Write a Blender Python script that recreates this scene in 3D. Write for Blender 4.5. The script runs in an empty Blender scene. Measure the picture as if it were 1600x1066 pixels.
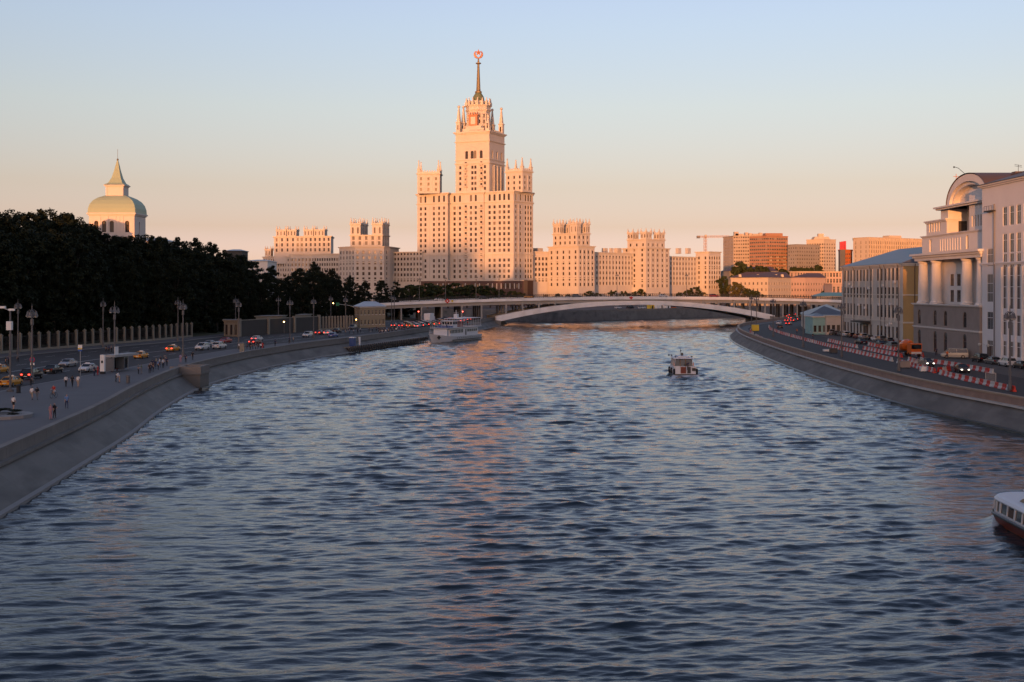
import bpy, bmesh, math, random
import numpy as np
from mathutils import Vector, Matrix
R = math.radians
random.seed(7)
rng = np.random.default_rng(11)
sc = bpy.context.scene
col = sc.collection

# ------------------------------------------------------------------ camera
F, V0, E = 1860.0, 450.0, 17.0          # focal length in photo pixels, horizon row, eye height above the water
cam_d = bpy.data.cameras.new('camera'); cam = bpy.data.objects.new('camera', cam_d); col.objects.link(cam)
cam.location = (0, 0, E); cam.rotation_euler = (R(90), 0, 0)
cam_d.sensor_width = 36; cam_d.lens = 36 * F / 1600
cam_d.shift_y = -(533 - V0) / 1600
cam_d.clip_end = 20000; cam_d.clip_start = 0.5
sc.camera = cam

# ------------------------------------------------------------------ light
SUN_EL, SUN_LEFT = 2.2, 14.0            # low evening sun behind the camera, a little to the left
sd = Vector((-math.sin(R(SUN_LEFT)) * math.cos(R(SUN_EL)), -math.cos(R(SUN_LEFT)) * math.cos(R(SUN_EL)), math.sin(R(SUN_EL))))
w = bpy.data.worlds.new('World'); sc.world = w; w.use_nodes = True
nt = w.node_tree; nt.nodes.clear()
sky = nt.nodes.new('ShaderNodeTexSky'); sky.sky_type = 'NISHITA'; sky.sun_disc = False
sky.sun_elevation = R(SUN_EL); sky.sun_rotation = R(180 + SUN_LEFT)
sky.altitude = 150; sky.air_density = 0.6; sky.dust_density = 0.8; sky.ozone_density = 1.0
bg = nt.nodes.new('ShaderNodeBackground'); bg.inputs['Strength'].default_value = 0.15
wo = nt.nodes.new('ShaderNodeOutputWorld')
# evening tint by height above the horizon, the same all round
tc = nt.nodes.new('ShaderNodeTexCoord'); sx = nt.nodes.new('ShaderNodeSeparateXYZ')
rmp = nt.nodes.new('ShaderNodeValToRGB'); mul = nt.nodes.new('ShaderNodeMix'); mul.data_type = 'RGBA'; mul.blend_type = 'MULTIPLY'; mul.inputs[0].default_value = 1.0
sc2 = nt.nodes.new('ShaderNodeMix'); sc2.data_type = 'RGBA'; sc2.blend_type = 'MULTIPLY'; sc2.inputs[0].default_value = 1.0
sc2.inputs[7].default_value = (2, 2, 2, 1)
el = rmp.color_ramp.elements
for i, (p, c) in enumerate([(0.0, (1.45, 1.20, 2.0)), (0.012, (1.20, 0.96, 1.80)), (0.05, (0.99, 0.65, 0.76)), (0.084, (1.09, 0.70, 0.65)), (0.149, (1.36, 0.97, 0.84)), (0.213, (1.51, 1.15, 1.08)), (0.275, (1.63, 1.25, 1.28)), (1.0, (1.65, 1.30, 1.38))]):
    e_ = el[i] if i < 2 else el.new(p)
    e_.position = p; e_.color = (c[0] / 2, c[1] / 2, c[2] / 2, 1)
nt.links.new(tc.outputs['Generated'], sx.inputs[0]); nt.links.new(sx.outputs['Z'], rmp.inputs[0])
nt.links.new(sky.outputs[0], mul.inputs[6]); nt.links.new(rmp.outputs[0], mul.inputs[7])
nt.links.new(mul.outputs[2], sc2.inputs[6])
nt.links.new(sc2.outputs[2], bg.inputs['Color']); nt.links.new(bg.outputs[0], wo.inputs['Surface'])
sl = bpy.data.lights.new('sun', 'SUN'); so = bpy.data.objects.new('sun', sl); col.objects.link(so)
sl.energy = 2.2; sl.angle = R(0.53); sl.color = (1.0, 0.375, 0.115)
so.rotation_euler = (-sd).to_track_quat('-Z', 'Y').to_euler()
so.location = (0, 0, 300)

vs = sc.view_settings
sc.display_settings.display_device = 'sRGB'
vs.view_transform = 'Standard'; vs.look = 'None'; vs.gamma = 1.0; vs.use_curve_mapping = False
vs.exposure = 1.08
cy = sc.cycles
cy.use_denoising = True
cy.max_bounces = 6; cy.diffuse_bounces = 3; cy.glossy_bounces = 4; cy.transmission_bounces = 4
cy.caustics_reflective = False; cy.caustics_refractive = False
cy.sample_clamp_indirect = 10

# ------------------------------------------------------------------ helpers
def G(u, v, z):                       # the point at height z seen at photo pixel (u, v)
    Y = F * (E - z) / (v - V0)
    return Vector(((u - 800) / F * Y, Y, z))
def XU(u, Y): return (u - 800) / F * Y
def ZV(v, Y): return E - (v - V0) * Y / F
def walk(p, d, u):                    # go from p along d until image column u
    k = (u - 800) / F
    t = (k * p[1] - p[0]) / (d[0] - k * d[1])
    return (p[0] + d[0] * t, p[1] + d[1] * t)

def catmull(pts, n=8):
    out = []
    P = [pts[0]] + list(pts) + [pts[-1]]
    for i in range(1, len(P) - 2):
        p0, p1, p2, p3 = [np.array(p, float) for p in P[i - 1:i + 3]]
        for k in range(n):
            t = k / n
            out.append(tuple(0.5 * ((2 * p1) + (-p0 + p2) * t + (2 * p0 - 5 * p1 + 4 * p2 - p3) * t * t + (-p0 + 3 * p1 - 3 * p2 + p3) * t ** 3)))
    out.append(tuple(pts[-1]))
    return out

def offset(path, d):                  # move a polyline sideways: positive d is to the right of travel
    out = []
    n = len(path)
    for i in range(n):
        a = path[max(i - 1, 0)]; b = path[min(i + 1, n - 1)]
        tx, ty = b[0] - a[0], b[1] - a[1]; l = math.hypot(tx, ty) or 1
        out.append((path[i][0] + ty / l * d, path[i][1] - tx / l * d))
    return out

def resample(path, step):
    out = [path[0]]; acc = 0
    for a, b in zip(path, path[1:]):
        l = math.hypot(b[0] - a[0], b[1] - a[1]); t = step - acc
        while t <= l:
            out.append((a[0] + (b[0] - a[0]) * t / l, a[1] + (b[1] - a[1]) * t / l)); t += step
        acc = l - (t - step)
    return out

class MB:
    def __init__(s, off=(0, 0, 0)):
        s.v = []; s.f = []; s.m = []; s.off = Vector(off)
    def add(s, vs, fs, mi=0):
        b = len(s.v); s.v.extend([tuple(x) for x in vs])
        for f in fs: s.f.append([b + i for i in f]); s.m.append(mi)
    def quad(s, a, b, c, d, mi=0): s.add([a, b, c, d], [(0, 1, 2, 3)], mi)
    def box(s, x0, y0, z0, x1, y1, z1, mi=0):
        s.add([(x0, y0, z0), (x1, y0, z0), (x1, y1, z0), (x0, y1, z0), (x0, y0, z1), (x1, y0, z1), (x1, y1, z1), (x0, y1, z1)],
              [(0, 3, 2, 1), (4, 5, 6, 7), (0, 1, 5, 4), (1, 2, 6, 5), (2, 3, 7, 6), (3, 0, 4, 7)], mi)
    def bar(s, a, b, w, h, mi=0):     # box beam from a to b, w wide across, h high
        a = Vector(a); b = Vector(b); d = (b - a).normalized()
        sd_ = d.cross(Vector((0, 0, 1)))
        if sd_.length < 1e-4: sd_ = Vector((1, 0, 0))
        sd_.normalize(); up = sd_.cross(d)
        q = [sd_ * (-w / 2) + up * (-h / 2), sd_ * (w / 2) + up * (-h / 2), sd_ * (w / 2) + up * (h / 2), sd_ * (-w / 2) + up * (h / 2)]
        s.add([a + x for x in q] + [b + x for x in q], [(3, 2, 1, 0), (4, 5, 6, 7), (0, 1, 5, 4), (1, 2, 6, 5), (2, 3, 7, 6), (3, 0, 4, 7)], mi)
    def prism(s, poly, z0, z1, mi=0, cap=True, inset=0):
        n = len(poly)
        if inset:
            c = (sum(p[0] for p in poly) / n, sum(p[1] for p in poly) / n)
            top = [(p[0] + (c[0] - p[0]) * inset, p[1] + (c[1] - p[1]) * inset) for p in poly]
        else: top = poly
        vs = [(p[0], p[1], z0) for p in poly] + [(p[0], p[1], z1) for p in top]
        fs = [(i, (i + 1) % n, n + (i + 1) % n, n + i) for i in range(n)]
        if cap: fs += [tuple(range(n - 1, -1, -1)), tuple(range(n, 2 * n))]
        s.add(vs, fs, mi)
    def lathe(s, prof, c=(0, 0), seg=12, mi=0, a0=0.0, sx=1, sy=1):
        n = len(prof); vs = []; fs = []
        for (r, z) in prof:
            for k in range(seg):
                a = a0 + 2 * math.pi * k / seg
                vs.append((c[0] + r * math.cos(a) * sx, c[1] + r * math.sin(a) * sy, z))
        for i in range(n - 1):
            for k in range(seg):
                fs.append((i * seg + k, i * seg + (k + 1) % seg, (i + 1) * seg + (k + 1) % seg, (i + 1) * seg + k))
        fs.append(tuple(range(seg - 1, -1, -1))); fs.append(tuple((n - 1) * seg + k for k in range(seg)))
        s.add(vs, fs, mi)
    def tube(s, pts, rads, seg=6, mi=0):
        pts = [Vector(p) for p in pts]
        if not hasattr(rads, '__len__'): rads = [rads] * len(pts)
        vs = []; fs = []
        for i, p in enumerate(pts):
            t = (pts[min(i + 1, len(pts) - 1)] - pts[max(i - 1, 0)]).normalized()
            a = t.orthogonal().normalized() if i == 0 else (a - t * a.dot(t)).normalized()
            b = t.cross(a)
            for k in range(seg):
                g = 2 * math.pi * k / seg
                vs.append(p + (a * math.cos(g) + b * math.sin(g)) * rads[i])
        for i in range(len(pts) - 1):
            for k in range(seg):
                fs.append((i * seg + k, i * seg + (k + 1) % seg, (i + 1) * seg + (k + 1) % seg, (i + 1) * seg + k))
        fs.append(tuple(range(seg - 1, -1, -1))); fs.append(tuple((len(pts) - 1) * seg + k for k in range(seg)))
        s.add(vs, fs, mi)
    def ball(s, c, r, seg=8, mi=0, sz=1.0):
        n = max(4, seg // 2 + 1)
        s.lathe([(max(r * math.sin(math.pi * i / n), r * .02), c[2] - r * sz * math.cos(math.pi * i / n)) for i in range(n + 1)], (c[0], c[1]), seg, mi)
    def mesh(s, name, mats, smooth=False):
        me = bpy.data.meshes.new(name)
        o = s.off
        me.from_pydata([(v[0] - o.x, v[1] - o.y, v[2] - o.z) for v in s.v], [], s.f)
        for m in (mats if isinstance(mats, (list, tuple)) else [mats]): me.materials.append(M[m] if isinstance(m, str) else m)
        me.polygons.foreach_set('material_index', s.m)
        if smooth: me.polygons.foreach_set('use_smooth', [True] * len(s.f))
        me.update()
        return me
    def build(s, name, mats, parent=None, smooth=False):
        if not s.f: return None
        return link(name, s.mesh(name, mats, smooth), parent)

def link(name, me, parent=None):
    o = bpy.data.objects.new(name, me); col.objects.link(o)
    if parent is not None: o.parent = parent
    return o
def tag(o, label=None, cat=None, group=None, kind=None):
    if label: o['label'] = label
    if cat: o['category'] = cat
    if group: o['group'] = group
    if kind: o['kind'] = kind
    return o
def thing(name, label, cat, loc=(0, 0, 0), rz=0.0, group=None):
    o = bpy.data.objects.new(name, None); col.objects.link(o)
    o.location = loc; o.rotation_euler = (0, 0, rz); o.empty_display_size = 0.3
    return tag(o, label, cat, group)
def copy_tree(o, parent=None, kids=None):
    c = o.copy(); col.objects.link(c); c.parent = parent
    for ch in list(o.children): copy_tree(ch, c)
    return c
def structure(o): o['kind'] = 'structure'; return o

# ------------------------------------------------------------------ materials
M = {}
def mat(name, c, rough=0.7, metal=0.0, var=0.0, scale=0.3, bump=0.0, bscale=4.0, spec=0.4, island=0.0, stain=None, stretch=(1, 1, 1), emit=None, es=0.0):
    m = bpy.data.materials.new(name); m.use_nodes = True
    t = m.node_tree; b = t.nodes['Principled BSDF']
    b.inputs['Base Color'].default_value = (*c, 1); b.inputs['Roughness'].default_value = rough
    b.inputs['Metallic'].default_value = metal; b.inputs['Specular IOR Level'].default_value = spec
    src = None
    if var or bump or stain:
        tc_ = t.nodes.new('ShaderNodeTexCoord'); mp = t.nodes.new('ShaderNodeMapping'); mp.inputs['Scale'].default_value = stretch
        t.links.new(tc_.outputs['Object'], mp.inputs[0])
    def mult(src, fac_out, lo, hi):
        r = t.nodes.new('ShaderNodeMapRange'); r.inputs[3].default_value = lo; r.inputs[4].default_value = hi
        t.links.new(fac_out, r.inputs[0])
        x = t.nodes.new('ShaderNodeMix'); x.data_type = 'RGBA'; x.blend_type = 'MULTIPLY'; x.inputs[0].default_value = 1
        if src is None: x.inputs[6].default_value = (*c, 1)
        else: t.links.new(src, x.inputs[6])
        t.links.new(r.outputs[0], x.inputs[7]); return x.outputs[2]
    if var:
        n = t.nodes.new('ShaderNodeTexNoise'); n.inputs['Scale'].default_value = scale; n.inputs['Detail'].default_value = 6; n.inputs['Roughness'].default_value = 0.65
        t.links.new(mp.outputs[0], n.inputs[0]); src = mult(src, n.outputs[0], 1 - 2 * var, 1 + 2 * var)
    if island:
        g = t.nodes.new('ShaderNodeNewGeometry'); src = mult(src, g.outputs['Random Per Island'], 1 - island, 1 + island)
    if stain:
        n = t.nodes.new('ShaderNodeTexNoise'); n.inputs['Scale'].default_value = stain[1]; n.inputs['Detail'].default_value = 4
        t.links.new(mp.outputs[0], n.inputs[0])
        r = t.nodes.new('ShaderNodeMapRange'); r.inputs[1].default_value = 0.5; r.inputs[2].default_value = 0.7
        t.links.new(n.outputs[0], r.inputs[0])
        x = t.nodes.new('ShaderNodeMix'); x.data_type = 'RGBA'; x.inputs[7].default_value = (*stain[0], 1)
        t.links.new(r.outputs[0], x.inputs[0])
        if src is None: x.inputs[6].default_value = (*c, 1)
        else: t.links.new(src, x.inputs[6])
        src = x.outputs[2]
    if src is not None: t.links.new(src, b.inputs['Base Color'])
    if bump:
        n = t.nodes.new('ShaderNodeTexNoise'); n.inputs['Scale'].default_value = bscale; n.inputs['Detail'].default_value = 5
        t.links.new(mp.outputs[0], n.inputs[0])
        bp = t.nodes.new('ShaderNodeBump'); bp.inputs['Strength'].default_value = bump; bp.inputs['Distance'].default_value = 0.05
        t.links.new(n.outputs[0], bp.inputs['Height']); t.links.new(bp.outputs[0], b.inputs['Normal'])
    if emit: b.inputs['Emission Color'].default_value = (*emit, 1); b.inputs['Emission Strength'].default_value = es
    M[name] = m
    return m

def glass_mat(name, dark, pale, share, rough=0.06):
    # panes: mostly dark rooms, some with pale blinds or curtains behind the glass
    m = mat(name, dark, rough, spec=0.5); t = m.node_tree; b = t.nodes['Principled BSDF']
    g = t.nodes.new('ShaderNodeNewGeometry'); oi = t.nodes.new('ShaderNodeObjectInfo')
    a = t.nodes.new('ShaderNodeMath'); a.operation = 'ADD'; f = t.nodes.new('ShaderNodeMath'); f.operation = 'FRACT'
    t.links.new(g.outputs['Random Per Island'], a.inputs[0]); t.links.new(oi.outputs['Random'], a.inputs[1]); t.links.new(a.outputs[0], f.inputs[0])
    r = t.nodes.new('ShaderNodeValToRGB'); e = r.color_ramp.elements
    e[0].position = 0; e[0].color = (*dark, 1); e[1].position = 1; e[1].color = (*pale, 1)
    k = e.new(1 - share); k.color = (*[x * 1.6 for x in dark], 1)
    t.links.new(f.outputs[0], r.inputs[0]); t.links.new(r.outputs[0], b.inputs['Base Color'])
    return m

mat('stone', (0.55, 0.51, 0.455), 0.85, var=0.07, scale=0.12, bump=0.2, bscale=1.2)
mat('stone_trim', (0.58, 0.54, 0.48), 0.85, var=0.05, scale=0.3)
mat('red_granite', (0.085, 0.04, 0.032), 0.45, var=0.1, scale=0.3)
mat('pink_stone', (0.56, 0.46, 0.38), 0.85, var=0.07, scale=0.15)
glass_mat('glass', (0.028, 0.020, 0.017), (0.30, 0.24, 0.18), 0.22)
glass_mat('glass_dim', (0.022, 0.022, 0.024), (0.20, 0.18, 0.15), 0.35)
mat('window_frame', (0.50, 0.45, 0.38), 0.6)
mat('frame_brown', (0.10, 0.065, 0.05), 0.6)
mat('gilt', (0.50, 0.22, 0.11), 0.45, metal=0.2)
mat('green_copper', (0.13, 0.16, 0.09), 0.6, var=0.1, scale=0.8)
mat('bronze', (0.20, 0.16, 0.09), 0.5, metal=0.2)
mat('dome_green', (0.33, 0.42, 0.30), 0.55, var=0.04, scale=0.4)
mat('white_plaster', (0.72, 0.68, 0.63), 0.85, var=0.05, scale=0.3)
mat('warm_plaster', (0.70, 0.60, 0.48), 0.85, var=0.05, scale=0.3)
mat('granite', (0.185, 0.17, 0.155), 0.8, var=0.16, scale=0.5, bump=0.3, bscale=3, island=0.10)
mat('granite_slope', (0.145, 0.135, 0.122), 0.75, var=0.2, scale=0.5, bump=0.5, bscale=2.5, island=0.12, stain=((0.085, 0.08, 0.072), 0.3), stretch=(1, .35, 1))
mat('wet_stone', (0.05, 0.05, 0.047), 0.3, var=0.2, scale=0.8)
mat('pale_ledge', (0.46, 0.45, 0.43), 0.7, var=0.1, scale=1)
mat('parapet_red', (0.26, 0.18, 0.145), 0.8, var=0.15, scale=0.6, bump=0.3, island=0.13)
mat('parapet_cap', (0.33, 0.25, 0.18), 0.8, var=0.15, scale=0.8)
mat('asphalt', (0.04, 0.04, 0.042), 0.85, var=0.12, scale=0.15, bump=0.2, bscale=9)
mat('paving', (0.12, 0.118, 0.122), 0.8, var=0.1, scale=0.25, bump=0.15, bscale=6)
mat('kerb', (0.26, 0.25, 0.24), 0.8, var=0.1)
mat('road_paint', (0.55, 0.55, 0.53), 0.7, var=0.15, scale=1.5)
mat('earth', (0.07, 0.075, 0.04), 0.95, var=0.2, scale=0.05)
mat('town_ground', (0.10, 0.095, 0.09), 0.95, var=0.15, scale=0.02)
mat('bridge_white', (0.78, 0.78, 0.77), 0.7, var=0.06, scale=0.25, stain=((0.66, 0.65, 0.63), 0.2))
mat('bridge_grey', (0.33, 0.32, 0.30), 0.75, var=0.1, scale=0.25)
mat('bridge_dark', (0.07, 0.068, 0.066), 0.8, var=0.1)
mat('iron', (0.022, 0.023, 0.024), 0.6)
mat('lamp_grey', (0.12, 0.12, 0.125), 0.5, metal=0.3)
mat('steel', (0.30, 0.30, 0.31), 0.4, metal=0.7)
mat('lamp_glass', (0.45, 0.45, 0.43), 0.3)

# ------------------------------------------------------------------ river banks
WL = catmull([(-30, -420), (-30, -40), (-33, 40), (-38.3, 89), (-41.4, 115), (-44.3, 137.5), (-49, 167), (-53.0, 204), (-52.6, 243), (-50.2, 267), (-46.8, 290), (-41.3, 316), (-31, 370), (-21, 430), (-11.8, 486), (-4.4, 545), (-2, 562)], 8)
WR = catmull([(64, -420), (63, 40), (61, 100), (59.4, 138.7), (57.0, 165), (56.7, 191.6), (58.4, 241), (62, 295), (68, 361), (73.9, 403), (81, 437), (94, 477), (113, 522), (136, 575), (172, 635), (235, 705), (340, 790), (520, 900)], 8)
WFAR = catmull([(-130, 720), (-60, 668), (4, 603), (34, 608), (69, 645), (135, 719), (230, 815), (400, 950), (520, 1030)], 8)
QZ, PZ = 2.7, 3.8                       # quay level and parapet top

def bank(name, label, path, side, slope, mats, panel):
    # sloping granite face, a ledge at the foot, and a parapet built of slabs; side +1: land on the right of travel
    t = thing(name, label, 'wall', (path[0][0], path[0][1], 0))
    o = (path[0][0], path[0][1], 0)
    foot0, foot1, top0 = offset(path, -0.45 * side), path, offset(path, slope * side)
    f = MB(o)
    for i in range(len(path) - 1):
        a, b = foot0[i], foot0[i + 1]; c, d = foot1[i], foot1[i + 1]
        q = [(*a, -2), (*b, -2), (*b, 0.22), (*a, 0.22)]
        f.add(q, [(0, 1, 2, 3) if side > 0 else (3, 2, 1, 0)], 0)
        f.add([(*a, 0.22), (*b, 0.22), (*d, 0.30), (*c, 0.30)], [(0, 1, 2, 3) if side > 0 else (3, 2, 1, 0)], 0)
    f.build('footing', [mats[0]], t)
    # facing slabs in three courses, joints between them
    rs = resample(path, panel); tp = offset(rs, slope * side); ft = rs
    near = MB(o)
    for i in range(len(rs) - 1):
        for k in range(2):
            t0, t1 = k / 2, (k + 1) / 2
            def pt(j, tt, dz=0): return (ft[j][0] + (tp[j][0] - ft[j][0]) * tt, ft[j][1] + (tp[j][1] - ft[j][1]) * tt, 0.30 + (QZ - 0.25 - 0.30) * tt + dz)
            a, b, c, d = Vector(pt(i, t0)), Vector(pt(i + 1, t0)), Vector(pt(i + 1, t1)), Vector(pt(i, t1))
            g = 0.0
            m = (a + b + c + d) / 4; n = (b - a).cross(d - a).normalized() * (-1 if side > 0 else 1)
            j = random.uniform(0.0, 0.006)
            q = [x + n * j for x in (a, b, c, d)]
            q2 = [x - n * 0.12 for x in q]
            near.add(q + q2, [(0, 1, 2, 3), (0, 4, 5, 1), (1, 5, 6, 2), (2, 6, 7, 3), (3, 7, 4, 0)] if side < 0 else [(3, 2, 1, 0), (1, 5, 4, 0), (2, 6, 5, 1), (3, 7, 6, 2), (0, 4, 7, 3)])
    fs = near.build('facing_slabs', [mats[1]], t); fs['kind'] = 'stuff'
    back = MB(o)
    b0 = offset(rs, 0.06 * side); b1 = offset(rs, (slope + 0.06) * side)
    for i in range(len(rs) - 1):
        q = [(*b0[i], 0.24), (*b0[i + 1], 0.24), (*b1[i + 1], QZ - 0.3), (*b1[i], QZ - 0.3)]
        back.add(q, [(0, 1, 2, 3) if side > 0 else (3, 2, 1, 0)])
    back.build('backing', ['granite_slope'], t)
    led = MB(o)
    l0, l1, l2 = offset(rs, (slope - 0.4) * side), offset(rs, (slope + 0.30) * side), offset(rs, (slope + 0.75) * side)
    for i in range(len(rs) - 1):
        for a, b, z0, z1, mi in ((l0, l1, QZ - 0.25, QZ, 0),):
            vs_ = [(*a[i], z0), (*a[i + 1], z0), (*b[i + 1], z0), (*b[i], z0), (*a[i], z1), (*a[i + 1], z1), (*b[i + 1], z1), (*b[i], z1)]
            led.add(vs_, [(4, 7, 6, 5), (0, 4, 5, 1), (2, 6, 7, 3), (0, 1, 2, 3), (0, 3, 7, 4), (1, 5, 6, 2)] if side < 0 else [(4, 5, 6, 7), (1, 5, 4, 0), (3, 7, 6, 2), (3, 2, 1, 0), (4, 7, 3, 0), (2, 6, 5, 1)])
    led.build('ledge', [mats[2]], t)
    # parapet: slab by slab, with a cap
    pp = resample(path, panel)
    A, B = offset(pp, (slope + 0.12) * side), offset(pp, (slope + 0.62) * side)
    C, D = offset(pp, (slope + 0.04) * side), offset(pp, (slope + 0.72) * side)
    order = sorted(range(len(pp) - 1), key=lambda i: -1e9 if pp[i][1] < 60 else -1.0 / pp[i][1] if False else pp[i][1])
    vis = [i for i in range(len(pp) - 1) if pp[i][1] > 60][:150]
    rest = MB(o); cap = MB(o)
    for i in range(len(pp) - 1):
        g = 0.02
        def lerp(p, q, k): return (p[0] + (q[0] - p[0]) * k, p[1] + (q[1] - p[1]) * k)
        a0, a1, b0, b1 = lerp(A[i], A[i + 1], .006), lerp(A[i], A[i + 1], .994), lerp(B[i], B[i + 1], .006), lerp(B[i], B[i + 1], .994)
        def slab(mb, a0, a1, b0, b1, z0, z1):
            vs_ = [(*a0, z0), (*a1, z0), (*b1, z0), (*b0, z0), (*a0, z1), (*a1, z1), (*b1, z1), (*b0, z1)]
            fcs = [(0, 3, 2, 1), (4, 5, 6, 7), (0, 1, 5, 4), (1, 2, 6, 5), (2, 3, 7, 6), (3, 0, 4, 7)]
            if side < 0: pass
            mb.add(vs_, fcs if side < 0 else [tuple(reversed(x)) for x in fcs])
        if i in vis:
            s_ = MB(o); slab(s_, a0, a1, b0, b1, QZ, PZ - 0.22); s_.build('parapet_slab', [mats[3]], t)
        else: slab(rest, a0, a1, b0, b1, QZ, PZ - 0.22)
        slab(cap, C[i], C[i + 1], D[i], D[i + 1], PZ - 0.22, PZ + random.uniform(-.008, .008))
    r = rest.build('parapet_slab_rest', [mats[3]], t)
    if r: r['kind'] = 'stuff'
    cap.build('parapet_cap', [mats[4]], t)
    return t
bank('embankment_wall', 'sloping grey granite embankment wall with parapet along the left bank below the promenade', WL, -1, 2.75, ['kerb', 'granite_slope', 'granite', 'granite', 'granite'], 4.2)
bank('embankment_wall', 'curving granite embankment wall with reddish parapet along the right bank', WR, 1, 2.4, ['wet_stone', 'granite_slope', 'pale_ledge', 'parapet_red', 'parapet_cap'], 2.4)
# far quay beyond the bridge
t = thing('embankment_wall', 'far grey quay wall seen under the arch of the bridge', 'wall', (69, 645, 0))
f = MB((69, 645, 0)); FQ = 5.6
w0, w1, w2 = WFAR, offset(WFAR, -2.2), offset(WFAR, -2.9)
for i in range(len(WFAR) - 1):
    f.add([(*w0[i], -2), (*w0[i + 1], -2), (*w1[i + 1], FQ - 1), (*w1[i], FQ - 1)], [(0, 1, 2, 3)], 0)
f.build('facing', ['granite_slope'], t)
f = MB((69, 645, 0))
for i in range(len(WFAR) - 1):
    f.add([(*w1[i], FQ - 1), (*w1[i + 1], FQ - 1), (*w1[i + 1], FQ), (*w1[i], FQ), (*w2[i], FQ), (*w2[i + 1], FQ), (*w2[i + 1], FQ - 1.2), (*w2[i], FQ - 1.2)], [(0, 1, 2, 3), (3, 2, 5, 4), (4, 5, 6, 7)], 0)
f.build('parapet', ['granite'], t)

def strip(name, a, b, z, m, zb=None):  # ground strip between two polylines
    n = max(len(a), len(b)); f = MB()
    def rs_(p):
        d = [0]
        for i in range(1, len(p)): d.append(d[-1] + math.hypot(p[i][0] - p[i - 1][0], p[i][1] - p[i - 1][1]))
        return [(np.interp(k / (n - 1) * d[-1], d, [q[0] for q in p]), np.interp(k / (n - 1) * d[-1], d, [q[1] for q in p])) for k in range(n)]
    A, B = rs_(a), rs_(b)
    for i in range(n - 1):
        f.quad((*A[i], z), (*B[i], zb if zb is not None else z), (*B[i + 1], zb if zb is not None else z), (*A[i + 1], z))
    return structure(f.build(name, [m]))

# road edges on the left bank
RF = catmull([(-112, -420), (-112, 120), (-106, 240), (-97, 290), (-89, 326), (-83, 370), (-72, 430), (-54, 500), (-43, 545), (-40, 600)], 8)   # far kerb
RN = catmull([(-73, -420), (-72, 80), (-71, 165), (-69.5, 200), (-67.5, 251), (-63, 290), (-54, 326), (-43, 376), (-31, 432), (-20, 490), (-12.5, 545), (-9, 600)], 8)     # promenade kerb
LPAR = offset(WL, -(2.75 + 0.2))
def ystrip(name, fa, fb, z, m, y0, y1, n=160):   # strip between x = fa(y) and x = fb(y)
    f = MB(); ys = np.linspace(y0, y1, n)
    for p, q in zip(ys, ys[1:]): f.quad((fa(p), p, z), (fb(p), p, z), (fb(q), q, z), (fa(q), q, z))
    return structure(f.build(name, [m]))
def fn(path):
    ys = [p[1] for p in path]; xs = [p[0] for p in path]
    return lambda y, d=0: float(np.interp(y, ys, xs)) + d
xRF, xRN, xLP, xWR = fn(RF), fn(RN), fn(LPAR), fn(WR)
RPAR = offset(WR, 2.4 + 0.6); xRP = fn(RPAR)
RY = QZ - 0.13
ystrip('road', lambda y: xRF(y) + 0.0, xRN, RY, 'asphalt', -420, 600)
ystrip('promenade', lambda y: xRN(y) + 0.25, xLP, QZ - 0.004, 'paving', -420, 560)
ystrip('kerb', lambda y: xRN(y) - 0.02, lambda y: xRN(y) + 0.26, QZ + 0.006, 'kerb', -420, 560)
f = MB()
ys = np.linspace(-420, 560, 160)
for p, q in zip(ys, ys[1:]):
    f.quad((xRN(p) - .02, p, RY), (xRN(q) - .02, q, RY), (xRN(q) - .02, q, QZ + .006), (xRN(p) - .02, p, QZ + .006))
    f.quad((xRF(p), p, QZ + .02), (xRF(q), q, QZ + .02), (xRF(q), q, RY), (xRF(p), p, RY))
structure(f.build('kerb_face', ['kerb']))
ystrip('pavement', lambda y: xRF(y) - 7, lambda y: xRF(y) + 0.0, QZ + 0.02, 'paving', -420, 600)
# lane lines
def dashes(name, fx, y0, y1, L, gap, w_, z, m='road_paint'):
    f = MB(); y = y0
    while y < y1:
        f.quad((fx(y) - w_ / 2, y, z), (fx(y) + w_ / 2, y, z), (fx(y + L) + w_ / 2, y + L, z), (fx(y + L) - w_ / 2, y + L, z)); y += L + gap
    return structure(f.build(name, [m]))
for k in (0.2, 0.4, 0.8): dashes('lane_marking', lambda y, k=k: xRF(y) * (1 - k) + xRN(y) * k, 60, 520, 4, 5, 0.18, RY + 0.004)
dashes('lane_marking', lambda y: xRF(y) * .42 + xRN(y) * .58, 60, 520, 40, 0.01, 0.3, RY + 0.004)
# ground behind the left road: rises to the park
f = MB(); ys = np.linspace(-420, 600, 120)
for p, q in zip(ys, ys[1:]):
    for (d0, z0), (d1, z1) in zip([(-6.9, QZ), (-30, QZ + 3), (-70, QZ + 8), (-400, QZ + 12)], [(-30, QZ + 3), (-70, QZ + 8), (-400, QZ + 12), (-4000, QZ + 14)]):
        f.quad((xRF(p) + d1, p, z1), (xRF(p) + d0, p, z0), (xRF(q) + d0, q, z0), (xRF(q) + d1, q, z1))
structure(f.build('terrain', ['earth']))
# ground behind the right quay
ystrip('road', lambda y: xRP(y) + 3.2, lambda y: xRP(y) + 22, RY, 'asphalt', -420, 800)
ystrip('pavement', lambda y: xRP(y) - 0.1, lambda y: xRP(y) + 3.2, QZ - 0.004, 'paving', -420, 800)
f = MB()
for p, q in zip(np.linspace(-420, 800, 150), np.linspace(-420, 800, 150)[1:]):
    f.quad((xRP(p) + 3.2, p, QZ - .004), (xRP(q) + 3.2, q, QZ - .004), (xRP(q) + 3.2, q, RY), (xRP(p) + 3.2, p, RY))
structure(f.build('kerb_face', ['kerb']))
ystrip('ground', lambda y: xRP(y) + 21.9, lambda y: xRP(y) + 4000, RY + 0.01, 'town_ground', -420, 800)
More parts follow.
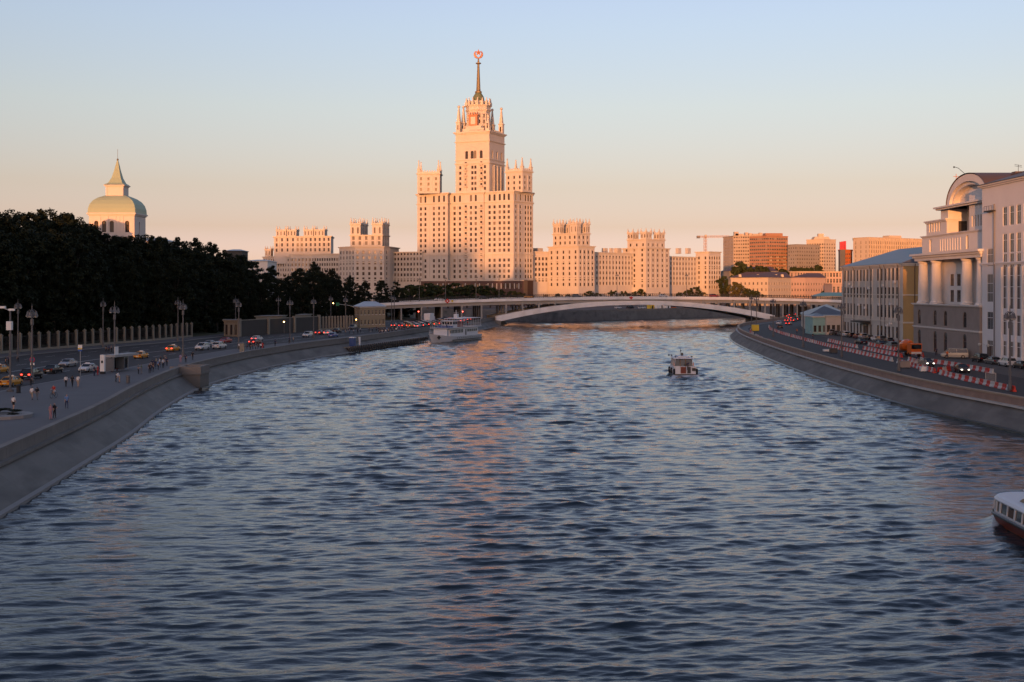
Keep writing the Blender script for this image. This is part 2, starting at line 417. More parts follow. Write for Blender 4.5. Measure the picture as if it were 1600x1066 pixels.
# land beyond the confluence, out to the horizon
f = MB()
w3 = offset(WFAR, -2.8)
for i in range(len(w3) - 1):
    a, b = w3[i], w3[i + 1]
    f.quad((a[0], a[1], FQ - 1), (b[0], b[1], FQ - 1), (b[0] + (b[0] - 60) * 8, 9000, FQ + 6), (a[0] + (a[0] - 60) * 8, 9000, FQ + 6))
structure(f.build('terrain', ['town_ground']))
f = MB()
f.quad((-4000, 600, QZ), (-40, 600, QZ), (-134, 735, QZ), (-4000, 1400, QZ))
f.quad((-134, 735, FQ - 1), (-60, 6000, FQ + 4), (-6000, 9000, FQ + 4), (-4000, 1400, QZ))
f.quad((520, 905, 3), (9000, 800, 3), (9000, 9000, 10), (3000, 9000, 10))
structure(f.build('ground', ['town_ground']))
f = MB(); f.quad((-9000, -2000, -2.5), (9000, -2000, -2.5), (9000, 12000, -2.5), (-9000, 12000, -2.5))
structure(f.build('river_bed', ['wet_stone']))
# unseen blocks added behind the viewer as town skyline, stepped to cast the shade
f = MB()
prof = [(-900, -600, 88), (-600, -330, 95), (-330, -236, 92), (-236, -214, 76), (-214, -150, 54.5), (-150, -60, 52), (-60, 24, 48), (24, 160, 43), (160, 700, 43)]
TY = -700
for a, b, h in prof:
    d = TY * math.tan(R(SUN_LEFT))
    k = 50 * math.tan(R(SUN_LEFT)); f.prism([(a + d - k, TY - 50), (b + d - k, TY - 50), (b + d, TY), (a + d, TY)], 0, h + 15.8)
structure(f.build('shadow_blocks', ['town_ground']))

# ------------------------------------------------------------------ water
def wave_field(X, Y, sp):
    rs = np.random.default_rng(5)
    Z = np.zeros_like(X); DX = np.zeros_like(X); DY = np.zeros_like(X)
    N = 110
    lam = np.exp(rs.uniform(math.log(0.30), math.log(3.2), N)); lam[::11] = np.exp(rs.uniform(math.log(3.2), math.log(7.5), len(lam[::11])))
    ang = rs.normal(math.radians(97), math.radians(14), N); ang[::6] = rs.normal(math.radians(82), math.radians(32), len(ang[::6]))
    ph = rs.uniform(0, 6.283, N)
    slope = 0.0265 * (lam / 0.9) ** np.where(lam < 0.9, -0.05, -0.2)
    gust = 0.96 + 0.22 * np.sin(X * .11 + Y * .05) * np.sin(Y * .041 - X * .03 + 1) + 0.18 * np.sin(X * .31 - Y * .023 + 2)
    boost = np.clip(1 + (Y - 70) / 330, 1, 1.7)      # small waves drop out with distance; the rest carry their slope
    for l, a, p, s in zip(lam, ang, ph, slope):
        k = 2 * math.pi / l; amp = s / k * 1.0
        th = k * (X * math.cos(a) + Y * math.sin(a)) + p + 0.6 * np.sin(0.13 * X + p) + 0.6 * np.sin(0.09 * Y + 2 * p)
        at = np.clip((l / sp - 1.7) / 1.3, 0, 1) * gust * boost
        Z += amp * at * np.sin(th)
        q = 0.75 * amp * at * np.cos(th); DX += q * math.cos(a); DY += q * math.sin(a)
    return Z, DX, DY
rows = [-700, -420, -300, -200, -120, -60, -20, 10, 30, 40, 46]
y = 48.0
while y < 640: rows.append(y); y += 0.105 + 0.0025 * (y - 48)
while y < 1100: rows.append(y); y += 14
rows = np.array(rows); NC = 640
xl_pts = [(-700, -32), (40, -36), (89, -41), (167, -52), (204, -56), (267, -53), (316, -44), (430, -24), (545, -7), (562, -40), (600, -60), (700, -130), (1100, -130)]
xr_pts = [(-700, 66), (100, 64), (190, 60), (295, 65), (403, 77), (437, 84), (522, 116), (575, 140), (635, 176), (705, 240), (790, 345), (900, 525), (1100, 560)]
xl = np.interp(rows, [p[0] for p in xl_pts], [p[1] for p in xl_pts]); xr = np.interp(rows, [p[0] for p in xr_pts], [p[1] for p in xr_pts])
tt = np.linspace(0, 1, NC)
tn = tt + 0.0
# finer columns towards the middle of the near reach
tc0 = 0.5 + 0.5 * np.sign(tt - .5) * np.abs(2 * tt - 1) ** 1.7
mixw = np.clip((140 - rows) / 90, 0, 1)[:, None]
tg = tt[None, :] * (1 - mixw) + (0.25 * tt + 0.75 * tc0)[None, :] * mixw
X = xl[:, None] + (xr - xl)[:, None] * tg; Yg = np.repeat(rows[:, None], NC, 1)
drow = np.gradient(rows); sp = np.maximum(drow[:, None] * .9, np.gradient(X, axis=1))
Zw, DXw, DYw = wave_field(X, Yg, sp)
WAKES = []
def wake(X, Yg, cx, cy, hx, hy, w0, amp, length):
    # bow and stern waves trailing behind a boat that heads along (hx, hy)
    s = -((X - cx) * hx + (Yg - cy) * hy); n = (X - cx) * hy - (Yg - cy) * hx
    d = np.abs(n) - (w0 + 0.30 * np.maximum(s, 0))
    fade = np.exp(-np.maximum(s, 0) / length) * (s > -1) / (1 + np.exp(-(s + 0.5) * 3))
    z = amp * np.exp(-(d / 0.9) ** 2) * fade * (0.7 + 0.5 * np.sin(s * 1.1 + n))
    z += 0.5 * amp * np.exp(-(n / (w0 * 1.4)) ** 2) * fade * np.sin(s * 2.2) * np.exp(-np.maximum(s, 0) / (length * .7))
    return z
Zw += wake(X, Yg, 33.5, 240, 0.0, 1.0, .8, 0.34, 30)
Zw += wake(X, Yg, 36.7, 88.5, 0.04, 0.999, .8, 0.34, 12)
Zw += wake(X, Yg, -23.5, 366, -.377, -.926, 1.0, 0.12, 12)
def foam_at(cx, cy, hx, hy, w0, spread, length, side):
    s = -((X - cx) * hx + (Yg - cy) * hy); n = (X - cx) * hy - (Yg - cy) * hx
    on = 1 / (1 + np.exp(-s * 2.5)) * np.exp(-np.maximum(s, 0) / length)
    arm = np.exp(-((np.abs(n) - (w0 + spread * np.maximum(s, 0))) / .55) ** 2)
    mid = np.exp(-(n / (w0 * .8)) ** 2) * np.exp(-np.maximum(s, 0) / (length * .5)) * (s > side)
    return on * (arm + .9 * mid)
FO = 1.3 * foam_at(33.5, 230.6, 0, 1, 1.9, .2, 16, 0) + 0.9 * foam_at(36.7, 88.2, .04, .999, .4, .5, 8, 99) + .6 * foam_at(-24.6, 365, -.377, -.926, 1.0, .2, 8, 99)
V = np.stack([X + DXw, Yg + DYw, Zw], -1).reshape(-1, 3).astype(np.float32)
nr = len(rows)
idx = np.arange(nr * NC).reshape(nr, NC)
q = np.stack([idx[:-1, :-1], idx[:-1, 1:], idx[1:, 1:], idx[1:, :-1]], -1).reshape(-1, 4)
me = bpy.data.meshes.new('river'); me.vertices.add(len(V)); me.vertices.foreach_set('co', V.ravel())
me.loops.add(q.size); me.loops.foreach_set('vertex_index', q.ravel().astype(np.int32))
me.polygons.add(len(q)); me.polygons.foreach_set('loop_start', np.arange(0, q.size, 4, dtype=np.int32))
me.polygons.foreach_set('use_smooth', np.ones(len(q), bool)); me.update(calc_edges=True)
wm = mat('water', (0.011, 0.022, 0.034), 0.07, spec=0.5)
t = wm.node_tree; b = t.nodes['Principled BSDF']; b.inputs['IOR'].default_value = 1.333
tc_ = t.nodes.new('ShaderNodeTexCoord')
hs = None
for scl, st, wgt in (((0.5, 1.9, 1), 1.7, 0.5), ((0.6, 2.0, 1), 5.0, 0.14)):
    mp = t.nodes.new('ShaderNodeMapping'); mp.inputs['Scale'].default_value = scl; mp.inputs['Rotation'].default_value = (0, 0, -0.12)
    n = t.nodes.new('ShaderNodeTexNoise'); n.inputs['Scale'].default_value = st; n.inputs['Detail'].default_value = 4
    t.links.new(tc_.outputs['Object'], mp.inputs[0]); t.links.new(mp.outputs[0], n.inputs[0])
    mu = t.nodes.new('ShaderNodeMath'); mu.operation = 'MULTIPLY'; mu.inputs[1].default_value = wgt; t.links.new(n.outputs[0], mu.inputs[0])
    if hs is None: hs = mu.outputs[0]
    else:
        ad = t.nodes.new('ShaderNodeMath'); t.links.new(hs, ad.inputs[0]); t.links.new(mu.outputs[0], ad.inputs[1]); hs = ad.outputs[0]
bp = t.nodes.new('ShaderNodeBump'); bp.inputs['Strength'].default_value = 0.6; bp.inputs['Distance'].default_value = 0.12
t.links.new(hs, bp.inputs['Height']); t.links.new(bp.outputs[0], b.inputs['Normal'])
me.materials.append(wm)
fa = me.attributes.new('foam', 'FLOAT', 'POINT'); fa.data.foreach_set('value', np.clip(FO, 0, 1).ravel().astype(np.float32))
an = t.nodes.new('ShaderNodeAttribute'); an.attribute_name = 'foam'
nf = t.nodes.new('ShaderNodeTexNoise'); nf.inputs['Scale'].default_value = 2.2; nf.inputs['Detail'].default_value = 6; nf.inputs['Roughness'].default_value = .75
t.links.new(tc_.outputs['Object'], nf.inputs[0])
ma = t.nodes.new('ShaderNodeMath'); ma.operation = 'MULTIPLY_ADD'; ma.inputs[1].default_value = 1.5; ma.inputs[2].default_value = -1.0; t.links.new(an.outputs['Fac'], ma.inputs[0])
ad2 = t.nodes.new('ShaderNodeMath'); t.links.new(ma.outputs[0], ad2.inputs[0]); t.links.new(nf.outputs[0], ad2.inputs[1])
mr = t.nodes.new('ShaderNodeMapRange'); mr.inputs[1].default_value = 0.05; mr.inputs[2].default_value = 0.55; t.links.new(ad2.outputs[0], mr.inputs[0])
mx = t.nodes.new('ShaderNodeMix'); mx.data_type = 'RGBA'; mx.inputs[6].default_value = (0.011, 0.022, 0.034, 1); mx.inputs[7].default_value = (.6, .62, .64, 1)
t.links.new(mr.outputs[0], mx.inputs[0]); t.links.new(mx.outputs[2], b.inputs['Base Color'])
m2 = t.nodes.new('ShaderNodeMapRange'); m2.inputs[3].default_value = .06; m2.inputs[4].default_value = .8; t.links.new(mr.outputs[0], m2.inputs[0]); t.links.new(m2.outputs[0], b.inputs['Roughness'])
structure(link('river', me))

# ------------------------------------------------------------------ building kit
WCACHE = {}
def window_mesh(w_, h_, kind, frame, gl, wallm, dep):
    key = (round(w_, 2), round(h_, 2), kind, frame, gl, wallm, dep)
    if key in WCACHE: return WCACHE[key]
    b = MB(); y = dep; fw = min(0.12, w_ * .09)
    b.quad((-w_ / 2, y, 0), (w_ / 2, y, 0), (w_ / 2, y, h_), (-w_ / 2, y, h_), 0)
    for x0, x1, z0, z1 in ((-w_ / 2, -w_ / 2 + fw, 0, h_), (w_ / 2 - fw, w_ / 2, 0, h_), (-w_ / 2, w_ / 2, 0, fw), (-w_ / 2, w_ / 2, h_ - fw, h_)):
        b.quad((x0, y - .05, z0), (x1, y - .05, z0), (x1, y - .05, z1), (x0, y - .05, z1), 1)
    nb = {'two': 1, 'one': 0, 'three': 2, 'arch': 1, 'four': 3}.get(kind, 1)
    for i in range(nb):
        x = -w_ / 2 + w_ * (i + 1) / (nb + 1)
        b.quad((x - fw * .4, y - .05, 0), (x + fw * .4, y - .05, 0), (x + fw * .4, y - .05, h_), (x - fw * .4, y - .05, h_), 1)
    if h_ > 1.3:
        nt_ = max(1, int(h_ / 2.6))
        for i in range(nt_):
            z = h_ * (0.66 if nt_ == 1 else (i + 1) / (nt_ + 1))
            b.quad((-w_ / 2, y - .055, z - fw * .4), (w_ / 2, y - .055, z - fw * .4), (w_ / 2, y - .055, z + fw * .4), (-w_ / 2, y - .055, z + fw * .4), 1)
    if kind == 'arch':                 # fill the corners over a round head
        r = w_ / 2; zc = h_ - r; n = 6
        for s in (-1, 1):
            for k in range(n):
                a0, a1 = math.pi / 2 * k / n, math.pi / 2 * (k + 1) / n
                p0 = (s * r * math.cos(a0), 0.03, zc + r * math.sin(a0)); p1 = (s * r * math.cos(a1), 0.03, zc + r * math.sin(a1))
                c = (s * r * 1.002, 0.03, h_ * 1.001)
                b.add([p0, p1, c], [(0, 1, 2) if s > 0 else (2, 1, 0)], 2)
                b.add([p0, p1, (p1[0], dep, p1[2]), (p0[0], dep, p0[2])], [(0, 3, 2, 1) if s > 0 else (0, 1, 2, 3)], 2)
    me = b.mesh('window', [gl, frame, wallm]); WCACHE[key] = me
    return me

class Roofs:                            # every roof piece becomes a part of its own
    def __init__(s, o): s.o = o; s.l = []
    def add(s, vs, fs, mi=0): m = MB(s.o); m.add(vs, fs, mi); s.l.append(m)
    def build(s, name, mats, parent):
        for m in s.l: m.build(name, mats, parent)

class Bld:
    def __init__(s, name, label, cat, loc, group=None, mats=('stone', 'stone_trim', 'bridge_dark', 'red_granite'), frame='frame_brown', glass='glass', cap=300, pil=None):
        s.t = thing(name, label, cat, loc, 0, group); s.o = loc; s.mats = list(mats); s.frame = frame; s.glass = glass
        s.wall = MB(loc); s.trim = MB(loc); s.roof = Roofs(loc); s.win = []; s.cap = cap; s.pil = pil
    def face(s, A, B, z0, z1, cols=(), rows=(), ww=1.5, wh=2.0, kind='two', dep=0.3, mi=0, skip=None, sill=True):
        A = Vector((A[0], A[1])); B = Vector((B[0], B[1])); L = (B - A).length; d = (B - A) / L; n = Vector((d.y, -d.x))
        def P(x, z, y=0): q = A + d * x - n * y; return (q.x, q.y, z)
        if isinstance(cols, int): cols = [L * (i + .5) / cols for i in range(cols)]
        if rows is None: rows = []
        rows = sorted(r if isinstance(r, tuple) else (r, wh) for r in rows)
        rows = [r for r in rows if r[0] >= z0 + .02 and r[0] + r[1] <= z1 - .3]
        cols = sorted(c for c in cols if c - ww / 2 > 0.05 and c + ww / 2 < L - 0.05)
        if s.pil and rows and len(cols) > 1 and kind != 'arch':
            pw, po_ = s.pil; gaps_ = [b_ - a_ for a_, b_ in zip(cols, cols[1:])]
            for a_, b_ in zip(cols, cols[1:]):
                if b_ - a_ - ww > pw * 1.3:
                    xm = (a_ + b_) / 2; za_, zb_ = rows[0][0] - .6, min(z1 - .3, rows[-1][0] + rows[-1][1] + .6)
                    q0, q1 = P(xm - pw / 2, za_, -po_), P(xm + pw / 2, za_, -po_); w0, w1 = P(xm - pw / 2, za_, .02), P(xm + pw / 2, za_, .02)
                    up = lambda p: (p[0], p[1], zb_)
                    s.trim.add([q0, q1, w1, w0, up(q0), up(q1), up(w1), up(w0)], [(0, 1, 5, 4), (1, 2, 6, 5), (3, 0, 4, 7), (4, 5, 6, 7), (0, 3, 2, 1)])
        z = z0
        for (rz, rh) in rows:
            if not cols: break
            if rz > z: s.wall.quad(P(0, z), P(L, z), P(L, rz), P(0, rz), mi)
            x = 0
            for c in cols:
                if skip and skip(c, rz): continue
                x0, x1 = c - ww / 2, c + ww / 2
                s.wall.quad(P(x, rz), P(x0, rz), P(x0, rz + rh), P(x, rz + rh), mi)
                s.wall.quad(P(x0, rz), P(x1, rz), P(x1, rz, dep), P(x0, rz, dep), mi)
                s.wall.quad(P(x0, rz + rh, dep), P(x1, rz + rh, dep), P(x1, rz + rh), P(x0, rz + rh), mi)
                s.wall.quad(P(x0, rz), P(x0, rz, dep), P(x0, rz + rh, dep), P(x0, rz + rh), mi)
                s.wall.quad(P(x1, rz, dep), P(x1, rz), P(x1, rz + rh), P(x1, rz + rh, dep), mi)
                if sill: s.trim.bar(P(x0 - .12, rz - .06, -0.06), P(x1 + .12, rz - .06, -0.06), 0.16, 0.12, 0)
                s.win.append((P(c, rz), math.atan2(d.y, d.x), ww, rh, kind, dep, s.mats[mi]))
                x = x1
            s.wall.quad(P(x, rz), P(L, rz), P(L, rz + rh), P(x, rz + rh), mi)
            z = rz + rh
        if z1 > z: s.wall.quad(P(0, z), P(L, z), P(L, z1), P(0, z1), mi)
    def block(s, poly, z0, z1, cols=None, rows=None, ww=1.5, wh=2.0, kind='two', dep=0.3, mi=0, cornice=0.7, roofm=True, ch=0.9):
        # poly runs so that each edge a->b has its outside on the right
        n = len(poly)
        for i in range(n):
            a, b = poly[i], poly[(i + 1) % n]
            c = cols[i] if cols and i < len(cols) else 0
            r = rows if c else ()
            if isinstance(c, tuple): s.face(a, b, z0, z1, c[0], c[1], c[2], c[3], c[4] if len(c) > 4 else kind, dep, mi)
            else: s.face(a, b, z0, z1, c or (), r, ww, wh, kind, dep, mi)
        if roofm: s.roof.add([(p[0], p[1], z1) for p in poly], [tuple(range(n))], 0)
        if cornice: s.band(poly, z1 - ch, ch + .02, cornice)
    def band(s, poly, z, h, out, step=True):
        n = len(poly); c = offset_poly(poly, out); c2 = offset_poly(poly, out * .45)
        def ring(p0, za, zb, p1=None):
            p1 = p1 or p0
            s.trim.add([(x[0], x[1], za) for x in p0] + [(x[0], x[1], zb) for x in p1], [(i, (i + 1) % n, n + (i + 1) % n, n + i) for i in range(n)])
        if step:
            ring(c2, z, z + h * .5); ring(c, z + h * .5, z + h)
            ring(poly, z, z, c2); ring(c2, z + h * .5, z + h * .5, c); ring(c, z + h, z + h, offset_poly(poly, -0.3))
        else:
            ring(c, z, z + h); ring(poly, z, z, c); ring(c, z + h, z + h, offset_poly(poly, -0.3))
    def done(s, rests=True):
        s.wall.build('wall', s.mats, s.t)
        s.trim.build('cornice', [s.mats[1]], s.t)
        s.roof.build('roof', [s.mats[2]], s.t)
        # the windows that show largest (nearest) are single parts, the others one mesh
        s.win.sort(key=lambda q: -q[2] * q[3] / (q[0][1] ** 2))
        o = s.o
        for i, (p, a, ww, wh, kind, dep, wm_) in enumerate(s.win[:s.cap]):
            me_ = window_mesh(ww, wh, kind, s.frame, s.glass, wm_, dep)
            ob = link('window', me_, s.t); ob.location = (p[0] - o[0], p[1] - o[1], p[2] - o[2]); ob.rotation_euler = (0, 0, a)
        if len(s.win) > s.cap:
            bm = bmesh.new(); ms = None
            for (p, a, ww, wh, kind, dep, wm_) in s.win[s.cap:]:
                me_ = window_mesh(ww, wh, kind, s.frame, s.glass, wm_, dep)
                n0 = len(bm.verts); bm.from_mesh(me_); bm.verts.ensure_lookup_table()
                bmesh.ops.transform(bm, matrix=Matrix.Translation((p[0] - o[0], p[1] - o[1], p[2] - o[2])) @ Matrix.Rotation(a, 4, 'Z'), verts=bm.verts[n0:])
            me2 = bpy.data.meshes.new('windows'); bm.to_mesh(me2); bm.free()
            for m_ in (s.glass, s.frame, s.mats[0]): me2.materials.append(M[m_])
            link('upper_windows', me2, s.t)['kind'] = 'stuff'
        return s.t

def offset_poly(poly, d):              # outward for edges whose outside lies on the right
    n = len(poly); out = []
    for i in range(n):
        p0, p1, p2 = Vector(poly[i - 1][:2]), Vector(poly[i][:2]), Vector(poly[(i + 1) % n][:2])
        e1, e2 = (p1 - p0).normalized(), (p2 - p1).normalized()
        n1, n2 = Vector((e1.y, -e1.x)), Vector((e2.y, -e2.x))
        m = n1 + n2
        k = d / max(0.35, m.dot(n1)) if m.length > 1e-6 else 0
        out.append((p1.x + m.x * k, p1.y + m.y * k))
    return out
def rect(c, w_, d_, a):                # rectangle, first edge faces the viewer side; a turns it (radians)
    ca, sa = math.cos(a), math.sin(a)
    return [(c[0] + x * ca - y * sa, c[1] + x * sa + y * ca) for x, y in ((-w_ / 2, -d_ / 2), (w_ / 2, -d_ / 2), (w_ / 2, d_ / 2), (-w_ / 2, d_ / 2))]
def ngon(c, r, n, a=0): return [(c[0] + r * math.cos(a + 2 * math.pi * k / n), c[1] + r * math.sin(a + 2 * math.pi * k / n)) for k in range(n)]

def pinnacle(parent, o, p, z, h, w_, m='stone_trim', ball=True, ang=0):
    b = MB(o)
    q = rect(p, w_, w_, ang)
    b.prism(q, z, z + h * .30); b.prism(offset_poly(q, w_ * .12), z + h * .30, z + h * .34)
    b.prism(rect(p, w_ * .78, w_ * .78, ang), z + h * .34, z + h * .9, inset=0.72)
    if ball: b.ball((p[0], p[1], z + h * .94), w_ * .26, 6)
    return b.build('pinnacle', [m], parent)

def crown(B, poly, z, hz, n_side=2, w_=1.6, merl=True):
    # battlement with pinnacles at the corners and small merlons between
    n = len(poly); o = B.o
    for i in range(n):
        a, b = Vector(poly[i]), Vector(poly[(i + 1) % n]); ang = math.atan2((b - a).y, (b - a).x)
        pinnacle(B.t, o, (a + (b - a) * .06 + (Vector(poly[i - 1]) - a) * .06), z, hz, w_, B.mats[1], True, ang)
        if merl:
            L = (b - a).length; k = max(2, int(L / 1.7))
            for j in range(1, k):
                c = a + (b - a) * (j / k); c = c + Vector((-(b - a).y, (b - a).x)).normalized() * .35
                B.trim.prism(rect(c, .8, .5, ang), z, z + hz * .22)
            B.trim.prism([tuple(a), tuple(b), tuple(b + (Vector(poly[(i + 2) % n]) - b).normalized() * .01 + Vector((-(b - a).y, (b - a).x)).normalized() * .5), tuple(a + Vector((-(b - a).y, (b - a).x)).normalized() * .5)], z, z + hz * .12)

# ------------------------------------------------------------------ the high-rise
TA = R(-25)                             # the front of the tower is turned a little to the viewer's left
base = (XU(745, 850), 850, 6.0)
B = Bld('high_rise_tower', 'tall cream stepped tower with a star on its spire, above the bridge', 'skyscraper', base, pil=(.55, .28))
dF = (math.cos(TA), math.sin(TA))       # along the front, to the right and nearer
P3 = (XU(705, 853), 853)
P4 = walk(P3, dF, 726); P5 = walk(P3, dF, 757); P7 = walk(P3, dF, 804)
nF = (dF[1], -dF[0])                    # pointing out of the front
def sh(p, d, k): return (p[0] + d[0] * k, p[1] + d[1] * k)
P4b, P5b = sh(P4, nF, 1.2), sh(P5, nF, 1.2)
P6 = walk(P3, dF, 777); P6b = sh(P6, nF, 1.6); P7 = sh(P7, nF, 1.6)
P8 = walk(P7, (0.55, 0.84), 818); P9 = walk(P8, (0.62, 0.78), 833)
P0 = (XU(652, 862), 862); P1 = (XU(699.5, 848), 848); P2 = (XU(702.5, 853.5), 853.5)
zt = lambda v: ZV(v, 845)
Z_base, Z_c1, Z_c2, Z_top = zt(438), zt(398), zt(317), zt(301)
rws_lo = [zt(437) + 1.0 + 3.83 * i for i in range(4)]
rws_hi = [zt(398) + 1.7 + 3.83 * i for i in range(9)]
back = [(P9[0] - 2, 905), (P0[0] + 3, 905)]
outline = [P0, P1, P2, P3, P4, P4b, P5b, P5, P6, P6b, P7, P8, P9] + back
cspec = [5, 0, 0, 2, 0, 0, 0, 2, 0, 3, 2, 3]
def edge_cols(i, L):
    if i == 0: return [L * k for k in (.12, .27, .55, .72, .88)]
    if i == 3: return [L * k for k in (.25, .65)]
    if i == 5: return [L * k for k in (.36, .60)]
    if i == 7: return [L * k for k in (.40, .78)]
    if i == 9: return [L * k for k in (.20, .46, .72)]
    if i == 10: return [L * k for k in (.25, .7)]
    if i == 11: return [L * k for k in (.22, .5, .78)]
    return ()
for i in range(len(outline)):
    a, b = outline[i], outline[(i + 1) % len(outline)]; L = math.hypot(b[0] - a[0], b[1] - a[1])
    B.face(a, b, base[2] - 2, Z_base, (), (), mi=3)
    cs = edge_cols(i, L)
    B.face(a, b, Z_base, Z_c2, cs, rws_lo + rws_hi, 1.75, 2.2)
    B.face(a, b, Z_c2, Z_top, cs, [(Z_c2 + 1.0, 4.6)], 1.6, 4.6, 'arch')
B.roof.add([(p[0], p[1], Z_top - .05) for p in outline], [tuple(range(len(outline)))])
for z, h, o_ in ((Z_base - .2, .9, .7), (Z_c1 - .4, .8, .7), (Z_c2 - .4, .8, .8), (Z_top - 1.1, 1.3, 1.3)): B.band(outline, z, h, o_)
# small windows in the dark granite base
for k in range(16):
    p = sh(P3, dF, -20 + k * 4.2)
# middle bay with paired balcony windows at its sides
Lb = math.hypot(P5b[0] - P4b[0], P5b[1] - P4b[1])
bal = MB(base)
for fx in (.10, .88):
    for j in range(22):
        z = rws_lo[0] + 3.83 * j
        if z > zt(205) - 6: break
        c = sh(P4b, dF, Lb * fx)
        w0 = [(-1.3, .02), (1.3, .02)]
        def q(x, y, z): return (c[0] + dF[0] * x + nF[0] * y, c[1] + dF[1] * x + nF[1] * y, z)
        if Z_c2 - 1 < z < Z_top + 1: continue
        me_ = window_mesh(1.7, 2.6, 'two', B.frame, B.glass, 'stone', -0.06)
        ob = link('balcony_door', me_, B.t); ob.location = (c[0] - base[0], c[1] - base[1], z - .5 - base[2]); ob.rotation_euler = (0, 0, TA)
        bal = MB(base); bal.bar(q(-1.3, .55, z - .55), q(1.3, .55, z - .55), 1.1, .2); bal.bar(q(-1.3, 1.05, z), q(1.3, 1.05, z), .12, 1.0)
        bal.build('balcony', ['pink_stone'], B.t)
# corner turrets over the body
def turret(B, u0, u1, Y, ztop, ang, ncol, zb, nrow, hz):
    c = ((XU(u0, Y) + XU(u1, Y)) / 2, Y); w_ = (XU(u1, Y) - XU(u0, Y)) / (math.cos(ang) + abs(math.sin(ang)) * .75)
    po = rect((c[0], c[1] + w_ * .35), w_, w_ * .75, ang)
    B.block(po, zb, ztop, [ncol, max(1, ncol - 1), 0, ncol - 1], [zb + 1.8 + 3.83 * i for i in range(nrow)], 1.5, 2.1, cornice=.8)
    crown(B, po, ztop, hz, w_=2.0); return po
tl = turret(B, 652, 689, 850, zt(270), R(-4), 3, Z_top - .3, 3, 9.5)
tr = turret(B, 790, 832, 838, zt(269), R(-38), 3, Z_top - .3, 3, 9.5)
# the shaft: a square tower turned like the front
wS, dS = 26.8, 25.0
cF = sh(P4b, dF, Lb / 2 - 1.0); cS = sh(cF, nF, -dS / 2 - 0.2)
cS = (cS[0] - 0.2, cS[1])
shaft = rect(cS, wS, dS, TA)
zs0, zs1 = Z_top - .4, zt(206)
zA = zt(256)
cols = [wS * k for k in (.34, .41, .545, .62, .69)]
B.face(shaft[0], shaft[1], zs0, zA, [wS * k for k in (.14, .50, .59, .87)], [zs0 + 1.9 + 3.83 * i for i in range(5)], 1.7, 2.2)
B.face(shaft[1], shaft[2], zs0, zA, [dS * k for k in (.2, .42, .64, .84)], [(zs0 + 1.4, zA - zs0 - 3)], 1.7, 2, 'two', .9, sill=False)
B.face(shaft[2], shaft[3], zs0, zA); B.face(shaft[3], shaft[0], zs0, zA)
zB = zt(221)
for i in range(4):
    a, b = shaft[i], shaft[(i + 1) % 4]; L = math.hypot(b[0] - a[0], b[1] - a[1])
    B.face(a, b, zA, zB, [L * k for k in ((.33, .49, .58, .76) if i != 1 else (.2, .5, .8))], [(zA + 3.6, 5.6)], 2.3 if i != 1 else 1.9, 5.6, 'arch', .7, sill=False)
    B.face(a, b, zB, zs1)
for k in range(1, 4):                   # vertical fins on the flank
    p = (shaft[1][0] + (shaft[2][0] - shaft[1][0]) * (.1 + .22 * k), shaft[1][1] + (shaft[2][1] - shaft[1][1]) * (.1 + .22 * k))
    B.wall.prism(rect(p, 1.0, 1.4, TA), zs0, zA - 1)
for z, h, o_ in ((zA - .3, .8, .7), (zA + 2.4, .5, .5), (zB - .6, .7, .8), (zs1 - 1.5, 1.6, 1.4)): B.band(shaft, z, h, o_)
B.roof.add([(*p, zs1) for p in shaft], [(0, 1, 2, 3)])
# clock-like gable in front of the drum and parapet blocks
cg = sh(cS, nF, dS / 2 - 2.4)
B.wall.prism(rect(cg, 17, 2.4, TA), zs1, zs1 + 2.6); B.wall.prism(rect(cg, 12.5, 2.2, TA), zs1 + 2.6, zs1 + 4.4)
g = MB(base); g.prism(rect(sh(cg, nF, .3), 6.4, 2.0, TA), zs1 + 4.4, zs1 + 11.5); g.prism(rect(sh(cg, nF, .3), 7.6, 2.4, TA), zs1 + 11.5, zs1 + 12.3)
for k in (-2.8, -.9, .9, 2.8): g.prism(rect(sh(sh(cg, nF, .3), dF, k), .7, .7, TA), zs1 + 12.3, zs1 + 14.4, inset=.5)
g.build('gable', ['gilt'], B.t)
g = MB(base); g.prism(rect(sh(cg, nF, 1.36), 3.6, .2, TA), zs1 + 5.4, zs1 + 10.6); g.build('gable_panel', ['stone_trim'], B.t)
# eight obelisks round the top of the shaft
for i in range(4):
    a, b = Vector(shaft[i]), Vector(shaft[(i + 1) % 4]); pv = Vector(shaft[i - 1])
    e1 = (b - a).normalized(); e0 = (pv - a).normalized()
    for k1, k0, s in (((1.7, 1.7, 1.0),) if i != 1 else ((1.7, 1.7, .55),)) + (((1.7, 9.0, 1.05),) if i == 0 else ()) + (((9.0, 1.7, .98),) if i == 2 else ()):
        p = a + e1 * k1 + e0 * k0
        ob = MB(base); q = rect(p, 3.0, 3.0, TA); z = zs1
        ob.prism(q, z, z + 7.0 * s); ob.prism(offset_poly(q, .3), z + 7.0 * s, z + 7.7 * s)
        ob.prism(rect(p, 2.4, 2.4, TA), z + 7.7 * s, z + 17.6 * s, inset=.66); ob.ball((p.x, p.y, z + 18.6 * s), 1.05, 8)
        pc = ob.build('obelisk', ['stone_trim'], B.t)
        wd = MB(base); fr = sh(p, nF, 1.53); wd.quad(*[(sh(fr, dF, x)[0], sh(fr, dF, x)[1], zz) for x, zz in ((-.5, z + 2), (.5, z + 2), (.5, z + 5.4), (-.5, z + 5.4))]); 
        wd.build('niche', ['glass'], pc)
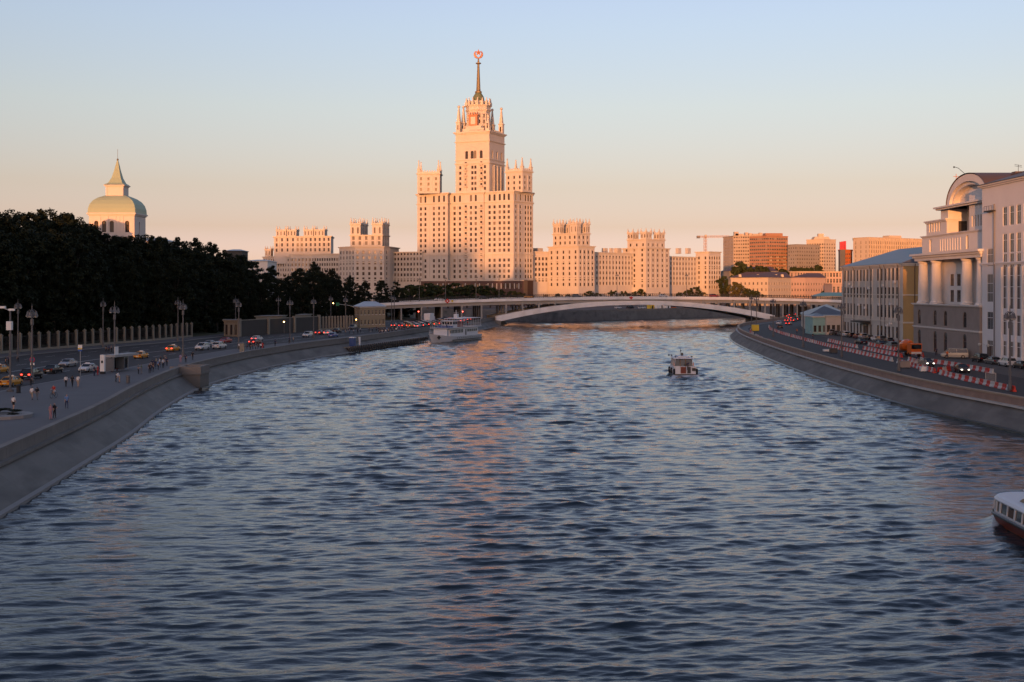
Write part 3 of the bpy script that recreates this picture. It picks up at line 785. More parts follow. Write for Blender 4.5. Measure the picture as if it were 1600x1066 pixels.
for i in range(4):
    a, b = Vector(shaft[i]), Vector(shaft[(i + 1) % 4]); e = (b - a).normalized(); nn = Vector((-e.y, e.x)); L = (b - a).length
    for k in range(12):
        c = a + e * (10.5 + k * 1.0) + nn * .8
        if 10 < 10.5 + k < L - 4: B.trim.prism(rect(c, .45, .45, TA), zs1, zs1 + 1.6)
# the drum
cD = (XU(747.5, cS[1]), cS[1]); dr = ngon(cD, 8.6, 8, TA + R(22.5))
dr = list(dr); zd1 = ZV(174, cS[1]); zd2 = ZV(166, cS[1])
for i in range(8):
    a, b = dr[i], dr[(i + 1) % 8]
    B.face(a, b, zs1, zd1, 3 if i % 2 else 2, [zs1 + 2.2, zs1 + 6.4, zs1 + 10.6], 1.1, 2.7, 'one', .5, sill=False)
B.band(dr, zd1 - .6, 1.2, .8)
B.block(ngon(cD, 8.9, 8, TA + R(22.5)), zd1 + .4, zd2, cornice=.9)
dr2 = ngon(cD, 9.1, 16, TA)
for p in dr2: pinnacle(B.t, base, (cD[0] + (p[0] - cD[0]) * .97, cD[1] + (p[1] - cD[1]) * .97), zd2, 5.2, 1.5, 'stone_trim', True, TA)
B.wall.prism(ngon(cD, 6.6, 12), zd2, zd2 + 3.2)
def PZ_(v): return ZV(v, cS[1])
# green dome, spire, emblem
d = MB(base); d.lathe([(4.3, zd2 + 3), (4.2, PZ_(155)), (3.7, PZ_(151)), (2.6, PZ_(147)), (1.9, PZ_(145))], cD, 16); d.build('dome', ['green_copper'], B.t, True)
d = MB(base); d.lathe([(2.4, PZ_(145.5)), (2.5, PZ_(143.5)), (1.6, PZ_(142)), (1.45, PZ_(138)), (.75, PZ_(101)), (2.0, PZ_(99.6)), (2.0, PZ_(98.6)), (.7, PZ_(97.8)), (.45, PZ_(91))], cD, 10); sp_ = d.build('spire', ['bronze'], B.t)
st = MB(base); zc = PZ_(84.5); yy = cD[1]
for k in range(5):                      # five-pointed star
    a = math.pi / 2 + k * 2 * math.pi / 5; a1, a0 = a + math.pi / 5, a - math.pi / 5
    tip = (cD[0] + 2.6 * math.cos(a), yy, zc + 1.0 + 2.6 * math.sin(a)); i1 = (cD[0] + 1.1 * math.cos(a1), yy, zc + 1.0 + 1.1 * math.sin(a1)); i0 = (cD[0] + 1.1 * math.cos(a0), yy, zc + 1.0 + 1.1 * math.sin(a0))
    for s in (-1, 1):
        c = (cD[0], yy + s * .5, zc + 1.0); st.add([tip, i1, c], [(0, 1, 2) if s > 0 else (2, 1, 0)]); st.add([tip, c, i0], [(0, 1, 2) if s > 0 else (2, 1, 0)])
st.build('star', ['gilt'], B.t)
wr = MB(base)
for s in (-1, 1):                       # ears of wheat round the star
    pts = [(cD[0] + s * 2.7 * math.sin(a), yy, zc - 2.9 * math.cos(a)) for a in np.linspace(0.05, 2.35, 9)]
    wr.tube(pts, [.45, .6, .75, .8, .8, .75, .6, .45, .2], 6)
wr.build('wreath', ['gilt'], B.t)
# dark granite front range of the base, with a few lit windows
gb = MB(base)
GA = (XU(658, 846), 846); GB = (XU(736, 834), 834); GC = (XU(756, 830), 830); GD = (XU(818, 815), 815)
for a, b in ((GA, GB), (GB, GC), (GC, GD)):
    B.face(a, b, 3, ZV(438, 838), 9 if a != GB else 3, [(ZV(450, 838), 2.6)], 1.3, 2.6, 'one', .3, mi=3, sill=False)
B.face((GA[0] - 2, GA[1] + 20), GA, 3, ZV(438, 838), mi=3); B.face(GD, (GD[0] + 3, GD[1] + 20), 3, ZV(438, 838), mi=3)
B.roof.add([(*p, ZV(438, 838)) for p in (GA, GB, GC, GD)] + [(GD[0] + 3, 860, ZV(438, 838)), (GA[0], 866, ZV(438, 838))], [(0, 1, 2, 3, 4, 5)])
B.band([GA, GB, GC, GD, (GD[0] + 3, 860), (GA[0], 866)], ZV(438, 838) - .6, .7, .4)
B.done()

# ------------------------------------------------------------------ the wings
def storeys(z0, n, h=3.83): return [z0 + h * i for i in range(n)]
def tower_block(B, corner, dl, dr_, ul, ur, vtop, vt2, lcols, rcols, nrow, arch=False, up=True, upu=None, vb=445, ncl=3, ncr=3, hz=7):
    # a block whose near corner points at the viewer: left face along dl, right face along dr_
    a = walk(corner, dl, ul); c = walk(corner, dr_, ur); Y = corner[1]
    bk = (a[0] + c[0] - corner[0], a[1] + c[1] - corner[1])
    poly = [a, corner, c, bk]; z1 = ZV(vtop, Y)
    zb = 4.0; rows = storeys(ZV(vb, Y), nrow)
    B.block(poly, zb, z1, [lcols, rcols, 0, 0], rows, 1.6, 2.2, cornice=.9)
    for v in (vtop + 26, vtop + 52): B.band(poly, ZV(v, Y), .6, .35)
    if up:
        z2 = ZV(vt2, Y)
        ctr = ((poly[0][0] + poly[2][0]) / 2, (poly[0][1] + poly[2][1]) / 2)
        k = upu or .80
        p2 = [(ctr[0] + (p[0] - ctr[0]) * k, ctr[1] + (p[1] - ctr[1]) * k) for p in poly]
        zm = z1 + (z2 - z1) * .58
        B.block(p2, z1 - .1, zm, [lcols, max(2, rcols - 1), 0, 0], storeys(z1 + 1.3, max(1, int((zm - z1) / 3.9))), 1.5, 2.1, cornice=.7)
        # four corner lanterns with open arches and pinnacles
        for i in range(4):
            q = p2[i]; e1 = Vector(p2[(i + 1) % 4]) - Vector(q); e0 = Vector(p2[i - 1]) - Vector(q)
            m = .30; c0 = Vector(q) + e1 * m * .5 + e0 * m * .5
            w1, w0 = e1.length * m, e0.length * m; an = math.atan2(e1.y, e1.x)
            po = rect(c0, w1, w0, an)
            B.block(po, zm - .05, z2, [2, 2, 2, 2], [(zm + 1.0, (z2 - zm) * .55)], min(1.1, w1 * .2), 2, 'arch', .4, cornice=.5, ch=.6)
            crown(B, po, z2, hz * .55, w_=1.2)
    return poly
def link_face(B, a, b, vtop, Ytop, n, rows_n, vb=445, depth=18, two=True, base_z=4.0):
    z1 = ZV(vtop, Ytop)
    d = Vector((b[0] - a[0], b[1] - a[1])).normalized(); nn = Vector((-d.y, d.x)) * depth
    poly = [a, b, (b[0] + nn.x, b[1] + nn.y), (a[0] + nn.x, a[1] + nn.y)]
    B.block(poly, base_z, z1, [n, 0, 0, 0], storeys(ZV(vb, Ytop), rows_n), 1.45, 2.1, cornice=.8)
    B.band(poly, ZV(vtop + 9, Ytop), .4, .3); B.band(poly, ZV(438, Ytop), .6, .35); return poly

W = Bld('apartment_wing', 'long right wing of the cream stone complex, running back along the far quay', 'building', (60, 860, 4.0), pil=(.5, .3))
dl, dr_ = (-.69, .724), (.72, .694)
C0 = (XU(904, 838), 838)
pd = tower_block(W, C0, dl, dr_, 857, 929, 384, 349, 5, 4, 14, vb=447)
# link between the high-rise and the first block, with two tall gateways
a = (XU(818, 852), 852); b = (XU(862, 862), 862)
z1 = ZV(393, 857); L = math.hypot(b[0] - a[0], b[1] - a[1])
W.face(a, b, ZV(444, 857), z1, 8, storeys(ZV(440, 857), 5), 1.5, 2.1)
W.face(a, b, 4.0, ZV(444, 857), [L * .28, L * .80], [(4.1, 8.2)], 6.2, 8.2, 'arch', 1.2, sill=False)
bk = [(b[0], b[1] + 18), (a[0], a[1] + 18)]
W.roof.add([(*p, z1) for p in (a, b, *bk)], [(0, 1, 2, 3)]); W.band([a, b, *bk], z1 - .9, .9, .7); W.band([a, b, *bk], ZV(438, 857), .6, .35); W.band([a, b, *bk], ZV(402, 857), .4, .3)
# second and third lengths
c1 = pd[2]; off = 12
s1 = sh(c1, dl, 9)
e1 = walk(s1, dr_, 1000)
link_face(W, s1, e1, 393.5, s1[1], 17, 11)
C1 = walk((c1[0], c1[1]), dr_, 1003); C1 = sh(C1, dl, -4)
pf = tower_block(W, C1, dl, dr_, 973, 1046, 387, 363, 3, 5, 13, vb=449, hz=6)
c2 = pf[2]; s2 = sh(c2, dl, 9); e2 = walk(s2, dr_, 1102)
link_face(W, s2, e2, 400, s2[1], 15, 10)
C2 = sh(walk(c2, dr_, 1104), dl, -2)
ph = tower_block(W, C2, dl, dr_, 1087, 1126, 393, 380, 2, 5, 12, up=False, vb=451)
# roof plant on the links
for u_, Y_, s_ in ((945, 905, 3), (955, 908, 2), (965, 910, 4), (1060, 965, 3), (1075, 975, 3), (840, 868, 5)):
    W.wall.prism(rect((XU(u_, Y_), Y_), s_ * 1.2, s_, R(44)), ZV(394, Y_ - 15) - 1, ZV(388, Y_))
W.done()

W = Bld('apartment_wing', 'left wing of the cream stone complex, sunlit towers above the dark park trees', 'building', (-120, 880, 4.0), pil=(.5, .3))
dl2, dr2_ = (-.94, .34), (.50, .866)
# link next to the high-rise
b = (XU(660, 858), 858); a = (XU(600, 872), 872)
link_face(W, a, b, 393.5, 862, 12, 6, vb=440, depth=20)
# block with the four-lantern tower
A0, A1, A2, A3 = (XU(530, 868), 868), (XU(554, 850), 850), (XU(600, 850), 850), (XU(609, 858), 858)
z1 = ZV(385, 852); polyb = [A0, A1, A2, A3, (A3[0] + 4, 885), (A0[0], 890)]
W.block(polyb, 4, z1, [5, 5, 1, 0, 0, 0], storeys(ZV(447, 852), 14), 1.6, 2.3, cornice=1.0)
for v in (411, 438): W.band(polyb, ZV(v, 852), .7, .4)
ctr = (XU(578, 862), 862); p2 = rect(ctr, XU(604, 850) - XU(552, 850), 19, R(-9))
zm, z2 = ZV(367, 852), ZV(350, 852)
W.block(p2, z1 - .1, zm, [5, 3, 0, 3], [z1 + 1.0, z1 + 4.6], 1.9, 2.6, cornice=.8)
for i in range(4):
    q = p2[i]; e1 = Vector(p2[(i + 1) % 4]) - Vector(q); e0 = Vector(p2[i - 1]) - Vector(q)
    m1, m0 = 7.6 / e1.length, 7.6 / e0.length; m1 = min(m1, .42); m0 = min(m0, .40)
    c0 = Vector(q) + e1 * m1 * .5 + e0 * m0 * .5
    po = rect(c0, e1.length * m1, e0.length * m0, math.atan2(e1.y, e1.x))
    W.block(po, zm - .05, z2, [2, 2, 2, 2], [(zm + 1.0, 4.4)], 1.3, 2, 'arch', .5, cornice=.6, ch=.7); crown(W, po, z2, 4.6, w_=1.3)
# far end of the wing
fy = 925
a, b = (XU(411, fy + 25), fy + 25), (XU(456, fy), fy); c = (XU(478, fy - 18), fy - 18); d_ = (XU(540, fy - 40), fy - 40)
zl = ZV(400, fy)
poly = [a, b, (XU(540, fy + 10), fy + 10), (XU(420, fy + 60), fy + 60)]
W.block(poly, 5, zl, [12, 0, 0, 0], storeys(ZV(447, fy), 9), 1.4, 2.1, cornice=.9)
poly = [(XU(454, fy - 5), fy - 5), (XU(487, fy - 8), fy - 8), (XU(540, fy - 24), fy - 24), (XU(545, fy + 20), fy + 20), (XU(460, fy + 40), fy + 40)]
W.block(poly, 5, ZV(397, fy - 8), [6, 14, 0, 0, 0], storeys(ZV(447, fy), 10), 1.4, 2.1, cornice=.9)
W.band(poly, ZV(410, fy - 8), .5, .35)
poly = [(XU(428, fy + 8), fy + 8), (XU(462, fy + 2), fy + 2), (XU(475, fy + 2), fy + 2), (XU(517, fy - 4), fy - 4), (XU(521, fy + 30), fy + 30), (XU(432, fy + 40), fy + 40)]
zu = ZV(369, fy)
W.block(poly, zl - 6, zu, [4, 2, 6, 0, 0, 0], storeys(ZV(393, fy), 3, 4.0), 1.6, 2.5, cornice=.9)
for u0, u1, dy in ((428, 445, 8), (445, 461, 8), (473, 489, 4), (489, 507, 4)):
    po = rect(((XU(u0, fy) + XU(u1, fy)) / 2, fy + dy + 5), XU(u1, fy) - XU(u0, fy) - .4, 8, R(-6))
    W.block(po, zu - .05, ZV(359, fy), [3, 2, 0, 2], [(zu + 1.0, 3.0)], 1.0, 2, 'arch', .4, cornice=.5, ch=.6); crown(W, po, ZV(359, fy), 3.4, w_=1.2)
po = rect((XU(418, fy + 24), fy + 30), 5.0, 5, R(-10)); W.block(po, zl - .1, ZV(388, fy), [2, 2, 0, 0], [(zl + 1.5, 3)], .9, 2, 'arch', .3, cornice=.5); crown(W, po, ZV(388, fy), 2.6, w_=1.0)
W.done()

# ------------------------------------------------------------------ the bridge
bo = (-5.5, 534.0, 0.0)
bd = Vector((0.9877, 0.1566)); bn = Vector((0.1566, -0.9877))     # along it, and towards the viewer
def bp_(s, back, z): return (bo[0] + bd.x * s - bn.x * back, bo[1] + bd.y * s - bn.y * back, z)
def zdeck(s): return 12.95 - 0.00018 * (s - 68) ** 2
BW = 33.0
br = thing('road_bridge', 'low white arch bridge with dark railings spanning the river below the high-rise', 'bridge', (-5.5, 534, 0))
o = bo
SS = list(np.linspace(-130, 260, 66))
def ribbon(mb, prof, ss, mi=0, close=True):
    # prof(s) gives (back, z) points; swept along the bridge
    rings = [[bp_(s, b_, z_) for b_, z_ in prof(s)] for s in ss]; n = len(rings[0])
    for r0, r1 in zip(rings, rings[1:]):
        for k in range(n if close else n - 1):
            mb.quad(r0[k], r1[k], r1[(k + 1) % n], r0[(k + 1) % n], mi)
m = MB(o); ribbon(m, lambda s: [(0.02, zdeck(s) - 1.25), (0, zdeck(s)), (.5, zdeck(s)), (.5, zdeck(s) - .25), (BW - .5, zdeck(s) - .25), (BW - .5, zdeck(s)), (BW, zdeck(s)), (BW, zdeck(s) - 1.25)], SS)
m.build('deck', ['bridge_white'], br)
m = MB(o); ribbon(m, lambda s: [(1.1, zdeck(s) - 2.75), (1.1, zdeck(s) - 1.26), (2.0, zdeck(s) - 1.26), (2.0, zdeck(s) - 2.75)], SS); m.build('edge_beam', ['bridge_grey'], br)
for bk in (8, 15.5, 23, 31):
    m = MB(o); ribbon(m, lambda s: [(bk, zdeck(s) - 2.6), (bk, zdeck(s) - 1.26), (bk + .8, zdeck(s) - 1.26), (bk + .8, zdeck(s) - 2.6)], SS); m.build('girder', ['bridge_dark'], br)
m = MB(o); ribbon(m, lambda s: [(3.2, zdeck(s) - .246), (3.2, zdeck(s) - .24), (BW - 3.2, zdeck(s) - .24), (BW - 3.2, zdeck(s) - .246)], SS); m.build('carriageway', ['asphalt'], br)
def zin(s): return 9.3 - 7.4 * abs((s - 64) / 64) ** 2
def zex(s): return min(zin(s) + 1.75 + .9 * abs((s - 64) / 64), zdeck(s) - 1.3)
AS = list(np.linspace(-1.5, 129.5, 64))
for bk, wd in ((0.35, 4.5), (10, 3), (19.5, 3), (28, 4.5)):
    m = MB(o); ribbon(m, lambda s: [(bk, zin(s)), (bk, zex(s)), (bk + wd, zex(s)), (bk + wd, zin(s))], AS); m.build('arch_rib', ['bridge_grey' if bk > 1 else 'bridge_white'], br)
# spandrel posts
for s in list(np.arange(3, 34, 7.5)) + list(np.arange(95, 127, 7.5)):
    for bk in (1.0, 11, 20.5, 29.5):
        if zdeck(s) - 2.6 - zex(s) > .4:
            m = MB(o); p = bp_(s, bk, 0); m.prism(rect(p, .7, .9, R(9)), zex(s) - .3, zdeck(s) - 1.3); m.build('spandrel_post', ['bridge_grey'], br)
for s in list(np.arange(-8, -130, -9.0)) + list(np.arange(134, 250, 7.0)):
    for bk in (1.6, 9.0, 16.5, 24, 31):
        m = MB(o); p = bp_(s, bk, 0); m.prism(rect(p, .65, .7, R(9)), 2.3, zdeck(s) - 1.3); m.build('column', ['bridge_grey' if bk < 2 else 'bridge_dark'], br)  # back columns coloured dark to stand for shade under the deck
for s0, s1, zt_ in ((-7, 0.6, 3.4), (127.2, 134, 4.0)):
    m = MB(o); m.add([bp_(s0, .2, -2), bp_(s1, .2, -2), bp_(s1, BW, -2), bp_(s0, BW, -2), bp_(s0, .2, zt_), bp_(s1, .2, zt_ - 1.2), bp_(s1, BW, zt_ - 1.2), bp_(s0, BW, zt_)],
                     [(0, 1, 5, 4), (1, 2, 6, 5), (2, 3, 7, 6), (3, 0, 4, 7), (4, 5, 6, 7)]); m.build('abutment', ['granite'], br)
# railings: posts, rail and infill
for bk, nm in ((.25, 'railing'), (BW - .25, 'railing')):
    m = MB(o)
    for s0, s1 in zip(SS, SS[1:]):
        for zz, h in ((1.25, .1), (.2, .08)): m.bar(bp_(s0, bk, zdeck(s0) + zz), bp_(s1, bk, zdeck(s1) + zz), .08, h)
        for k in range(6):
            s = s0 + (s1 - s0) * k / 6
            m.bar(bp_(s, bk, zdeck(s)), bp_(s, bk, zdeck(s) + (1.5 if k == 0 else 1.25)), .22 if k == 0 else .1, .22 if k == 0 else .1)
            m.bar(bp_(s + .33, bk, zdeck(s) + .2), bp_(s + .9, bk, zdeck(s) + 1.2), .06, .06)
    ro = m.build(nm, ['iron'], br); ro['kind'] = 'stuff'

# ------------------------------------------------------------------ street lamps
def lamp_parts(root, h, heads=4, arm=1.0, bell=.32):
    b = MB(); b.lathe([(.34, 0), (.34, .5), (.26, .6), (.24, 1.3), (.16, 1.45), (.12, h * .7), (.09, h - 1.2)], (0, 0), 8); b.build('post', ['lamp_grey'], root)
    b = MB(); b.lathe([(.2, h * .72), (.24, h * .73), (.24, h * .79), (.2, h * .8)], (0, 0), 8); b.build('collar', ['lamp_grey'], root)
    b = MB(); b.lathe([(.14, h - 1.3), (.2, h - 1.2), (.08, h - 1.0), (.05, h - .3), (.01, h)], (0, 0), 6); b.build('finial', ['lamp_grey'], root)
    for k in range(heads):
        a = math.pi * 2 * k / heads + .4; c, s_ = math.cos(a), math.sin(a)
        b = MB(); b.tube([(0, 0, h - 1.35), (c * arm * .6, s_ * arm * .6, h - 1.0), (c * arm, s_ * arm, h - 1.2)], .04, 5); b.build('arm', ['lamp_grey'], root)
        b = MB(); b.lathe([(.05, h - 1.2), (.14, h - 1.35), (bell * .7, h - 1.7), (bell, h - 1.95)], (c * arm, s_ * arm), 8); sh_ = b.build('lamp_shade', ['lamp_grey'], root)
        b = MB(); b.lathe([(bell * .85, h - 1.95), (bell * .5, h - 2.15), (.05, h - 2.2)], (c * arm, s_ * arm), 8); b.build('lamp_glass', ['lamp_glass'], sh_)
def first_lamp(name, h, heads, arm=1.0):
    r = thing(name, 'x', 'street lamp'); lamp_parts(r, h, heads, arm); return r
L0 = first_lamp('street_lamp', 12.0, 4, .62)
used0 = [False]
def lamp(x, y, z, label, group, sc_=1.0):
    r = L0 if not used0[0] else copy_tree(L0); used0[0] = True
    r.location = (x, y, z); r.rotation_euler = (0, 0, random.uniform(0, 1.5)); r.scale = (sc_,) * 3; r['label'] = label; r['group'] = group
    return r
near_names = ['four-headed grey street lamp on the promenade kerb, %s from the left edge' % k for k in ('first', 'second', 'third', 'fourth', 'fifth', 'sixth', 'seventh', 'eighth')]
for i, u in enumerate((50, 179, 286, 373, 453, 490, 540, 616)):
    Y = (179, 210, 246, 280, 312, 338, 384, 452)[i]; x = XU(u, Y)
    lamp(x, Y, QZ, near_names[i], 'lamps along the promenade kerb')
for i, (u, Y) in enumerate(((28, 257), (161, 287), (278, 321), (368, 360), (435, 398), (517, 428), (612, 490))):
    lamp(XU(u, Y), Y, QZ, '%s grey street lamp from the left along the park fence' % ('first', 'second', 'third', 'fourth', 'fifth', 'sixth', 'seventh')[i], 'lamps along the park fence')
for i, (u, Y) in enumerate(((1578, 166), (1404, 205), (1315, 247), (1255, 288), (1208, 350), (1182, 420), (1174, 448))):
    lamp(XU(u, Y), Y, QZ, '%s street lamp from the right behind the reddish parapet' % ('first', 'second', 'third', 'fourth', 'fifth', 'sixth', 'seventh')[i], 'lamps along the right quay')
def bridge_lamp(s, back, label):
    r = copy_tree(L0); p = bp_(s, back, zdeck(s)); r.location = p; r['label'] = label; r['group'] = 'lamps on the bridge'; r.scale = (.85, .85, .95)
for i, u in enumerate((656, 697, 745, 781, 966, 1075)):
    p = walk(bp_(0, .5, 0), (bd.x, bd.y), u); s = (p[0] - bo[0]) / bd.x
    bridge_lamp(s, 2.4, '%s lamp post from the left standing on the bridge' % ('first', 'second', 'third', 'fourth', 'fifth', 'sixth')[i])
# navigation boards hung on the bridge edge
mat('sign_red', (0.55, 0.03, 0.02), .5); mat('sign_white', (.75, .75, .73), .5); mat('sign_yellow', (.7, .5, .05), .5); mat('sign_blue', (.03, .10, .35), .5)
for u, lab in ((699, 'red and white navigation board on the left part of the bridge edge'), (986, 'small red navigation mark on the middle of the bridge edge')):
    p = walk(bp_(0, 0, 0), (bd.x, bd.y), u); s = (p[0] - bo[0]) / bd.x; z = zdeck(s) - .3; big = u < 800
    t = thing('navigation_sign', lab, 'sign', bp_(s, -.1, z), R(9))
    m = MB(); w_ = 1.15 if big else 1.0
    m.add([(-w_, -.12, 0), (0, -.12, -w_), (w_, -.12, 0), (0, -.12, w_ if big else .4), (-w_, 0, 0), (0, 0, -w_), (w_, 0, 0), (0, 0, w_ if big else .4)], [(0, 1, 2, 3), (0, 4, 5, 1), (1, 5, 6, 2), (2, 6, 7, 3), (3, 7, 4, 0)]); m.build('board', ['sign_red'], t)
    if big:
        m = MB(); m.add([(-.4, -.14, 0), (0, -.14, -.4), (.4, -.14, 0), (0, -.14, .4)], [(0, 1, 2, 3)]); m.build('diamond', ['sign_white'], t)
        m = MB(); m.lathe([(.5, -.1), (.5, .1)], (2.2, 0), 12); q = m.build('disc', ['sign_yellow'], t); q.rotation_euler = (R(90), 0, 0)

# ------------------------------------------------------------------ trees
def leaf_mat(name, c):
    m = mat(name, c, 0.75, spec=0.15, island=0.35)
    return m
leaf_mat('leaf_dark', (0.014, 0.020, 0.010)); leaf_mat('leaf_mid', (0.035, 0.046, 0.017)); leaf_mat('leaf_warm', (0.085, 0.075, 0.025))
mat('bark', (0.06, 0.048, 0.038), 0.9, var=.15, scale=2)
def crown_mesh(seed, n_clump, n_leaf, leaf, rx, rz, m):
    r = np.random.default_rng(seed)
    C = []
    while len(C) < n_clump:                # clumps through an egg-shaped volume, more near the outside
        p = r.normal(size=3); p /= np.linalg.norm(p); rad = r.uniform(.35, 1.0) ** .6
        p = p * rad; k = 1.0 - .35 * max(p[2], 0) - .15 * max(-p[2], 0)
        C.append((p[0] * rx * k, p[1] * rx * k, p[2] * rz))
    C = np.array(C); cr = r.uniform(.12, .24, n_clump) * rx * (1 if n_clump < 100 else .85)
    ids = r.integers(0, n_clump, n_leaf)
    d = r.normal(size=(n_leaf, 3)); d /= np.linalg.norm(d, axis=1)[:, None]
    pos = C[ids] + d * (cr[ids] * r.uniform(.45, 1.08, n_leaf))[:, None] * np.array([1, 1, .8])
    s = leaf * r.uniform(.6, 1.3, n_leaf)
    a = r.normal(size=(n_leaf, 3)); a /= np.linalg.norm(a, axis=1)[:, None]
    nrm = d + .7 * r.normal(size=(n_leaf, 3)); nrm[:, 2] += .5
    b = np.cross(nrm, a); b /= np.linalg.norm(b, axis=1)[:, None] + 1e-9
    a = np.cross(b, nrm); a /= np.linalg.norm(a, axis=1)[:, None] + 1e-9
    v = np.stack([pos - a * s[:, None], pos + b * (s * .55)[:, None], pos + a * s[:, None], pos - b * (s * .55)[:, None]], 1).reshape(-1, 3)
    me = bpy.data.meshes.new('crown'); me.from_pydata(v.tolist(), [], np.arange(n_leaf * 4).reshape(-1, 4).tolist()); me.materials.append(M[m]); me.update()
    return me, C
def trunk_mesh(seed, h, C, zc, r0):
    r = random.Random(seed); b = MB()
    b.tube([(0, 0, -.6), (.1, 0, h * .25), (r.uniform(-.3, .3), r.uniform(-.3, .3), h * .6), (0, 0, zc + 2)], [r0 * 1.3, r0, r0 * .75, r0 * .3], 7)
    for p in list(C)[:14]:
        z0 = r.uniform(h * .3, zc); b.tube([(0, 0, z0), (p[0] * .5, p[1] * .5, (z0 + p[2] + zc) / 2), (p[0] * .9, p[1] * .9, p[2] * .9 + zc)], [r0 * .4, r0 * .22, r0 * .06], 5)
    return b.mesh('trunk', ['bark'])
TREE = {}
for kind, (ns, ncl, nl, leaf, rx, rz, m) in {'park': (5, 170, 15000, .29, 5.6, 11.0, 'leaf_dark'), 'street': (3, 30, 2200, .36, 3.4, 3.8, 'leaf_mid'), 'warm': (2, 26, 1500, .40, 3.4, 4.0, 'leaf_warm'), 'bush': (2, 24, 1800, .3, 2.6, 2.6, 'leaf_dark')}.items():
    for i in range(ns):
        cm, C = crown_mesh(100 + i * 7 + len(kind), ncl, nl, leaf, rx, rz, m)
        zc = {'park': 12.5, 'street': 6.0, 'warm': 6.0, 'bush': 2.2}[kind]
        TREE[(kind, i)] = (cm, trunk_mesh(i, zc * 1.3, C, zc, .38 if kind == 'park' else .2), zc, sorted(v.co.z for v in cm.vertices)[int(len(cm.vertices) * .992)])
def tree(kind, x, y, z, h, label, group=None, wide=1.0):
    ns = max(k[1] for k in TREE if k[0] == kind) + 1
    cm, tm, zc, zx = TREE[(kind, random.randrange(ns))]
    full = zc + zx
    t = thing('bush' if kind == 'bush' else 'tree', label, 'bush' if kind == 'bush' else 'tree', (x, y, z), random.uniform(0, 6.28), group)
    s = h / full; t.scale = (s * wide, s * wide, s)
    c = link('crown', cm, t); c.location = (0, 0, zc); link('trunk', tm, t)
    return t
# outline of the park as photo columns and tree-top rows; trees stand behind the fence
topline = [(-60, 322), (0, 326), (20, 334), (48, 327), (75, 338), (98, 330), (125, 340), (150, 368), (185, 374), (215, 376), (250, 374), (290, 374), (318, 378), (345, 388), (370, 396), (395, 405), (420, 414), (450, 428), (478, 412), (500, 410), (525, 420), (550, 432), (575, 436), (600, 438), (622, 440), (640, 452)]
def top_v(u): return float(np.interp(u, [p[0] for p in topline], [p[1] for p in topline]))
def fence_Y(u):                          # depth of the park fence along column u
    best = min(np.linspace(200, 600, 400), key=lambda y: abs(XU(u, y) - (xRF(y) - 7.5)))
    return best
def gz(x, y):
    d = xRF(y) - x; return QZ + float(np.interp(d, [7, 30, 70, 400], [0, 3, 8, 12]))
n = 0
places = []
for row, (du, dY, dv) in enumerate(((23, 9.5, 34), (21, 22, 14), (24, 40, 2))):
    for u in np.arange(-50 + row * 8, 640, du):
        uu = u + random.uniform(-6, 6); Y = fence_Y(uu) + dY + random.uniform(-3, 3); places.append((uu, Y, top_v(uu) + dv + random.uniform(-2, 8) * (row < 2) + (random.uniform(-1, 4) if row == 2 else 0), row))
for uu in (140, 156, 170, 184, 198, 212, 226, 240, 254): places.append((uu, fence_Y(uu) + 26, top_v(uu) - 1, 2))
places.sort(key=lambda p: p[0])
ords = {}
_t = 'first second third fourth fifth sixth seventh eighth ninth tenth eleventh twelfth thirteenth fourteenth fifteenth sixteenth seventeenth eighteenth nineteenth'.split()
ORD2 = None
ORD = _t + ['twentieth'] + ['twenty-' + k for k in _t[:9]] + ['thirtieth'] + ['thirty-' + k for k in _t[:9]]
ORD2 = ORD + ['fortieth'] + ['forty-' + k for k in _t[:9]]
for uu, Y, v, row in places:
    if 555 < uu < 612 and row < 1: continue
    x = XU(uu, Y); z = gz(x, Y); h = ZV(v, Y) - z
    where = 'front' if row == 0 else 'middle' if row == 1 else 'back'
    ords[where] = ords.get(where, 0) + 1
    zone = 'below the green-domed tower' if 130 < uu < 250 else 'at the left edge' if uu < 40 else 'left of the green-domed tower' if uu <= 130 else 'right of the green-domed tower' if uu < 400 else 'near the yellow house' if uu > 520 else 'below the sunlit left wing'
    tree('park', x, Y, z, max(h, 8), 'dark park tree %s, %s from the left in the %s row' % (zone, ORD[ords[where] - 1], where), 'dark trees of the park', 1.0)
# understorey fills the dark mass behind the fence
k = 0
for u in np.arange(-40, 640, 15):
    if 548 < u < 615: continue
    Y = fence_Y(u) + 12; x = XU(u, Y)
    tree('bush', x, Y, gz(x, Y) - .3, random.uniform(6, 9), 'dark shrub behind the park fence, %s from the left' % ORD2[k], 'shrubs behind the park fence', 1.2); k += 1
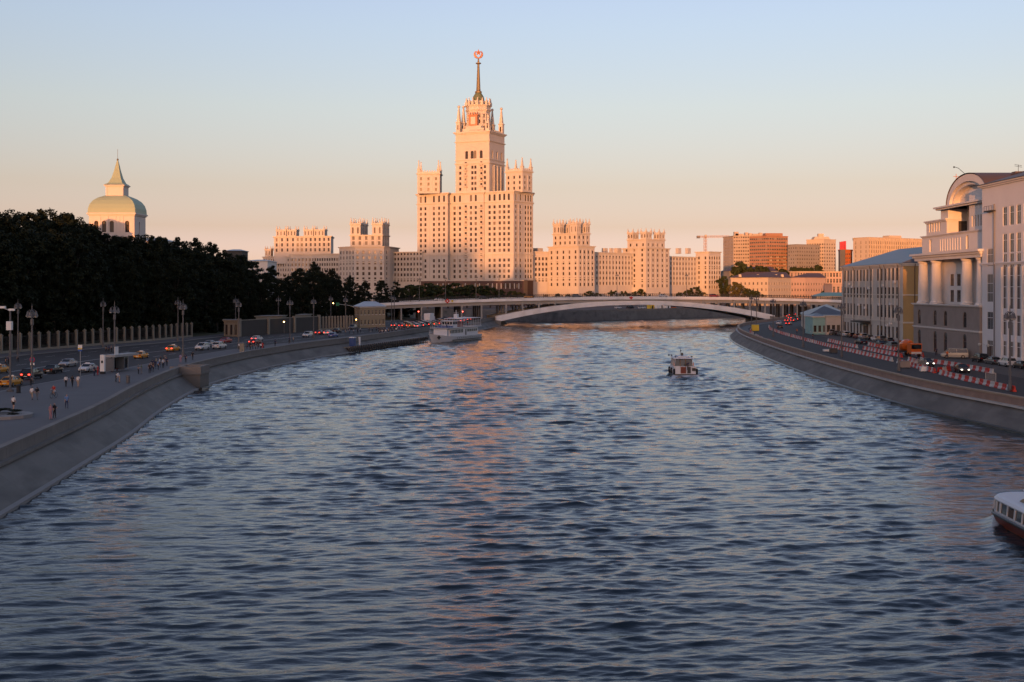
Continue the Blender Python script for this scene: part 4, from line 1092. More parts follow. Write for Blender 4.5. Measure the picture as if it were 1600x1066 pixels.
# trees on the far bank, before the granite base and along the right wing
for i, (u, v, Y) in enumerate(((640, 446, 600), (655, 446, 640), (668, 443, 700), (682, 446, 690), (700, 447, 720), (716, 443, 720), (730, 446, 730), (752, 447, 740), (766, 450, 740), (782, 453, 745), (798, 455, 750), (812, 457, 750))):
    tree('street', XU(u, Y), Y, FQ - 1, ZV(v, Y) - FQ + 1, 'round green tree in front of the dark granite base, %s from the left' % ('first second third fourth fifth sixth seventh eighth ninth tenth eleventh twelfth'.split()[i]), 'trees before the granite base', 1.5)
rw = [(872, 459), (888, 460), (922, 455), (934, 458), (958, 454), (975, 455), (988, 457), (1000, 452), (1012, 456), (1025, 455), (1040, 458), (1062, 457), (1075, 453), (1086, 449), (1098, 457), (1110, 455), (1122, 456)]
for i, (u, v) in enumerate(rw):
    Y = float(np.interp(u, [872, 1126], [815, 950])); z = FQ - 1
    tree('street' if i < 14 else 'warm', XU(u, Y), Y, z, max(ZV(v, Y) - z, 6), 'small street tree below the right wing, %s from the left' % ('first second third fourth fifth sixth seventh eighth ninth tenth eleventh twelfth thirteenth fourteenth fifteenth sixteenth seventeenth'.split()[i]), 'street trees below the right wing', 1.15)

# ------------------------------------------------------------------ bell tower over the park
mat('cream_white', (0.70, 0.62, 0.55), .85, var=.04, scale=.3)
BY = 345; bx0, bx1 = XU(139, BY), XU(210, BY); bw = bx1 - bx0; bd_ = 10.5
bc = (bx0 + bw / 2, BY + bd_ / 2)
T = Bld('bell_tower', 'cream tower with a green domed roof and tall green spire above the park trees', 'tower', (bc[0], bc[1], 12), mats=('cream_white', 'cream_white', 'dome_green', 'cream_white'), glass='glass_dim')
zc0, zc1 = ZV(381, BY), ZV(333, BY)
po = rect(bc, bw, bd_, 0)
T.face(po[0], po[1], 10, zc1, [bw * k for k in (.16, .33, .50, .84)], [(ZV(363, BY), ZV(345, BY) - ZV(363, BY))], bw * .095, 3, 'arch', .5, sill=False)
T.face(po[1], po[2], 10, zc1, [bd_ * .45], [(ZV(366, BY), 3.8)], .9, 3, 'arch', .5, sill=False)
T.face(po[2], po[3], 10, zc1); T.face(po[3], po[0], 10, zc1)
T.band(po, zc1 - .7, .75, .55); T.band(po, ZV(366, BY) - .9, .35, .25)
for k in (.245, .415, .585, .67, .75):  # pilasters between the bell openings
    T.trim.box(po[0][0] + bw * k - .18, BY - .14, ZV(366, BY) - .5, po[0][0] + bw * k + .18, BY + .05, zc1 - .7)
d = MB((bc[0], bc[1], 12)); prof = [(1.0, 0), (.985, .25), (.93, .48), (.82, .68), (.66, .83), (.48, .93), (.40, .97)]
zr0, zr1 = zc1 + .05, ZV(304, BY)
for (a, ha), (b, hb) in zip(prof, prof[1:]):
    qa = [(bc[0] + (p[0] - bc[0]) * a * 1.05, bc[1] + (p[1] - bc[1]) * a * 1.05, zr0 + (zr1 - zr0) * ha / .97) for p in po]
    qb = [(bc[0] + (p[0] - bc[0]) * b * 1.05, bc[1] + (p[1] - bc[1]) * b * 1.05, zr0 + (zr1 - zr0) * hb / .97) for p in po]
    for i in range(4): d.quad(qa[i], qa[(i + 1) % 4], qb[(i + 1) % 4], qb[i])
d.build('domed_roof', ['dome_green'], T.t)
lw = XU(196, BY) - XU(168, BY); lp = rect(bc, lw, lw * .9, 0); lp = [(p[0] - .15, p[1]) for p in lp]
T.face(lp[0], lp[1], zr1 - .8, ZV(288, BY)); T.face(lp[1], lp[2], zr1 - .8, ZV(288, BY)); T.face(lp[2], lp[3], zr1 - .8, ZV(288, BY)); T.face(lp[3], lp[0], zr1 - .8, ZV(288, BY))
T.band(lp, ZV(288, BY) - .4, .45, .45)
for k in (.06, .94): T.trim.box(lp[0][0] + lw * k - .25, lp[0][1] - .1, zr1 - .5, lp[0][0] + lw * k + .25, lp[0][1] + .05, ZV(288, BY) - .4)
d = MB((bc[0], bc[1], 12)); prof = [(1.18, 287.5), (.80, 284), (.52, 276), (.30, 264), (.13, 252), (.05, 247.5)]
for (a, va), (b, vb) in zip(prof, prof[1:]):
    qa = [(bc[0] + (p[0] - bc[0]) * a, bc[1] + (p[1] - bc[1]) * a, ZV(va, BY)) for p in lp]; qb = [(bc[0] + (p[0] - bc[0]) * b, bc[1] + (p[1] - bc[1]) * b, ZV(vb, BY)) for p in lp]
    for i in range(4): d.quad(qa[i], qa[(i + 1) % 4], qb[(i + 1) % 4], qb[i])
d.build('spire', ['dome_green'], T.t)
d = MB((bc[0], bc[1], 12)); d.ball((bc[0], bc[1], ZV(246.5, BY)), .32, 8); d.tube([(bc[0], bc[1], ZV(247, BY)), (bc[0], bc[1], ZV(230, BY))], .05, 5); d.build('finial', ['bronze'], T.t)
T.done()
# pale roofs peeping over the trees
mat('tin_roof', (0.42, .42, .43), .45, metal=.3, var=.1, scale=.4)
def roof_house(label, u0, u1, vr, ve, Y, dep=14, wallm='white_plaster', roofm='tin_roof', zb=8, name='house', cols=0, rows=()):
    x0, x1 = XU(u0, Y), XU(u1, Y); B = Bld(name, label, 'house', ((x0 + x1) / 2, Y + dep / 2, zb), mats=(wallm, wallm, roofm, wallm), glass='glass_dim')
    po = [(x0, Y), (x1, Y), (x1, Y + dep), (x0, Y + dep)]; ze, zr = ZV(ve, Y), ZV(vr, Y)
    B.block(po, zb, ze, [cols, 0, 0, 0], list(rows), 1.2, 1.8, cornice=.3, ch=.3, roofm=False)
    e = offset_poly(po, .5); h = (x1 - x0) * .28
    r0, r1 = (x0 + h, Y + dep / 2, zr), (x1 - h, Y + dep / 2, zr); E_ = [(p[0], p[1], ze + .02) for p in e]
    B.roof.add([E_[0], E_[1], E_[2], E_[3], r0, r1], [(0, 1, 5, 4), (1, 2, 5), (2, 3, 4, 5), (3, 0, 4)]); return B
roof_house('pale roofed house showing over the trees at the foot of the green-domed tower', 196, 262, 371, 377, 385, wallm='white_plaster').done()
roof_house('flat pale gable end above the trees, right of the domed tower', 352, 378, 389, 392, 440, dep=10, wallm='bridge_dark').done()
roof_house('low grey-green roofed building between the trees and the sunlit wing', 383, 418, 405, 408, 520, dep=20, wallm='white_plaster').done()

# ------------------------------------------------------------------ yellow house, gatehouse and wall on the left bank
mat('ochre', (0.32, .26, .17), .85, var=.08, scale=.5); mat('grey_roof', (.22, .22, .235), .6, metal=.2, var=.1)
Y = 425; x0, x1 = XU(563, Y), XU(602, Y + 12)
B = Bld('small_house', 'small yellow two-storey house with a pale hipped roof by the quay road', 'house', (x0 + 4, Y + 6, QZ), mats=('ochre', 'white_plaster', 'tin_roof', 'ochre'), glass='glass_dim', frame='window_frame')
po = [(x0, Y), (x0 + 9.0, Y + 9), (x0 + 1.5, Y + 17), (x0 - 7, Y + 9)]
po = [(XU(562, 428), 428), (XU(602, 438), 438), (XU(592, 452), 452), (XU(554, 440), 440)]
zt_ = ZV(479, 432)
B.block(po, QZ - .5, zt_, [7, 0, 0, 4], [(QZ + 1.0, 1.8), (QZ + 4.6, 1.7)], .8, 1.7, cornice=.35, ch=.4, roofm=False)
e = [(*p, zt_ + .02) for p in offset_poly(po, .6)]; zr = ZV(471, 440)
cx_, cy_ = sum(p[0] for p in po) / 4, sum(p[1] for p in po) / 4
ra = ((po[0][0] + po[3][0]) / 2 * .45 + cx_ * .55, (po[0][1] + po[3][1]) / 2 * .45 + cy_ * .55, zr); rb = ((po[1][0] + po[2][0]) / 2 * .45 + cx_ * .55, (po[1][1] + po[2][1]) / 2 * .45 + cy_ * .55, zr)
B.roof.add(e + [ra, rb], [(0, 1, 5, 4), (1, 2, 5), (2, 3, 4, 5), (3, 0, 4)]); B.done()
mat('fence_stone', (0.25, .225, .18), .85, var=.1, scale=1); mat('wall_grey', (.06, .058, .055), .9, var=.12, scale=.3)
Yg = 352; 
B = Bld('gatehouse', 'low cream gatehouse with pilasters at the end of the park fence', 'building', (XU(360, Yg), Yg, QZ), mats=('fence_stone', 'fence_stone', 'grey_roof', 'fence_stone'), glass='glass_dim')
po = [(XU(350, Yg + 2), Yg + 2), (XU(372, Yg), Yg), (XU(374, Yg + 7), Yg + 7), (XU(352, Yg + 9), Yg + 9)]
B.block(po, QZ - .3, ZV(500, Yg), [3, 0, 0, 0], [(QZ + .4, 3.0)], .9, 3.0, cornice=.5, ch=.6); B.done()
for (u0, Y0, u1, Y1, h, lab) in ((374, 352, 424, 372, 4.6, 'tall dark grey wall between the gatehouse and the next fence, along the quay road'),):
    t = thing('boundary_wall', lab, 'wall', (XU(u0, Y0), Y0, QZ)); o = (XU(u0, Y0), Y0, QZ)
    m = MB(o); a, b = Vector((XU(u0, Y0), Y0)), Vector((XU(u1, Y1) + 10, Y1 + 30)); d = (b - a).normalized(); nn = Vector((-d.y, d.x)) * .5
    m.prism([tuple(a), tuple(b), tuple(b + nn), tuple(a + nn)], QZ - .2, QZ + h); m.build('wall_body', ['wall_grey'], t)
    m = MB(o); m.prism([tuple(a - nn * .2), tuple(b - nn * .2), tuple(b + nn * 1.2), tuple(a + nn * 1.2)], QZ + h, QZ + h + .2); m.build('coping', ['fence_stone'], t)
    for k in (0, .33, .66, 1):
        p = a + (b - a) * k; m = MB(o); m.prism(rect(p, .9, .9, math.atan2(d.y, d.x)), QZ - .2, QZ + h + .6); m.build('pier', ['fence_stone'], t)
for u0, u1, Y0, v0, lab in ((400, 440, 385, 494, 'low pale flat-roofed pavilion behind the grey wall, left one'), (462, 480, 395, 492, 'low pale flat-roofed pavilion behind the grey wall, right one')):
    B = Bld('pavilion', lab, 'building', (XU(u0, Y0), Y0, QZ), mats=('fence_stone', 'fence_stone', 'grey_roof', 'fence_stone'), glass='glass_dim')
    po = [(XU(u0, Y0), Y0), (XU(u1, Y0 + 6), Y0 + 6), (XU(u1, Y0 + 6), Y0 + 14), (XU(u0, Y0), Y0 + 12)]
    B.block(po, QZ, ZV(v0, Y0), [6, 0, 0, 0], [(QZ + 2.2, 1.8)], .9, 1.8, cornice=.4, ch=.4); B.done()
# park fences: stone posts on a plinth, iron rails and bars between
def fence(label, path, step, h):
    pts = resample(path, step); o = (pts[0][0], pts[0][1], QZ)
    t = thing('park_fence', label, 'fence', o); b = MB(); b.box(-.3, -.3, -.2, .3, .3, h); b.box(-.38, -.38, h, .38, .38, h + .12)
    b.add([(-.3, -.3, h + .12), (.3, -.3, h + .12), (.3, .3, h + .12), (-.3, .3, h + .12), (0, 0, h + .5)], [(0, 1, 4), (1, 2, 4), (2, 3, 4), (3, 0, 4)])
    pm = b.mesh('fence_post', ['fence_stone'])
    pl = MB(o); ra = MB(o); bars = MB(o)
    for i, p in enumerate(pts):
        q = link('fence_post', pm, t); q.location = (p[0] - o[0], p[1] - o[1], 0)
        if i < len(pts) - 1:
            n_ = pts[i + 1]; pl.bar((p[0], p[1], QZ + .2), (n_[0], n_[1], QZ + .2), .45, .7)
            for z in (.9, h - .5): ra.bar((p[0], p[1], QZ + z), (n_[0], n_[1], QZ + z), .06, .08)
            for k in range(1, 16):
                x, y = p[0] + (n_[0] - p[0]) * k / 16, p[1] + (n_[1] - p[1]) * k / 16; bars.bar((x, y, QZ + .5), (x, y, QZ + h - .2), .035, .035)
    pl.build('plinth', ['fence_stone'], t); ra.build('rail', ['iron'], t); bars.build('bars', ['iron'], t)['kind'] = 'stuff'
RFo = offset(RF, -7.2)
fence('long park fence of pale stone posts and iron bars in front of the dark trees', [p for p in RFo if 215 < p[1] < 350], 3.6, 3.9)
fence('short fence of pale stone posts beside the yellow house', [(XU(481, 402), 402), (XU(552, 420), 420)], 1.45, 4.2)

# ------------------------------------------------------------------ right bank: white office block
mat('office_white', (.70, .69, .69), .8, var=.05, scale=.25, bump=.1); mat('office_rib', (.74, .73, .73), .8, var=.05, scale=.3)
mat('brown_roof', (.11, .075, .06), .6, var=.1); mat('blue_roof', (.12, .132, .15), .45, metal=.35, var=.12, scale=.3)
mat('granite_brown', (.27, .23, .205), .75, var=.12, scale=.4); mat('grey_stone', (.70, .67, .64), .85, var=.07, scale=.3, bump=.1)
FX = 94.0
B = Bld('office_block', 'white office block with tall ribbed window strips at the right edge', 'building', (FX + 8, 200, RY), mats=('office_white', 'office_rib', 'brown_roof', 'granite_brown'), glass='glass_dim', frame='office_rib')
y1 = 238.0; y0 = 150.0; zt_ = ZV(282, 225)
A, C = (FX, y1), (FX, y0)
zrow = [(ZV(375, 228) - .2, 3.1), (ZV(348, 228), 3.2)]
L = y1 - y0
cols = [4.6 + 3.05 * k for k in range(27)]
# plain end bay with wide windows, then ribbed strips
B.face(A, (FX, y1 - 9.2), RY - .2, zt_, [3.9], [(RY + 1.0, 3.2), (RY + 6.2, 3.6), (RY + 11.6, 5.6), (RY + 18.6, 3.6)], 2.9, 3, 'four', .12, sill=False)
B.face((FX, y1 - 9.2), C, RY - .2, zt_, [1.8 + 3.1 * k for k in range(26)], [(RY + 1.4, 3.0), (RY + 5.4, 4.0), (RY + 10.4, 10.6), (ZV(400, 225) + .6, 3.7), (ZV(355, 225) + .3, 3.7), (ZV(310, 225), 3.2)], 1.85, 3, 'two', .14, sill=False)
B.face((FX + 30, y1), A, RY - .2, zt_, [4, 8.5, 13], [(zt_ - 4.2, 2.6)], 1.5, 2.6); B.face(C, (FX + 30, y0), RY, zt_); B.face((FX + 30, y0), (FX + 30, y1), RY, zt_)
po = [A, C, (FX + 30, y0), (FX + 30, y1)]
B.roof.add([(*p, zt_) for p in po], [(0, 1, 2, 3)]); B.band(po, zt_ - .5, .6, .7); B.band(po, ZV(405, 225) - 1.0, .5, .3)
for k in range(27):
    y = y1 - 9.2 - .25 - 3.1 * k
    B.trim.box(FX - .35, y - .55, RY + 1.0, FX + .05, y + .05, ZV(412, 225) - .6)
B.wall.prism([(FX - .5, y1 - .2), (FX - .5, y0), (FX + .1, y0), (FX + .1, y1 - .2)], RY - .3, RY + .55, 3)
# pent roof, attic windows and a drainpipe
r_ = MB((FX + 8, 200, RY)); r_.add([(FX - 1.0, y1 + .5, zt_ + .1), (FX - 1.0, y0, zt_ + .1), (FX + 9, y0, zt_ + 3.0), (FX + 9, y1 + .5, zt_ + 3.0), (FX + 9, y1 + .5, zt_ + .1), (FX + 9, y0, zt_ + .1)], [(0, 1, 2, 3), (0, 3, 4), (1, 5, 2)]); r_.build('pent_roof', ['brown_roof'], B.t)
p_ = MB((FX + 8, 200, RY)); p_.tube([(FX - .25, 231.5, zt_ - 4), (FX - .25, 231.5, RY)], .11, 6); p_.build('drainpipe', ['lamp_grey'], B.t)
p_ = MB((FX + 8, 200, RY)); p_.box(FX - .9, 231.2, ZV(330, 231), FX - .1, 235, ZV(328, 231)); 
for yy in (231.3, 232.5, 233.7, 234.9): p_.bar((FX - .85, yy, ZV(330, 231)), (FX - .85, yy, ZV(330, 231) + 1.1), .05, .05)
p_.bar((FX - .85, 231.3, ZV(330, 231) + 1.1), (FX - .85, 234.9, ZV(330, 231) + 1.1), .06, .06); p_.build('balcony', ['iron'], B.t)
d_ = MB((FX + 8, 200, RY)); d_.box(FX - .08, y1 - 4.4, RY, FX + .1, y1 - 2.6, RY + 3.0); d_.build('door', ['frame_brown'], B.t)
for yy in (y1 - 1.4, y1 - 5.6):
    d_ = MB((FX + 8, 200, RY)); d_.tube([(FX, yy, RY + 3.2), (FX - 1.0, yy, RY + 3.4)], .04, 5); d_.ball((FX - 1.1, yy, RY + 3.2), .32, 8); d_.build('wall_lamp', ['lamp_glass'], B.t)
B.done()

# ------------------------------------------------------------------ right bank: colonnaded building with the big round gable
CO = (FX + 10, 258, RY)
B = Bld('colonnaded_building', 'grand building with giant columns, granite base and a huge round gable', 'building', CO, mats=('grey_stone', 'grey_stone', 'brown_roof', 'granite_brown'), glass='glass_dim', frame='frame_brown')
ya, yb = 277.5, 238.3
zb_, zc_ = ZV(476, 255), ZV(405, 255)    # top of the granite base, top of the columns
x0 = FX + .6
L = ya - yb
# granite base: arches in the middle, doors and square windows at the sides, a recess between
B.face((x0 - 1.0, ya), (x0 - 1.0, yb), RY - .2, zb_, [L * k for k in (.10, .36, .52, .80)], [(RY + .3, 4.6), (RY + 6.2, 3.3)], 1.9, 3.3, 'arch', .16, 3, sill=False)
B.face((x0 + 20, ya), (x0 - 1.0, ya), RY - .2, zb_, mi=3); B.face((x0 - 1.0, yb), (x0 + 20, yb), RY - .2, zb_, mi=3)
B.band([(x0 - 1, ya), (x0 - 1, yb), (x0 + 20, yb), (x0 + 20, ya)], zb_ - .35, .4, .45); B.band([(x0 - 1, ya), (x0 - 1, yb), (x0 + 20, yb), (x0 + 20, ya)], RY + 5.4, .35, .25)
B.roof.add([(x0 - 1, ya, zb_), (x0 - 1, yb, zb_), (x0 + 20, yb, zb_), (x0 + 20, ya, zb_)], [(0, 1, 2, 3)])
xw = x0 + 2.2
B.face((xw, ya), (xw, yb), zb_, zc_ + .2, [L * k for k in (.18, .40, .50, .60, .82)], [zb_ + .5, zb_ + 4.0, zb_ + 7.3], 2.1, 2.6, 'two', .12, sill=False)
B.face((x0 + 20, ya), (xw, ya), zb_, zc_ + .2); B.face((xw, yb), (x0 + 20, yb), zb_, zc_ + .2)
for k in (.05, .265, .725, .93):        # giant columns
    yy = ya - L * k; c = MB(CO); c.lathe([(1.45, zb_), (1.45, zb_ + .35), (1.15, zb_ + .55), (1.12, zb_ + 4), (.98, zc_ - .7), (1.25, zc_ - .3), (1.3, zc_)], (x0 + .6, yy), 20); c.build('column', ['grey_stone'], B.t, False)
en = [(x0 - .8, ya), (x0 - .8, yb), (x0 + 20, yb), (x0 + 20, ya)]
B.block(en, zc_, zc_ + 1.6, cornice=.9, ch=.9)
# attic storey, stepping back
z1 = ZV(364, 258); x2 = x0 + 1.0
at = [(x2, ya), (x2, yb), (x0 + 20, yb), (x0 + 20, ya)]
B.face(at[0], at[1], zc_ + 1.6, z1, [L * k for k in (.14, .70)], [(zc_ + 2.0, 2.9)], 1.3, 2.9, 'arch', .5, sill=False)
for k in range(9):
    yy = ya - L * (.30 + .038 * k); B.trim.box(x2 - .12, yy - .18, zc_ + 2.0, x2 + .1, yy + .18, zc_ + 4.6)
for i in (1, 2, 3): B.face(at[i], at[(i + 1) % 4], zc_ + 1.6, z1)
B.roof.add([(*p, z1) for p in at], [(0, 1, 2, 3)]); B.band(at, z1 - .35, .4, .4)
z2 = ZV(338, 255); x3 = x0 + 2.0
# left block and right block of the upper storey, a glazed recess between
lb = [(x3, ya), (x3, ya - 13), (x0 + 20, ya - 13), (x0 + 20, ya)]
B.face(lb[0], lb[1], z1, z2, [2.2 + 1.6 * k for k in range(5)], [(z1 + .9, 2.2)], .8, 2.2, 'one', .3, sill=False)
B.face(lb[1], lb[2], z1, z2, [3.6], [(z1 + .4, 2.6)], 2.0, 2.6); B.face(lb[3], lb[0], z1, z2); B.roof.add([(*p, z2) for p in lb], [(0, 1, 2, 3)]); B.band(lb, z2 - .5, .6, .5)
xr_ = x0 + 6.5
rb_ = [(xr_, ya - 13), (xr_, ya - 26), (x0 + 20, ya - 26), (x0 + 20, ya - 13)]
B.face(rb_[0], rb_[1], z1, z2 + 5.2, [2 + 2.2 * k for k in range(5)], [(z1 + .6, 2.3), (z1 + 4.5, 2.0)], 1.1, 2, 'one', .4)
rc = [(x3, ya - 26), (x3, yb), (x0 + 20, yb), (x0 + 20, ya - 26)]
B.face(rc[0], rc[1], z1, z2 + 5.2, [1.8 + 1.5 * k for k in range(5)], [(z1 + .9, 2.3)], .8, 2.3, 'one', .3, sill=False); B.face(rc[3], rc[0], z1, z2 + 5.2); B.face(rc[1], rc[2], z1, z2 + 5.2)
# frieze under the gable
zg = ZV(322, 255); gb = [(x0 + 1.6, ya - 8.5), (x0 + 1.6, yb), (x0 + 22, yb), (x0 + 22, ya - 8.5)]
B.block(gb, z2 + 5.0, zg + .6, cornice=.8, ch=.7)
B.wall.prism([(x3 + .3, ya - 8.5), (x3 + .3, ya - 13), (x0 + 18, ya - 13), (x0 + 18, ya - 8.5)], z2 + .1, zg)
# the round gable: a recessed drum of an arch facing the river, vaulted roof behind
yc_, rg = ya - 25.5, 11.4; zg1 = zg + .6; hg = ZV(271, 250) - zg1
def arc(r_, h_, n_=24): return [(yc_ + r_ * math.cos(math.pi * k / n_), zg1 + h_ * math.sin(math.pi * k / n_)) for k in range(n_ + 1)]
g1, g0 = arc(rg, hg), arc(rg - 1.5, hg - 1.5); xg = x0 + 1.6
m = MB(CO)
for k in range(24):
    a, b, c, d = g1[k], g1[k + 1], g0[k + 1], g0[k]
    m.quad((xg, *a), (xg, *b), (xg, *c), (xg, *d)); m.quad((xg, *d), (xg, *c), (xg + 2.2, *c), (xg + 2.2, *d)); m.quad((xg + 3, *a), (xg + 3, *b), (xg, *b), (xg, *a))
m.build('gable_arch', ['grey_stone'], B.t)
m = MB(CO); gg = arc(rg - 2.1, hg - 2.2); 
for k in range(24): m.quad((xg + .6, *g0[k]), (xg + .6, *g0[k + 1]), (xg + .6, *gg[k + 1]), (xg + .6, *gg[k])); m.quad((xg + .6, *gg[k]), (xg + .6, *gg[k + 1]), (xg + 2.2, *gg[k + 1]), (xg + 2.2, *gg[k]))
m.build('gable_moulding', ['grey_stone'], B.t)
m = MB(CO); m.add([(xg + 2.0, *p) for p in g0], [tuple(range(24, -1, -1))]); m.build('gable_panel', ['grey_stone'], B.t)
m = MB(CO)
ro = arc(rg + .25, hg + .25)
for k in range(24): m.quad((xg + 24, *ro[k]), (xg + 24, *ro[k + 1]), (xg - .15, *ro[k + 1]), (xg - .15, *ro[k]))
m.build('vault_roof', ['brown_roof'], B.t)
m = MB(CO); m.box(x0 + 9, yb + .2, zg, x0 + 30, yb + 8.5, ZV(275, 245)); m.build('stair_block', ['office_white'], B.t)
m = MB(CO); m.box(x0 + 8.6, yb, ZV(275, 245), x0 + 30.5, yb + 9, ZV(271, 245)); m.build('stair_roof', ['brown_roof'], B.t)
m = MB(CO); m.box(x0 + 10, yb + 9, zg, x0 + 12, yb + 11, ZV(266, 245)); m.build('chimney', ['brown_roof'], B.t)
for (yy, xx, h_, w_) in ((yb + 10, x0 + 11, 2.0, 1.3), (yb + 5, x0 + 16, 3.5, .9)):
    m = MB(CO); zz = ZV(270, 245); m.tube([(xx, yy, zz - 1), (xx, yy, zz + h_)], .05, 5)
    for q in (.95, .8): m.bar((xx - w_, yy - w_, zz + h_ * q), (xx + w_, yy + w_, zz + h_ * q), .06, .06)
    m.build('aerial', ['iron'], B.t)
m = MB(CO); m.tube([(xg, yc_ + .5, zg1 + hg), (xg - .6, yc_ + 3, zg1 + hg + 1.6), (xg - 1.0, yc_ + 4.2, zg1 + hg + 2.0)], .06, 5); m.ball((xg - 1.0, yc_ + 4.4, zg1 + hg + 1.95), .2, 6); m.build('roof_lamp', ['iron'], B.t)
B.done()
# church dome behind the gable
t = thing('church_cupola', 'small dark onion cupola with a cross behind the round gable', 'cupola', (XU(1490, 300), 300, 20))
yq = 300; xq = XU(1494, yq)
m = MB((XU(1490, 300), 300, 20)); m.lathe([(2.2, 20), (2.2, ZV(318, yq)), (2.5, ZV(316, yq)), (1.3, ZV(312, yq)), (1.2, ZV(306, yq))], (xq, yq), 12); m.build('drum', ['grey_stone'], t)
m = MB((XU(1490, 300), 300, 20)); m.lathe([(1.0, ZV(306, yq)), (1.5, ZV(302, yq)), (1.55, ZV(299, yq)), (1.0, ZV(294, yq)), (.35, ZV(288, yq)), (.08, ZV(284, yq))], (xq, yq), 12); m.build('onion_dome', ['brown_roof'], t, True)
m = MB((XU(1490, 300), 300, 20)); m.bar((xq, yq, ZV(285, yq)), (xq, yq, ZV(272, yq)), .12, .12); m.bar((xq - .7, yq, ZV(276, yq)), (xq + .7, yq, ZV(276, yq)), .12, .12); m.build('cross', ['gilt'], t)

# ------------------------------------------------------------------ right bank: long beige building with ochre end
mat('beige', (.55, .50, .44), .85, var=.09, scale=.35, bump=.1); mat('beige_trim', (.62, .57, .50), .85, var=.08, scale=.4); mat('ochre_end', (.42, .28, .12), .85, var=.08, scale=.3)
X1 = 101.5; yf, yn = 366.0, 309.0; EO = (X1 + 8, 340, RY)
B = Bld('beige_building', 'long four-storey beige building with an ochre end wall and grey hipped roof', 'building', EO, mats=('beige', 'beige_trim', 'blue_roof', 'ochre_end'), glass='glass_dim', frame='frame_brown')
zE = 23.4; L = yf - yn; za = [RY + .4, RY + 6.4, RY + 11.6, RY + 16.4]
cs = [3.2 + 3.26 * k for k in range(16)]
B.face((X1, yf), (X1, yn), RY - .2, zE, [c for i, c in enumerate(cs) if i not in (9,)], [(za[0] + .7, 3.0), (za[1], 3.4), (za[2], 3.0), (za[3], 3.3)], 1.6, 3.2, 'two', .10)
for i, c in enumerate(cs):
    if i % 2 == 0 or i > 12:
        B.trim.box(X1 - .18, yf - c - 1.63 - .3, RY + 5.6, X1 + .04, yf - c - 1.63 + .3, zE - 1.2)
W2 = 26
B.face((X1, yn), (X1 + W2, yn), RY - .2, zE, [6.0], [(zE - 4.2, 1.3), (zE - 12.2, 1.3)], 1.4, 1.3, 'one', .3, mi=3)
B.face((X1 + W2, yn), (X1 + W2, yf), RY, zE); B.face((X1 + W2, yf), (X1, yf), RY, zE)
po = [(X1, yf), (X1, yn), (X1 + W2, yn), (X1 + W2, yf)]
B.band(po, zE - .7, .75, .55); B.band(po, RY + 5.2, .4, .25); B.band(po, zE - 8.4, .3, .2); 
e = [(*p, zE + .06) for p in offset_poly(po, .7)]
zr = ZV(383, 318)
B.roof.add(e + [(X1 + W2 / 2, yf - 13, zr), (X1 + W2 / 2, yn + 3, zr)], [(0, 1, 5, 4), (1, 2, 5), (2, 3, 4, 5), (3, 0, 4)])
m = MB(EO); m.box(X1 + 9, yn + 9, zr - 2.2, X1 + 11, yn + 11.5, zr + .3); m.prism([(X1 + 8.7, yn + 8.7), (X1 + 11.3, yn + 8.7), (X1 + 11.3, yn + 11.8), (X1 + 8.7, yn + 11.8)], zr + .3, zr + 1.0, inset=.7); m.build('dormer', ['tin_roof'], B.t)
for k, yy in enumerate((363.5, 352.6, 336.4, 327.0, 323.5, 312.0)):
    m = MB(EO); m.tube([(X1 - .6, yy, zE - .1), (X1 - .22, yy, zE - 1.4), (X1 - .22, yy, RY)], .1, 6); m.build('drainpipe', ['lamp_grey'], B.t)
m = MB(EO); m.tube([(X1 + 3, yn - .6, zE - .1), (X1 + 3, yn - .22, zE - 1.4), (X1 + 3, yn - .22, RY)], .1, 6); m.build('drainpipe', ['frame_brown'], B.t)
m = MB(EO); m.box(X1 - 3.0, 336.5, RY + 4.6, X1 - .05, 346.5, RY + 5.0); m.build('door_canopy', ['iron'], B.t)
m = MB(EO); m.box(X1 - .12, 340, RY, X1 + .1, 342.4, RY + 3.6); m.build('door', ['frame_brown'], B.t)
for c, zz in ((2, 18), (3, 17.2), (8, 16.8), (12, 17.6), (14, 12.6), (15, 18.5), (5, 12.0), (7, 11.2), (13, 6.8), (14, 7.4), (3, 7.2), (11, 12.3)):   # air-conditioner boxes
    m = MB(EO); yy = yf - cs[c] + 1.2; m.box(X1 - .55, yy - .45, zz - .2, X1 - .05, yy + .45, zz + .45); m.build('air_conditioner', ['office_white'], B.t)
B.done()
# low buildings between the beige house and the bridge
mat('turquoise', (.27, .46, .44), .75, var=.08, scale=.5)
B = Bld('turquoise_kiosk', 'small turquoise painted house beside the right-hand road', 'building', (94, 370, RY), mats=('turquoise', 'white_plaster', 'blue_roof', 'turquoise'), glass='glass_dim')
po = [(XU(1268, 372), 380), (XU(1270, 368), 368), (XU(1292, 368), 368), (XU(1294, 372), 380)]
B.block(po, RY - .1, ZV(494, 370), [2, 3, 0, 0], [(RY + .8, 2.0)], .9, 2.0, cornice=.4, ch=.4); B.roof.add([(*po[0], ZV(494, 370) + .02), (*po[1], ZV(494, 370) + .02), (*po[2], ZV(494, 370) + .02), (*po[3], ZV(494, 370) + .02), (po[0][0] + 2, 374, ZV(489, 370)), (po[2][0] - 2, 374, ZV(489, 370))], [(0, 1, 4), (1, 2, 5, 4), (2, 3, 5), (3, 0, 4, 5)]); B.done()
B = Bld('garage_block', 'low beige annexe with blank wall between the turquoise house and the beige building', 'building', (99, 366, RY), mats=('beige', 'beige_trim', 'grey_roof', 'beige'), glass='glass_dim')
po = [(XU(1291, 367), 376), (XU(1291, 366.5), 366.6), (XU(1322, 366.5), 366.6), (XU(1322, 366), 376)]
B.block(po, RY - .1, ZV(493, 367), [0, 4, 0, 0], [(RY + .8, 2.2)], 1.0, 2.2, cornice=.3, ch=.4); B.done()
